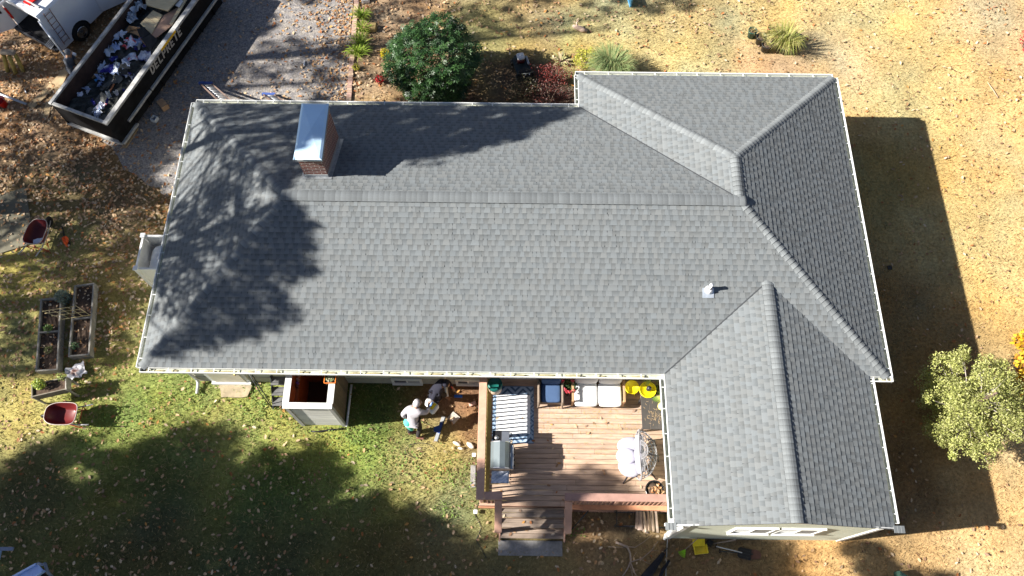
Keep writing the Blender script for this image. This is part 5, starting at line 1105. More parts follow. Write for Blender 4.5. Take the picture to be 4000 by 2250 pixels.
# ---------------------------------------------------------------- things round the dumpster
def plank(pts, z, lab, m=None): sheet(pts, z, .035, m or mat('old_plank', (.38, .28, .16), rough=.85, var=.25, scale=3), 'plank', lab, 'plank')
plank([(106, 410), (128, 426), (214, 340), (197, 325)], .05, 'tan plank lying on the leaves left of the dumpster'); plank([(200, 322), (240, 338), (270, 278), (254, 262)], .08, 'wide plank behind the person in grey', None)
plank([(166, 462), (188, 462), (203, 400), (180, 398)], .045, 'faded plank on the leaves at the dumpster corner'); plank([(476, 573), (492, 578), (540, 500), (526, 498)], .05, 'brown plank sticking out under the dumpster rail'); plank([(210, 340), (222, 380), (228, 385), (245, 290), (240, 270)], .06, 'narrow plank against the dumpster side')
p0, p1 = at(-60, 345, .06), at(104, 407, .06); b = MB(); b.tube([p0, p1], .045, 10); b.build('metal_pole', mat('galv_pole', (.42, .44, .48), rough=.4, metal=.5), label='grey metal pole lying on the leaves at the left edge', category='pole')
p = at(8, 402, .15); rb = thing('red_bucket', 'bright red bucket at the left edge of the frame', 'bucket', (p.x, p.y, 0)); MB(F3(p.x, p.y, 0)).lathe([(.12, 0), (.17, .30), (.18, .31), (.16, .3), (.115, .02), (0, .02)], 20).build('pail', mat('red_plastic', (.5, .02, .015), rough=.3), rb); MB(F3(p.x, p.y, 0)).tube([(.17, 0, .3), (.1, .1, .34), (-.1, .1, .34), (-.17, 0, .3)], .006, 5).build('handle', m_steel, rb)
p = at(101, 357, .03); b = MB(F3(p.x, p.y, .035, 2.1)); b.lathe([(0, -.1), (.033, -.1), (.033, .1), (0, .1)], 12, M=Matrix.Rotation(math.pi/2, 4, 'Y')); b.build('spray_can', m_steel, label='silver can lying on the leaves', category='can')
rb = thing('log_bench', 'rough log bench on yellowish posts at the left edge', 'bench', at(22, 250, 0)); m_oldlog = mat('old_log', (.26, .22, .17), rough=.95, var=.35, scale=6, stretch=(.4, 2, 1)); m_ylog = mat('yellow_log', (.38, .29, .08), rough=.9, var=.35)
c_ = at(28, 200, .75); MB(F3(c_.x, c_.y, .70, -.05)).box((0, 0, 0), (.52, .22, .12), bev=.04).build('log_seat', m_oldlog, rb)
for dx, dy in ((-.2, -.02), (.02, -.1), (.2, -.02)): MB().tube([(c_.x+dx, c_.y+dy, .62), (c_.x+dx*1.4-.06, c_.y+dy-.25, 0)], .07, 8).build('post_leg', m_ylog, rb)
MB(F3(*at(637, 410, .12).to_2d(), .0, -.85)).box((0, 0, .12), (.36, .24, .22), bev=.006).build('cardboard_carton', mat('brown_carton', (.42, .26, .15), rough=.85, var=.15), label='closed brown cardboard box on the gravel by the roof corner', category='box')
cbk = thing('hollow_block', 'small pale hollow concrete block on the gravel', 'block', at(603, 464, 0)); p = at(603, 464, .1); T = F3(p.x, p.y, 0, -.4)
for c, d in (((-.08, 0, .08), (.03, .2, .16)), ((.08, 0, .08), (.03, .2, .16)), ((0, .085, .08), (.13, .03, .155)), ((0, -.085, .08), (.13, .03, .155))): MB(T).box(c, d).build('block_wall', mat('pale_block', (.5, .52, .54), rough=.7), cbk)
b = MB(); b.tube([at(1190, 238, .04), at(1188, 258, .04)], .03, 10); b.build('tube_roll', m_vinyl, label='short white tube lying on the gravel drive', category='tube')
# ladders
m_alu = mat('ladder_aluminium', (.62, .64, .66), rough=.35, metal=.6); m_lrail = mat('ladder_rail', (.17, .12, .10), rough=.6)
def ladder(u0, v0, u1, v1, ztop, lab, wd_=.42, ext=1.25, foot=None, n=9):
    top = at(u0, v0, ztop)  # upper end
    base = foot or Vector((top.x+.9, YM+.25, 0)); rt = thing('extension_ladder', lab, 'ladder', (base.x, base.y, 0), 'ladders leaning at the upper gutter')
    return top, rt
for lab, (uA, vA), (uB, vB), ra in (('longer aluminium extension ladder leaning on the upper gutter', (783, 328), (854, 402), 1), ('shorter aluminium ladder top showing above the gutter', (1030, 371), (1062, 402), 2)):
    # top rung end projects away from the roof; rails run from the ground away from the wall up over the gutter
    P0 = at(uA, vA, .06); P1 = at(uB, vB, 2.7); P1.y = YM+.17
    rt = thing('extension_ladder', lab, 'ladder', (P0.x, P0.y, P0.z*0), 'ladders leaning at the upper gutter')
    d = P1-P0; x_ = Vector((1, 0, 0)); wv_ = .40 if ra == 1 else .38
    for s_ in (0, wv_): MB().beam(P0+x_*s_, P0+x_*s_+d*1.0, .03, .075).build('rail', m_lrail, rt)
    nn = max(4, int(d.length/.36))
    for k in range(nn): q = P0+d*((k+.5)/nn); MB().tube([q, q+x_*wv_], .012, 6).build('rung', m_alu, rt)
    MB().box(P0+x_*wv_/2+Vector((0, 0, .04)), (wv_+.08, .09, .08)).build('foot_bar', mat('blue_foot', (.06, .10, .30), rough=.4), rt)
# ---------------------------------------------------------------- van
m_vwhite = mat('van_white', (.74, .78, .84), rough=.25, coat=.5, var=.02); m_vdark = mat('van_interior', (.015, .015, .017), rough=.8); m_tyre = mat('tyre', (.02, .02, .02), rough=.85); m_chrome = mat('chrome', (.6, .6, .62), rough=.15, metal=1); m_tail = mat('tail_light', (.6, .015, .01), rough=.2)
wc = at(320, 125, .35); va = R_(60); VM = F3(wc.x, wc.y, 0, va) @ Matrix.Translation((0, -.02, 0))      # local x forwards, y to the left side, wheel at origin, right side is y=0
van = thing('van', 'white work van with its rear doors open beside the dumpster', 'van', VM @ Vector((1.5, 1, 0)))
RX0 = -1.0; FX = 4.2; Wv = 2.0
def arch(x0, x1, z0, z1, hx, hr, n=10): # side outline with wheel arch
    pts = [(x0, z0)]
    pts += [(hx-hr, z0)]+[(hx-math.cos(math.pi*k/n)*hr, z0+math.sin(math.pi*k/n)*hr*1.05) for k in range(1, n)]+[(hx+hr, z0)]
    return pts+[(x1, z0), (x1, z1*.6), (x1-.1, z1), (x0+.05, z1), (x0, z1-.2)]
for y, nm in ((0, 'side_panel'), (Wv, 'side_panel')):
    o = arch(RX0, FX, .36, 1.95, 0, .43); b = MB(VM); n = len(o)
    b.add([(x, y, z) for x, z in o]+[(x, y+(.05 if y == 0 else -.05), z) for x, z in o], [tuple(range(n)), tuple(range(2*n-1, n-1, -1))]+[(i, n+i, n+(i+1) % n, (i+1) % n) for i in range(n)]); b.build(nm, m_vwhite, van)
b = MB(VM); prof = [(0, 1.93), (.06, 2.03), (.25, 2.09), (1.0, 2.12), (1.75, 2.09), (1.94, 2.03), (2.0, 1.93)]
b.add([(RX0+.02, y, z) for y, z in prof]+[(FX-.1, y, z) for y, z in prof], [(i, i+1, 8+i, 7+i) for i in range(6)]+[tuple(range(6, -1, -1))]); b.build('roof', m_vwhite, van)
MB(VM).box((1.5, Wv/2, .55), (5, Wv-.15, .12)).build('floor', m_vdark, van); MB(VM).box((FX-.6, Wv/2, 1.2), (.1, Wv-.15, 1.5)).build('bulkhead', m_vdark, van)
MB(VM).box((RX0-.08, Wv/2, .5), (.22, Wv+.02, .2), bev=.05).build('rear_bumper', mat('bumper_dark', (.04, .04, .045), rough=.25, metal=.6), van)
for y in (.02, Wv-.02): MB(VM).box((RX0-.005, y+(.05 if y < 1 else -.05), 1.16), (.05, .12, .5), bev=.015).build('tail_light', m_tail, van)
for x in (0, 3.3):
    for y, s_ in ((.02, -1), (Wv-.02, 1)):
        T = VM @ Matrix.Translation((x, y+(.10 if s_ < 0 else -.10), .36)) @ Matrix.Rotation(-s_*math.pi/2, 4, 'X')
        w_ = MB(T).lathe([(.2, -.11), (.33, -.12), (.37, -.08), (.38, 0), (.37, .08), (.33, .12), (.2, .11)], 28).build('wheel', m_tyre, van)
        b = MB(T); b.lathe([(.0, .15), (.05, .15), (.07, .125), (.16, .12), (.19, .15), (.215, .15), (.22, .11)], 24); b.build('rim', m_chrome, w_)
b = MB(VM); b.lathe([(0, 0), (.42, 0)], 20, (0, .06, .44), Matrix.Rotation(math.pi/2, 4, 'X')); b.box((0, .5, .8), (.9, .7, .04)); b.build('wheel_well', m_vdark, van)
# rear doors swung open
def vdoor(hy, ang, lab, s_=1, wn=True):
    T = VM @ Matrix.Translation((RX0-.02, hy, 0)) @ Matrix.Rotation(ang, 4, 'Z'); d = MB(T).box((.48*1, 0, 1.22), (.93, .06, 1.42), bev=.02).build('rear_door', m_vwhite, van, label=lab)
    MB(T).box((.48, -.032*s_, 1.52), (.66, .02, .50)).build('window', m_glass, d); MB(T).box((.48, .034*s_, .95), (.7, .01, .5)).build('inner_trim', m_vdark, d)
    MB(T).box((.86, -.045, 1.1), (.05, .03, .14)).build('handle', m_blk, d)
vdoor(.0, R_(-110), 'right rear door swung open'); vdoor(Wv-.04, math.pi-.55, 'left rear door swung open', -1)
# side door swung open
T = VM @ Matrix.Translation((1.05, -.02, 0)) @ Matrix.Rotation(-.45, 4, 'Z'); d = MB(T).box((.50, 0, 1.15), (.98, .06, 1.5), bev=.02).build('side_door', m_vwhite, van, label='hinged side door standing open')
MB(T).box((.52, -.034, 1.58), (.6, .015, .38)).build('window', m_glass, d); MB(T).box((.9, -.04, 1.1), (.05, .03, .12)).build('handle', m_blk, d)
m_rack = mat('rack_brown', (.28, .14, .09), rough=.5, metal=.3)
b = MB(VM)
for s_ in (0, .26): b.tube([(-.80+s_+.06, -.03, 1.98), (-.80+s_, -.05, .55)], .012, 6)
for k in range(7): z = .62+k*.21; b.tube([(-.79, -.045, z), (-.53, -.045, z)], .009, 5)
b.build('ladder_rack', m_rack, van)
rk = thing('roof_ladder', 'aluminium ladder tied on the van roof rack', 'ladder', VM @ Vector((0, 1.2, 2.2)))
for y in (1.15, 1.6): MB(VM).beam((RX0-.5, y, 2.28), (3, y, 2.28), .03, .08).build('rail', m_alu, rk)
for k in range(11): MB(VM).tube([(RX0-.3+k*.3, 1.15, 2.28), (RX0-.3+k*.3, 1.6, 2.28)], .018, 6).build('rung', m_alu, rk)
for x in (-.7, .6): MB(VM).box((x, 1.0, 2.18), (.05, 1.9, .05)).build('rack_bar', m_rimm, van)
MB(VM).box((-.55, .55, 2.17), (.5, .3, .05), bev=.01).build('red_tool_case', m_tail, label='red case strapped on the van roof', category='case')
for k in range(5): MB(VM).beam((RX0-.25, .12+k*.05, .66+k*.015), (RX0+.5, .2+k*.05, .68+k*.015), .03, .02).build('gutter_strip', m_alu, label='thin metal strips sticking out of the open van', category='strip', group='metal strips sticking out of the open van')
# ---------------------------------------------------------------- planting beds and bushes
def bush(name, lab, u, v, z, r, h, n, size, cols, tmpl=(LT, LFQ), seed=1, m=None, hollow=.55, lump=.14, trunk=True, tilt=.8, zc=None, cat='bush', zmin=.05):
    c = at(u, v, zc or h*.55); rt = thing(name, lab, cat, (c.x, c.y, 0)); g = random.Random(seed); b = MB()
    for k in range(9): a = g.uniform(0, 6.28); q = g.uniform(.3, .75); b.tube([(c.x, c.y, -.02), (c.x+math.cos(a)*r[0]*q*.45, c.y+math.sin(a)*r[1]*q*.45, h*.4), (c.x+math.cos(a)*r[0]*q, c.y+math.sin(a)*r[1]*q, h*.75)], [.04, .025, .01], 6, cap=False)
    b.build('stem', m_bark, rt)
    leafcloud('foliage', (c.x, c.y, zc or h*.52), (r[0], r[1], h*.5), n, size, cols, rt, tmpl, seed, hollow, tilt, lump, zmin, m=m or m_plant); return rt, c
bush('rhododendron_bush', 'large dark green rounded rhododendron beside the upper gutter', 1685, 235, 0, (1.52, 1.42), 2.6, 2600, .125, [(.022, .062, .016), (.03, .08, .02), (.016, .048, .014), (.05, .11, .03)], (ROS, ROSF), 12, lump=.12, tilt=.7, hollow=.72)
bush('barberry_bush', 'dark red barberry bush at the wing corner', 2168, 285, 0, (.72, .36), .9, 1500, .05, [(.16, .022, .018), (.22, .035, .028), (.07, .015, .012)], seed=13, lump=.35, hollow=.3)
bush('barberry_bush', 'almost black red barberry bush nearest the upper gutter', 2150, 370, 0, (.85, .6), .8, 2300, .05, [(.08, .02, .015), (.05, .02, .015), (.12, .03, .02)], seed=14, lump=.3, hollow=.3)
bush('dark_shrub', 'dark brown-green shrub in the shaded bed below the mower', 2045, 345, 0, (.62, .5), .8, 1700, .05, [(.05, .045, .015), (.03, .035, .012), (.07, .05, .02)], seed=15, lump=.25, hollow=.3)
bush('yellow_shrub', 'small yellow-green shrub behind the wing corner', 2292, 228, 0, (.44, .40), .75, 1300, .06, [(.40, .38, .04), (.28, .32, .05), (.46, .42, .08)], seed=16, m=m_plant2, lump=.2)
p = at(2385, 262, .3); rt = thing('ornamental_grass', 'soft pale green fountain grass beside the yellow shrub', 'grass clump', (p.x, p.y, 0)); grassclump(rt, p.x, p.y-.1, 0, .95, .62, 1500, [(.20, .30, .12), (.28, .36, .16), (.38, .38, .18)], 5, wd=.006)
p = at(2300, 280, .05); rt = thing('dry_tuft', 'pale dry tuft between the shrub and the roof edge', 'grass clump', (p.x, p.y, 0)); grassclump(rt, p.x, p.y, 0, .25, .3, 300, [(.5, .38, .24), (.42, .3, .18)], 6, wd=.008)
p = at(2190, 235, .1); rt = thing('pale_plant', 'small pale-leaved plant above the red bush', 'plant', (p.x, p.y, 0)); grassclump(rt, p.x, p.y, 0, .22, .26, 40, [(.5, .42, .26), (.35, .35, .16)], 7, wd=.03)
for i, (u, v, h, r, lab) in enumerate(((1412, 60, .3, .3, 'topmost bright green daylily clump beside the brick edging'), (1418, 110, .3, .26, 'daylily clump just left of the stone block'), (1410, 165, .32, .32, 'green daylily clump below the stone block'), (1400, 205, .36, .36, 'lowest spreading daylily clump beside the brick edging'))):
    p = at(u, v, .12); rt = thing('daylily', lab, 'plant', (p.x, p.y, 0), 'daylilies along the brick edging'); grassclump(rt, p.x, p.y, 0, h, r, 90, [(.28, .40, .05), (.38, .46, .08), (.2, .3, .04)], 60+i, wd=.014)
bush('chrysanthemum', 'bright yellow chrysanthemum at the left foot of the rhododendron', 1503, 208, 0, (.17, .2), .35, 420, .045, [(.85, .72, .02), (.7, .55, .02), (.2, .25, .04)], seed=18, m=m_plant2, cat='flower')
bush('chrysanthemum', 'small fading yellow plant beside the edging', 1391, 262, 0, (.15, .13), .22, 200, .05, [(.55, .5, .06), (.4, .4, .08)], seed=19, m=m_plant2, cat='flower')
bush('chrysanthemum', 'crimson red chrysanthemum below the yellow one', 1482, 308, 0, (.17, .17), .3, 380, .045, [(.65, .02, .04), (.5, .02, .03), (.1, .1, .03)], seed=20, m=m_plant2, cat='flower')
MB(F3(*at(1445, 106, .1).to_2d(), 0, -.03)).box((0, 0, .1), (.50, .30, .22), bev=.03).build('stone_block', mat('mossy_stone', (.26, .19, .08), var=.4, scale=7, rough=.9, bump=.01), label='mossy brown stone block beside the daylilies', category='stone')
E0, E1 = at(1398, -60, .03), at(1361, 415, .03); b = MB(); d = (E1-E0); L = d.length; d.normalize(); g = random.Random(2)
for k in range(int(L/.105)):
    q = g.uniform(.75, 1.2); b.box(E0+d*(k*.105+.05)+Vector((g.uniform(-.01, .01), 0, 0)), (.17, .1, .07), rz=math.atan2(d.y, d.x)+math.pi/2+g.uniform(-.03, .03), col=(q, q*g.uniform(.92, 1.05), q), bev=.006)
b.build('brick_edging', mat('edging_brick', (.38, .265, .20), vc=True, var=.3, scale=10, rough=.9), label='single row of pink-tan bricks edging the gravel drive', category='edging')
MB(F3(*at(1428, -2, .1).to_2d(), 0, .1)).box((0, 0, .1), (.28, .22, .2), bev=.02).build('white_box', m_vinyl, label='white box cut by the top edge beside the drive', category='box')
MB(F3(*at(2462, -10, .3).to_2d(), 0, .2)).box((0, 0, .2), (.07, .4, .4), bev=.01).build('blue_toy_leg', mat('sky_blue_plastic', (.10, .35, .62), rough=.35), label='light blue plastic leg at the top edge of the lawn', category='toy')
# mower ---------------------------------------------------------------
p = at(2040, 255, .3); T = F3(p.x, p.y, 0, R_(105)); mw = thing('lawn_mower', 'black lawn mower with a white engine cover in the shade by the rhododendron', 'mower', (p.x, p.y, 0)); m_mblk = mat('mower_black', (.015, .022, .022), rough=.35)
MB(T).prism([(-.36, -.26), (.34, -.28), (.46, -.18), (.46, .18), (.34, .28), (-.36, .26)], .10, .28).build('deck', m_mblk, mw)
MB(T).box((.20, .0, .36), (.25, .25, .16), bev=.04).build('engine', mat('engine_red', (.08, .006, .006), rough=.4), mw); MB(T).box((.24, .0, .49), (.28, .27, .13), bev=.045).build('engine_cover', mat('engine_white', (.55, .57, .6), rough=.3), mw)
MB(T).lathe([(.05, 0), (.05, .04), (.02, .05), (0, .05)], 14, (.24, 0, .55)).build('fuel_cap', m_vinyl, mw); MB(T).box((.12, -.22, .36), (.36, .07, .1), bev=.02).build('side_cover', mat('mower_grey', (.28, .3, .33), rough=.4), mw)
for x in (.36, -.34):
    for y in (-.29, .29): w_ = MB(T).lathe([(.04, -.03), (.1, -.03), (.11, 0), (.1, .03), (.04, .03)], 18, (x, y, .11), Matrix.Rotation(math.pi/2, 4, 'X')); w_.build('wheel', m_tyre, mw)
for y in (-.06, .06): MB(T).box((.50, y*1.4, .2), (.1, .12, .1), bev=.02).build('front_bumper', m_mblk, mw)
MB(T).sph((-.42, 0, .32), (.26, .24, .17), 14, 8).build('grass_bag', mat('black_fabric', (.015, .015, .015), rough=.9), mw)
for y in (-.21, .21): MB(T).tube([(-.28, y, .25), (-.55, y, .55), (-.78, y*.98, .85)], .013, 6).build('handle_tube', m_iron, mw)
MB(T).tube([(-.78, -.21, .85), (-.83, 0, .87), (-.78, .21, .85)], .013, 6).build('handle_bar', m_iron, mw)
for y in (-.1, .04): MB(T).sph((-.60, y, .52), .022).build('knob', m_vinyl, mw)
def driftlog(u, v): 
    p = at(u, v, .06); T = F3(p.x, p.y, .06, -.35); b = MB(T); g = random.Random(3)
    b.tube([(-.28, .03, .04), (-.1, 0, .06), (.1, -.02, .05), (.27, 0, .0)], [.05, .09, .10, .06], 9); b.tube([(-.1, 0, .08), (-.18, .12, .16), (-.12, .2, .2)], [.04, .03, .015], 6)
    for k in range(7): b.tube([(-.15+.02*k, -.05+.02*k, .11), (.25, -.06+.02*k, .04)], .014, 5)
    b.build('weathered_stump', mat('drift_wood', (.45, .33, .26), rough=.95, var=.4, scale=14, stretch=(.3, 2, 1)), label='weathered gnarled stump on the upper lawn', category='stump')
driftlog(2265, 115)
# pots with grass
for i, (u, v, r, h, m, lab, tilt) in enumerate(((2942, 118, .17, .34, m_gpot, 'dark green nursery pot, topmost left of the cluster', 0), (2976, 142, .19, .36, m_dpot, 'black nursery pot just right of the green pot', 0), (2998, 172, .20, .34, m_dpot, 'black nursery pot lowest in the cluster', 0), (3014, 108, .15, .3, m_terra, 'small brown nursery pot behind the grass', .5), (3072, 183, .18, .3, m_dpot, 'black nursery pot under the grass at the right', 0))):
    p = at(u, v, h); rt = thing('nursery_pot', lab, 'pot', (p.x, p.y, 0), 'nursery pots on the right lawn'); pot(rt, p.x, p.y, 0, r*.93, h, m); grassclump(rt, p.x, p.y, h-.05, .22, .2, 40, [(.5, .4, .2), (.4, .38, .15)], 80+i, name='dry_stems', wd=.005)
for i, (u, v, r) in enumerate(((3110, 152, .26), (3100, 175, .22))):
    p = at(u, v, .03); MB(F3(p.x, p.y, .0)).lathe([(r*.7, .01), (r*.98, .06), (r*1.02, .06), (r*.72, .0)], 24, sx=1.15).build('plastic_tray', m_dpot, label=['larger black plastic saucer right of the grass', 'smaller black saucer below the larger one'][i], category='saucer')
p = at(3052, 190, 0); rt = thing('ornamental_grass', 'tall pale yellow-green grass among the black pots', 'grass clump', (p.x, p.y, 0)); grassclump(rt, p.x, p.y, 0, .95, .55, 420, [(.42, .42, .12), (.5, .46, .2), (.32, .38, .1)], 8, wd=.008)
b = MB(); b.tube([at(3858, 322, .03), at(3880, 352, .04), at(3899, 382, .03)], .014, 5); b.build('twig', mat('pale_twig', (.45, .33, .24), rough=.9), label='pale twig on the sunny right lawn', category='twig')
MB(F3(*at(3475, 1045, .02).to_2d(), 0, .1)).box((0, 0, .02), (.14, .13, .03), bev=.004).build('valve_cover', mat('dark_cover', (.03, .03, .03), rough=.7), label='small dark square cover in the shaded right lawn', category='cover')
bush('red_maple_shoots', 'red leafy shoots at the right edge of the lawn', 4025, 150, 0, (.25, .45), .8, 300, .08, [(.5, .04, .06), (.6, .1, .08)], seed=31, m=m_plant2)
# cedar and orange maple --------------------------------------------------
ct = at(3760, 1590, 1.6); rt = thing('cedar_tree', 'bushy olive-green cedar at the edge of the house shadow', 'tree', (ct.x+.25, ct.y+.3, 0)); g = np.random.default_rng(44)
bx, by = ct.x+.25, ct.y+.05; b = MB(); b.tube([(bx, by, -.1), (bx, by, 1.3), (bx-.1, by-.05, 3.0)], [.13, .1, .03], 9); b.build('trunk', m_bark, rt)
cl = []
for k in range(230):
    d = g.normal(size=3); d /= np.linalg.norm(d); q = g.random()**.4
    cl.append((bx+d[0]*1.28*q+.05, by-.0+d[1]*1.6*q*(1-.25*max(0,d[0])), 1.6+d[2]*1.35*q))
b = MB(); m_gt = mat('grey_twig', (.40, .35, .32), rough=.9)
for k, c in enumerate(cl[:75]):
    z0 = max(.5, min(2.6, c[2]-.5)); c_ = Vector(c); a = Vector((bx, by, z0)); b.tube([a, a.lerp(c_, .6)+Vector((0, 0, .05)), c_+(c_-a)*.05], [.016, .008, .003], 5, cap=False)
b.build('branch', m_gt, rt)
P = np.array(cl); nl = 165; idx = np.repeat(np.arange(len(P)), nl); m = len(idx); d = g.normal(size=(m, 3)); d /= np.linalg.norm(d, axis=1, keepdims=True)
pos = P[idx]+d*(g.random((m, 1))**.5)*g.uniform(.16, .32, (len(P), 1))[idx]; pos[:, 2] = np.maximum(pos[:, 2], .1)
V, F = scatter(LT, LFQ, pos, g.uniform(.04, .085, m), rotmats(m, 1.2, g)); cc = np.array([(.33, .35, .10), (.40, .41, .14), (.25, .28, .08), (.46, .46, .20)])[g.integers(0, 4, m)]*g.uniform(.7, 1.25, (m, 1))*g.uniform(.75, 1.2, (len(P), 1))[idx]
npmesh('crown', V, F, np.repeat(cc, 4, 0), m_plant2, rt)
rt = thing('orange_maple', 'bright orange-yellow young maple at the right edge', 'tree', (25.6, .55, 0)); b = MB(); b.tube([(25.6, .55, -.1), (25.55, .55, 2.4)], [.07, .02], 7); b.build('trunk', m_bark, rt)
for k, (u, v, z, r_, n_) in enumerate(((4010, 1330, 2.0, .32, 320), (4020, 1400, 2.0, .3, 240), (4005, 1480, 1.8, .3, 320), (3990, 1520, 1.5, .22, 160), (4060, 1430, 2.2, .6, 700))):
    c = at(u, v, z); leafcloud('foliage', c[:], (r_, r_, .3), n_, .12, [(.6, .42, .03), (.65, .33, .02), (.6, .5, .06), (.35, .15, .03)], rt, (lv, lf), seed=70+k, m=m_plant2, hollow=.1)
# ---------------------------------------------------------------- clutter below the rear wing
m_log = mat('split_log', (.36, .30, .23), vc=True, rough=.95, var=.45, scale=9, stretch=(2, .5, 1)); LRX = [(2488, 'thin pale split log at the left of the rack'), (2503, 'narrow split log second from the left'), (2518, 'grey-tan split log third from the left'), (2533, 'broad split log in the middle of the rack'), (2550, 'brown split log right of the middle'), (2566, 'orange-streaked split log near the rack frame')]
for layer in (0, 1):
    for k, (u, lab) in enumerate(LRX if layer else LRX[:5]):
        z = .42 if layer else .22; p = at(u+(0 if layer else 8), 2034+((k*37) % 11)-5, z+(.03 if k % 2 else 0)); g = random.Random(k+layer*9); r = g.uniform(.030, .052); L = g.uniform(.42, .62)
        T = F3(p.x, p.y, z, g.uniform(-.12, .12)); V = []; n = 7
        for yy in (-L/2, -L/6, L/6, L/2):
            for q in range(n): a = 2*math.pi*q/n; rr = r*(1+.18*math.sin(q*2.3+k)); V.append((rr*math.cos(a)*1.05, yy+g.uniform(-.01, .01), rr*math.sin(a)))
        q_ = g.uniform(.5, 1.35); b = MB(T); b.col = (q_, q_*g.uniform(.85, 1.0), q_*g.uniform(.75, 1.0)); b.add(V, [(i*n+q, i*n+(q+1) % n, (i+1)*n+(q+1) % n, (i+1)*n+q) for i in range(3) for q in range(n)]+[tuple(range(n-1, -1, -1)), tuple(3*n+q for q in range(n))])
        b.build('firewood_log', m_log, label=lab if layer else 'split log of the hidden lower layer in the rack', category='log', group='split logs stacked in the rack')
rk = thing('firewood_rack', 'black tube firewood rack under the deck corner', 'rack', (*at(2500, 2050, 0).to_2d(), 0)); zr_ = .12
a0, a1, a2, a3 = at(2400, 2055, zr_), at(2610, 2062, zr_), at(2610, 2005, zr_), at(2400, 2000, zr_)
for q0, q1 in ((a0, a1), (a3, a2)): MB().tube([q0, q1], .018, 6).build('base_tube', m_iron, rk)
for q0, q1 in ((a1, a2), (a0, a3)): MB().tube([q0, q0+Vector((0, 0, .55)), q1+Vector((0, 0, .55)), q1], .018, 6).build('end_frame', m_iron, rk)
b = MB(); b.tube([at(2233, 2068, .1), at(2298, 1996, .7)], .018, 7); b.build('leaning_pole', m_iron, label='thin dark pole leaning on the deck skirt by the stairs', category='pole')
b = MB(); b.tube([at(2436, 2055, .05), at(2480, 2056, .05)], .02, 7); b.build('white_tube', m_vinyl, label='short white tube in front of the log rack', category='tube')
br_ = thing('fallen_branch', 'bare forked fallen branch on the grass below the deck', 'branch', (*at(2460, 2160, 0).to_2d(), 0)); m_brn = mat('branch_bark', (.30, .24, .20), rough=.95, var=.3)
BR = [([(2405, 2118), (2450, 2135), (2462, 2160), (2464, 2190), (2455, 2215), (2430, 2255)], .035), ([(2450, 2135), (2480, 2138), (2510, 2120), (2550, 2088)], .014), ([(2464, 2195), (2510, 2180), (2545, 2150), (2570, 2115)], .014), ([(2375, 2136), (2410, 2137), (2455, 2140)], .009), ([(2462, 2195), (2480, 2240), (2498, 2262)], .018), ([(2458, 2200), (2468, 2230), (2472, 2262)], .010), ([(2545, 2150), (2575, 2152)], .006), ([(2464, 2190), (2488, 2155)], .007), ([(2500, 2182), (2530, 2200), (2560, 2208)], .007)]
for k, (q, r) in enumerate(BR): MB().tube([at(u, v, .04+.05*math.sin(i*1.7+k)**2) for i, (u, v) in enumerate(q)], [r*(1-.55*i/(len(q)-1)) for i in range(len(q))], 6).build('limb', m_brn, br_)
b = MB(); b.tube([at(2608, 2098, .3), at(2606, 2130, .02), at(2603, 2190, .02), at(2600, 2262, .02)], .012, 6); b.build('garden_cable', mat('pale_cable', (.5, .5, .46), rough=.6), label='pale cable running from the wing corner down the lawn', category='cable')
um = thing('folded_umbrella', 'folded black patio umbrella lying at the bottom edge', 'umbrella', (*at(2560, 2210, 0).to_2d(), 0))
MB().tube([at(2592, 2160, .08), at(2575, 2185, .1), at(2545, 2225, .12), at(2515, 2262, .12)], [.05, .075, .11, .12], 10).build('canopy', mat('navy_black_fabric', (.015, .017, .025), rough=.9, var=.3), um); MB().tube([at(2595, 2155, .08), at(2606, 2140, .08)], .02, 6).build('pole', m_iron, um); MB().tube([at(2615, 2190, .07), at(2590, 2225, .07), at(2575, 2262, .06)], [.03, .05, .05], 8).build('cover_fold', MATS['navy_black_fabric'], um)
sd_ = thing('child_scooter_seat', 'yellow plastic child seat on the grass below the gable', 'toy seat', (*at(2737, 2135, 0).to_2d(), 0)); m_ty = mat('toy_yellow', (.80, .62, .03), rough=.35)
p = at(2729, 2120, .25); MB(F3(p.x, p.y, .27, .08, .5)).box((0, 0, 0), (.33, .20, .03), bev=.01).build('backrest', m_ty, sd_); p = at(2737, 2146, .12)
T = F3(p.x, p.y, .1, .12)
for c, d in (((0, 0, .0), (.36, .24, .02)), ((-.17, 0, .04), (.025, .24, .1)), ((.17, 0, .04), (.025, .24, .1)), ((0, -.11, .04), (.34, .025, .1))): MB(T).box(c, d, bev=.004).build('seat_tray', m_ty, sd_)
b = MB(); b.beam(at(2712, 2133, .2), at(2750, 2131, .2), .03, .01); b.build('strap', m_blk, sd_)
MB(F3(*at(2772, 2120, .08).to_2d(), .0, -.5)).box((0, 0, .06), (.16, .17, .1), bev=.02).build('black_case', m_dpot, label='small black case beside the yellow seat', category='case')
rkk = thing('garden_rake', 'lime green plastic rake leaning against the gable wall', 'rake', (*at(2670, 2155, 0).to_2d(), 0)); m_lime = mat('lime_plastic', (.30, .62, .02), rough=.4)
h0, h1 = at(2678, 2146, .05), Vector((at(2726, 2085, .9).x, yg-.08, .85)); MB().tube([h0, h1], .012, 6).build('handle', m_brn, rkk)
c = at(2666, 2157, .04); hd = (Vector((h0.x, h0.y, 0))-Vector((h1.x, h1.y, 0))).normalized()
for k in range(9): a = (k-4)*.13; dv = Vector((hd.x*math.cos(a)-hd.y*math.sin(a), hd.x*math.sin(a)+hd.y*math.cos(a), 0)); MB().beam(h0, h0+dv*.22+Vector((0, 0, -.02)), .012, .008).build('tine', m_lime, rkk)
MB().beam(h0+hd*.1-Vector((-hd.y, hd.x, 0))*.06, h0+hd*.1+Vector((-hd.y, hd.x, 0))*.06, .02, .012).build('bridge', m_lime, rkk)
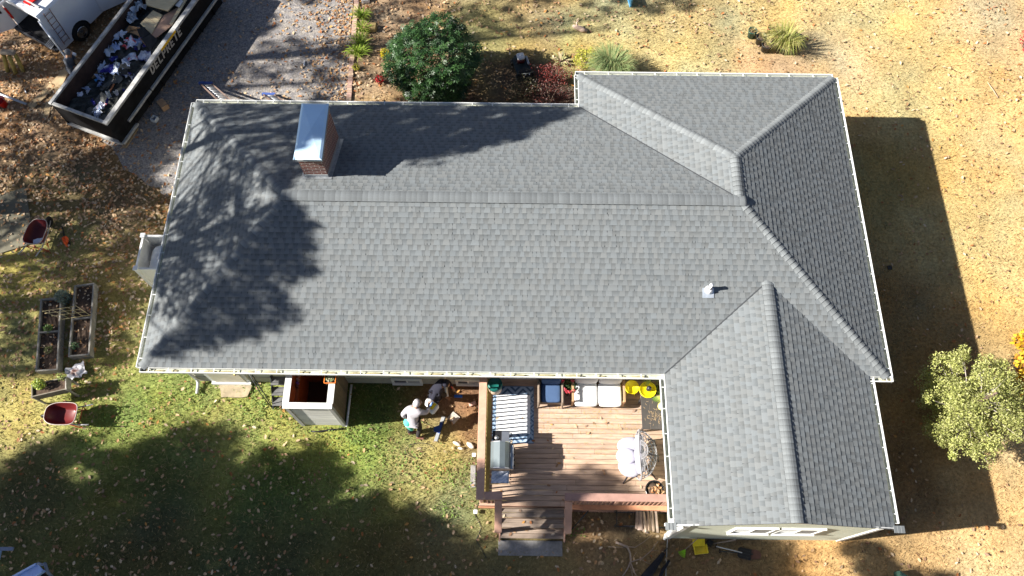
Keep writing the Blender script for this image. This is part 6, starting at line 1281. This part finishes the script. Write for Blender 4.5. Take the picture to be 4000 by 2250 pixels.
def shovel(name, lab, ub, vb, uh, vh, m, bw, bl, hm, z=.06):
    a = at(ub, vb, z); c = at(uh, vh, z+.03); d = (c-a); d.z = 0; d.normalize(); T = F3(a.x, a.y, z, math.atan2(d.y, d.x)); rt = thing(name, lab, 'shovel', (a.x, a.y, 0))
    b = MB(T); pr = [(-bl/2, 0), (-bl*.38, bw*.36), (-bl*.1, bw*.5), (bl*.42, bw*.48), (bl*.5, bw*.3)]; o = pr+[(x, -y) for x, y in pr[:0:-1]]
    if 'snow' in name: o = [(-bl/2, -bw/2), (-bl/2, bw/2), (bl*.35, bw/2), (bl/2, bw*.35), (bl/2, -bw*.35), (bl*.35, -bw/2)]
    n = len(o); V = [(x, y, .0+.25*(y*y)) for x, y in o]; b.add(V+[(x, y, z_-.01) for x, y, z_ in V], [tuple(range(n)), tuple(range(2*n-1, n-1, -1))]+[(i, n+i, n+(i+1) % n, (i+1) % n) for i in range(n)]); b.build('blade', m, rt)
    MB(T).tube([(bl*.2, 0, .02), (bl*.5, 0, .04), ((Vector(c)-a).length, 0, .03)], .016, 7).build('handle', hm, rt); e = (Vector(c)-a).length; MB(T).tube([(e, -.05, .03), (e, .05, .03)], .016, 6).build('grip', m_blk, rt)
    for y in (-.08, 0, .08):
        if 'snow' in name: MB(T).beam((-bl*.4, y, .012), (bl*.3, y, .012), .012, .006).build('blade_rib', m_iron, rt)
shovel('snow_shovel', 'black snow shovel with a pale handle lying on the grass', 2908, 2162, 2797, 2134, m_dpot, .29, .36, m_alu, .10); shovel('spade', 'rusty brown spade lying under the snow shovel', 2950, 2166, 2812, 2153, mat('rusty_blade', (.14, .07, .055), rough=.5, metal=.4), .25, .34, m_iron, .04)
b = MB(); b.tube([at(2792, 2122, .05), Vector((at(2875, 2104, .3).x, yg-.06, .3))], .014, 6); b.tube([at(2788, 2124, .05), Vector((at(2872, 2098, .45).x, yg-.06, .5))], .014, 6); b.build('tool_handles', m_brn, label='two crossed dark tool handles leaning at the gable foot', category='tool handle')
MB(F3(*at(3515, 2255, .2).to_2d(), 0, .5)).prism([(-.25, -.3), (.25, -.3), (.02, .16)], 0, .4).build('green_tarp_corner', mat('dark_green_tarp', (.04, .09, .07), rough=.6), label='dark green tarp corner at the bottom edge of the lawn', category='tarp')
for i, (u, v) in enumerate(((1858, 1999), (1852, 1777))): 
    p = at(u, v, .12); rt = thing('solar_light', ['small white solar light at the deck corner', 'small white solar light on the grass beside the grill'][i], 'light', (p.x, p.y, 0)); MB(F3(p.x, p.y, 0)).tube([(0, 0, 0), (0, 0, .12)], .01, 6).build('stake', m_iron, rt); MB(F3(p.x, p.y, 0)).box((0, 0, .13), (.11, .11, .04), bev=.01).build('lamp_head', m_vinyl, rt)
MB(F3(*at(1848, 1860, .03).to_2d(), 0, .02)).box((0, 0, .02), (.14, .62, .04), bev=.005).build('paver_strip', m_conc, label='pale narrow paver standing on the grass beside the deck', category='paver')
# bottom left play things
sl_ = thing('plastic_slide', 'pale blue plastic slide cut by the bottom left corner', 'slide', (*at(110, 2250, 0).to_2d(), 0)); m_pb = mat('pale_blue_plastic', (.30, .45, .80), rough=.35); m_pg = mat('grey_blue_plastic', (.18, .22, .32), rough=.5)
q = [at(148, 2203, .62), at(172, 2232, .62), at(30, 2330, .15), at(-10, 2290, .15)]; MB().add(q+[p_-Vector((0, 0, .04)) for p_ in q], [(0, 1, 2, 3), (7, 6, 5, 4)]+[(i, 4+i, 4+(i+1) % 4, (i+1) % 4) for i in range(4)]).build('chute', m_pb, sl_)
for a_, c_ in ((0, 3), (1, 2)): MB().beam(q[a_]+Vector((0, 0, .03)), q[c_]+Vector((0, 0, .03)), .05, .12).build('side_rail', m_pb, sl_)
MB().tube([at(148, 2200, .68), at(165, 2206, .7), at(178, 2200, .68)], .035, 8).build('top_lip', m_pg, sl_); MB().tube([at(176, 2202, .66), at(186, 2235, .4), at(212, 2262, .05)], .04, 8).build('support_leg', m_pg, sl_); MB().tube([at(135, 2240, .2), at(150, 2236, .2), at(200, 2262, .1)], .05, 8).build('ladder_step', m_blk, sl_)
pf = thing('play_frame', 'grey-blue play frame bar at the lower left edge', 'play frame', (*at(5, 2145, 0).to_2d(), 0)); MB().beam(at(-30, 2144, .5), at(52, 2144, .5), .09, .06).build('crossbar', m_pg, pf); MB().beam(at(2, 2146, .47), at(-6, 2185, .05), .05, .06).build('leg', m_pb, pf)
# ---------------------------------------------------------------- people
def skin(nodes, edges, sub=2, rootn=0):
    me = bpy.data.meshes.new('t'); names = list(nodes); me.from_pydata([tuple(nodes[k][0]) for k in names], [(names.index(a), names.index(c)) for a, c in edges], [])
    o = bpy.data.objects.new('t', me); sc.collection.objects.link(o)
    md = o.modifiers.new('k', 'SKIN'); md.use_smooth_shade = True
    for i, k in enumerate(names):
        r = nodes[k][1]; me.skin_vertices[0].data[i].radius = r if isinstance(r, tuple) else (r, r); me.skin_vertices[0].data[i].use_root = (i == rootn)
    s = o.modifiers.new('s', 'SUBSURF'); s.levels = sub; s.render_levels = sub
    dg = bpy.context.evaluated_depsgraph_get(); dg.update(); m2 = bpy.data.meshes.new_from_object(o.evaluated_get(dg)); bpy.data.objects.remove(o); return m2
def skinobj(name, nodes, edges, m, parent, sub=2, **tg):
    me = skin(nodes, edges, sub); me.name = name; o3 = ROOT[parent.name]
    for v in me.vertices: v.co -= o3
    me.materials.clear(); me.materials.append(m)
    for p_ in me.polygons: p_.use_smooth = True; p_.material_index = 0
    o = bpy.data.objects.new(name, me); sc.collection.objects.link(o); o.parent = parent; ROOT[o.name] = o3; return tag(o, **tg)
m_skin = mat('skin', (.32, .17, .10), rough=.5, var=.05)
def hand(N, E, wrist, d, side, pre, grip=.6):
    """palm and five fingers grown from the wrist node, d = pointing direction, side = sideways"""
    d = Vector(d).normalized(); s = Vector(side); s = (s-d*s.dot(d)).normalized(); dn = d.cross(s); W_ = Vector(N[wrist][0])
    N[pre+'p'] = (W_+d*.05, (.024, .036)); E.append((wrist, pre+'p'))
    for k, (o_, L) in enumerate(((-.034, .062), (-.012, .072), (.011, .068), (.032, .055))):
        a = W_+d*.095+s*o_; bq = a+d*L*.5-dn*grip*.018; e = bq+d*L*.35-dn*grip*.038
        N[f'{pre}f{k}a'] = (a, .010); N[f'{pre}f{k}b'] = (bq, .009); N[f'{pre}f{k}c'] = (e, .0075); E += [(pre+'p', f'{pre}f{k}a'), (f'{pre}f{k}a', f'{pre}f{k}b'), (f'{pre}f{k}b', f'{pre}f{k}c')]
    a = W_+d*.045-s*.045; e = a+d*.035-s*.018-dn*.012; N[pre+'ta'] = (a, .012); N[pre+'tb'] = (e, .009); E += [(pre+'p', pre+'ta'), (pre+'ta', pre+'tb')]
def person(lab, J, top, legs, shoe, hood, hoodcol=None, extra=None):
    """J: joint positions; clothes follow the same joints with a larger radius"""
    V = {k: Vector(v) for k, v in J.items()}; rt = thing('person', lab, 'person', (V['fl'].x, V['fl'].y, 0))
    N, E = {}, []
    for k, r in (('pel', (.13, .10)), ('wa', (.12, .10)), ('ch', (.16, .12)), ('ne', .06), ('he', (.085, .10)), ('ht', (.07, .08)), ('sl', .07), ('el', .042), ('wl', .028), ('sr', .07), ('er', .042), ('wr', .028), ('hl', .09), ('kl', .06), ('al', .042), ('fl', (.045, .035)), ('hr', .09), ('kr', .06), ('ar', .042), ('fr', (.045, .035))): N[k] = (V[k], r)
    E += [('pel', 'wa'), ('wa', 'ch'), ('ch', 'ne'), ('ne', 'he'), ('he', 'ht'), ('ch', 'sl'), ('sl', 'el'), ('el', 'wl'), ('ch', 'sr'), ('sr', 'er'), ('er', 'wr'), ('pel', 'hl'), ('hl', 'kl'), ('kl', 'al'), ('al', 'fl'), ('pel', 'hr'), ('hr', 'kr'), ('kr', 'ar'), ('ar', 'fr')]
    hand(N, E, 'wl', V['wl']-V['el'], V['sl']-V['sr'], 'L'); hand(N, E, 'wr', V['wr']-V['er'], V['sr']-V['sl'], 'R')
    f_ = (V['face']-V['he']).normalized(); N['nose'] = (V['he']+f_*.105, .012); E.append(('he', 'nose')); N['chin'] = (V['he']+f_*.07-(V['ht']-V['he']).normalized()*.07, .028); E.append(('he', 'chin'))
    body = skinobj('body', N, E, m_skin, rt)
    up_ = (V['ht']-V['he']).normalized(); sd = f_.cross(up_)
    for s_ in (-.032, .032): MB().sph(V['he']+f_*.088+sd*s_+up_*.015, .012, 8, 6).build('eye', mat('eye_white', (.7, .7, .7), rough=.2), rt)
    MB().sph(V['he']+f_*.088-up_*.045, (.022, .012, .008), 8, 6).build('mouth', mat('lips', (.28, .08, .07), rough=.4), rt)
    T_ = {k: (V[k], r) for k, r in (('pel', (.175, .15)), ('wa', (.175, .15)), ('ch', (.205, .165)), ('nk', .09), ('sl', .098), ('el', .07), ('wl2', .045), ('sr', .098), ('er', .07), ('wr2', .045)) if k in V}
    T_['wl2'] = (V['el'].lerp(V['wl'], .92), .045); T_['wr2'] = (V['er'].lerp(V['wr'], .92), .045); T_['nk'] = (V['ch'].lerp(V['ne'], .8), .095); T_['b'] = (V['pel']-(V['wa']-V['pel']).normalized()*.07, (.17, .14))
    skinobj('jacket', T_, [('b', 'pel'), ('pel', 'wa'), ('wa', 'ch'), ('ch', 'nk'), ('ch', 'sl'), ('sl', 'el'), ('el', 'wl2'), ('ch', 'sr'), ('sr', 'er'), ('er', 'wr2')], top, rt)
    L_ = {k: (V[k], r) for k, r in (('pel', (.15, .13)), ('hl', .115), ('kl', .08), ('al', .065), ('hr', .115), ('kr', .08), ('ar', .065))}
    skinobj('trousers', L_, [('pel', 'hl'), ('hl', 'kl'), ('kl', 'al'), ('pel', 'hr'), ('hr', 'kr'), ('kr', 'ar')], legs, rt)
    for k, a_ in (('fl', 'al'), ('fr', 'ar')):
        dd = (V[k]-V[a_]); dd.z = 0; dd.normalize(); hq = Vector((V[a_].x, V[a_].y, .05))-dd*.05
        skinobj('shoe', {'a': (hq, (.05, .045)), 'b': (hq+dd*.12, (.05, .04)), 'c': (hq+dd*.24, (.045, .03))}, [('a', 'b'), ('b', 'c')], shoe, rt)
    H = {'a': (V['ne']-f_*.03, .105), 'b': (V['he']-f_*.035, (.115, .12)), 'c': (V['ht']-f_*.02+up_*.01, (.09, .095))}
    skinobj('hood', H, [('a', 'b'), ('b', 'c')], hood, rt)
    return rt, V
A3 = lambda u, v, z: tuple(at(u, v, z))
m_grh = mat('grey_hoodie', (.42, .40, .43), rough=.9, var=.08, scale=12, bump=.006, bscale=30); m_navyh = mat('navy_hoodie', (.018, .018, .030), rough=.9, var=.1, bump=.006, bscale=25); m_trs = mat('black_trousers', (.03, .026, .026), rough=.9, var=.15); m_shoe = mat('brown_shoe', (.20, .09, .07), rough=.6)
m_teal = mat('teal_cloth', (.10, .52, .42), rough=.85, var=.06); m_grj = mat('slate_jacket', (.11, .12, .14), rough=.85, var=.15, bump=.006, bscale=25)
rt, V = person('person in a grey hoodie and teal waist cloth leaning over to pass a bag', dict(
    fl=A3(1650, 1712, .03), al=A3(1632, 1706, .1), kl=A3(1640, 1672, .5), hl=A3(1628, 1645, .88), fr=A3(1612, 1690, .03), ar=A3(1600, 1690, .1), kr=A3(1602, 1668, .5), hr=A3(1600, 1640, .88), pel=A3(1612, 1640, .95), wa=A3(1612, 1622, 1.10), ch=A3(1615, 1602, 1.30),
    ne=A3(1625, 1586, 1.42), he=A3(1634, 1574, 1.52), ht=A3(1636, 1560, 1.60), face=A3(1662, 1570, 1.45), sl=A3(1590, 1602, 1.33), el=A3(1572, 1620, 1.20), wl=A3(1584, 1632, 1.05), sr=A3(1642, 1610, 1.32), er=A3(1668, 1612, 1.22), wr=A3(1674, 1586, 1.2)), m_grh, m_trs, m_shoe, m_grh)
T_ = {'a': (Vector(A3(1590, 1634, 1.02)), (.14, .12)), 'b': (Vector(A3(1598, 1652, .88)), (.17, .14)), 'c': (Vector(A3(1605, 1670, .70)), (.10, .09)), 'd': (Vector(A3(1612, 1682, .58)), (.03, .03))}
skinobj('waist_cloth', T_, [('a', 'b'), ('b', 'c'), ('c', 'd')], m_teal, rt)
rt, V = person('person in a dark hoodie bent over with a brush near the wall', dict(
    fl=A3(1750, 1556, .03), al=A3(1738, 1546, .1), kl=A3(1735, 1540, .5), hl=A3(1710, 1542, .85), fr=A3(1712, 1560, .03), ar=A3(1702, 1552, .1), kr=A3(1700, 1552, .5), hr=A3(1696, 1548, .85), pel=A3(1700, 1542, .92), wa=A3(1703, 1528, 1.05), ch=A3(1715, 1508, 1.2),
    ne=A3(1730, 1500, 1.25), he=A3(1744, 1502, 1.22), ht=A3(1752, 1500, 1.30), face=A3(1764, 1516, 1.05), sl=A3(1724, 1490, 1.22), el=A3(1752, 1492, 1.0), wl=A3(1768, 1514, .85), sr=A3(1704, 1528, 1.15), er=A3(1692, 1556, .98), wr=A3(1682, 1574, .92)), m_navyh, m_trs, mat('tan_shoe', (.30, .15, .07), rough=.6), m_navyh)
rt, V = person('person in a slate grey jacket stooping between the van and the dumpster', dict(
    fl=A3(300, 285, .03), al=A3(292, 278, .1), kl=A3(290, 270, .5), hl=A3(280, 258, .85), fr=A3(285, 292, .03), ar=A3(278, 286, .1), kr=A3(280, 276, .5), hr=A3(276, 266, .85), pel=A3(277, 262, .93), wa=A3(272, 246, 1.1), ch=A3(268, 228, 1.32),
    ne=A3(268, 214, 1.45), he=A3(269, 203, 1.53), ht=A3(268, 194, 1.62), face=A3(290, 205, 1.45), sl=A3(272, 216, 1.36), el=A3(286, 222, 1.15), wl=A3(296, 238, 1.1), sr=A3(258, 238, 1.33), er=A3(268, 262, 1.12), wr=A3(288, 262, 1.08)), m_grj, m_trs, m_blk, m_grj)
MB(F3(*at(288, 210, 1.3).to_2d(), 1.28, .4)).sph((0, 0, 0), (.07, .06, .06), 8, 6, noise=.5).build('white_scrap', m_cloth, label='white scrap in the hand of the person in slate grey', category='scrap')
p = [at(292, 228, 1.2), at(306, 238, 1.2), at(300, 252, 1.15), at(286, 240, 1.1)]; MB().add(p+[q_-Vector((0, 0, .02)) for q_ in p], [(0, 1, 2, 3), (7, 6, 5, 4)]+[(i, 4+i, 4+(i+1) % 4, (i+1) % 4) for i in range(4)]).build('cardboard_piece', m_card, label='tan cardboard piece held by the person at the dumpster', category='cardboard')
# what they hold and what lies round them
p = at(1692, 1592, 1.1); bg_ = thing('supply_bag', 'white bag with a yellow and blue print handed between the two workers', 'bag', (p.x, p.y, 0)); T = F3(p.x, p.y, 1.02, .95)
MB(T).box((0, 0, 0), (.30, .22, .16), bev=.04).build('bag_body', mat('bag_white', (.62, .66, .68), rough=.4), bg_); MB(T).box((.03, .02, .083), (.2, .09, .012)).build('yellow_band', m_ty, bg_); MB(T).box((.03, .095, .083), (.18, .04, .012)).build('blue_band', mat('print_blue', (.08, .2, .5), rough=.4), bg_)
p = at(1677, 1573, 1.05); MB(F3(p.x, p.y, .98, .3)).sph((0, 0, 0), (.12, .14, .08), 10, 7, noise=.35).build('white_rag', m_cloth, label='white rag held between the two workers', category='rag')
bs = thing('floor_brush', 'blue brush on a thin red-tipped pole held over the bare soil', 'brush', (*at(1790, 1545, 0).to_2d(), 0)); MB(F3(*at(1790, 1546, .1).to_2d(), .06, -.02)).box((0, 0, 0), (.24, .08, .06), bev=.01).build('brush_head', mat('brush_blue', (.02, .10, .45), rough=.4), bs)
MB().tube([at(1790, 1543, .1), at(1768, 1515, .85)], .012, 7).build('pole', m_brn, bs); MB().tube([at(1770, 1519, .82), at(1762, 1510, .95)], .017, 7).build('grip', mat('red_grip', (.55, .05, .03), rough=.4), bs)
lv_ = thing('sheet_tool', 'long silver and blue smoothing tool lying across the grass', 'tool', (*at(1712, 1672, 0).to_2d(), 0)); a, c = at(1733, 1627, .12), at(1702, 1723, .12); d = (c-a).normalized(); sN = Vector((-d.y, d.x, 0))
MB().beam(a, c, .10, .05, bev=.008).build('tool_bar', m_alu, lv_); MB().beam(a+sN*.055, c+sN*.055, .02, .09).build('edge', m_iron, lv_); MB().beam(a.lerp(c, .25)+Vector((0, 0, .032)), a.lerp(c, .68)+Vector((0, 0, .032)), .095, .012).build('blue_label', mat('deep_blue', (.02, .06, .25), rough=.35), lv_)
MB().prism([tuple((a.lerp(c, t_)-sN*o_).to_2d()) for t_, o_ in ((.38, .04), (.5, .17), (.66, .14), (.66, .04))], .10, .15).build('blue_bracket', MATS['deep_blue'], lv_)
MB().tube([at(1696, 1668, .15), at(1640, 1641, .62)], .012, 7).build('handle', m_brn, lv_)
tl = at(1772, 1632, .02); MB(F3(tl.x, tl.y, .012, math.pi/4+.08)).box((0, 0, .012), (.27, .27, .02), bev=.004).build('mortar_board', mat('dusty_board', (.40, .37, .33), var=.4, scale=10, rough=.9), label='dusty square board lying on the bare soil', category='board')
MB(F3(*at(1762, 1634, .05).to_2d(), .03, .3)).box((0, 0, .02), (.14, .06, .04), bev=.01).build('wood_offcut', mat('pale_wood', (.6, .42, .28), rough=.8), label='pale wood offcut lying on the square board', category='offcut')
MB(F3(*at(1846, 1577, .05).to_2d(), 0, .45)).box((0, 0, .04), (.21, .10, .07), bev=.006).build('loose_brick', mat('pinkish_brick', (.55, .36, .3), rough=.85, var=.15), label='pinkish brick lying against the deck', category='brick')
for i, (u, v, r_, s_, lab) in enumerate(((1784, 1733, 1.15, (.05, .13, .04), 'long white stone in the grass below the board'), (1838, 1740, -.7, (.13, .07, .04), 'broad white stone in the grass by the deck'), (1800, 1752, 1.4, (.04, .09, .04), 'small orange-white stone between the two white stones'))):
    MB(F3(*at(u, v, .03).to_2d(), .02, r_)).sph((0, 0, .02), s_, 10, 7, noise=.25).build('white_stone', mat('white_stone', (.62, .58, .48), rough=.9, var=.15), label=lab, category='stone', group='pale stones in the grass by the deck')
p = at(1640, 1760, .02); b = MB(); b.tube([(p.x+math.cos(k*.5)*.42, p.y+math.sin(k*.5)*.22, .03) for k in range(11)], .008, 5); b.build('looped_wire', m_iron, label='thin dark cord looping on the grass left of the deck', category='cord')
b = MB(); b.tube([at(1895, 1925, .02)+Vector((0, 0, .01)), at(1850, 2000, .02), at(1880, 2060, .02), at(1860, 2110, .02), at(1900, 2180, .02)], .009, 5); b.build('garden_hose', m_iron, label='thin black hose on the ground left of the deck stairs', category='hose')
for i, (u, v, s_, c, lab) in enumerate(((3175, 1762, 3.45, (.5, .06, .03), 'red leaf resting on the dark slope of the rear wing'), (2965, 1392, 3.0, (.5, .3, .2), 'tan leaf resting on the light slope of the rear wing'))):
    p = at(u, v, s_); V, F = scatter(lv, lf, np.array([[p.x, p.y, s_+.02]]), [.13], rotmats(1, .3)); npmesh('roof_leaf', V, F, np.tile(np.array([c]), (15, 1)), m_leaf, label=lab, category='leaf')
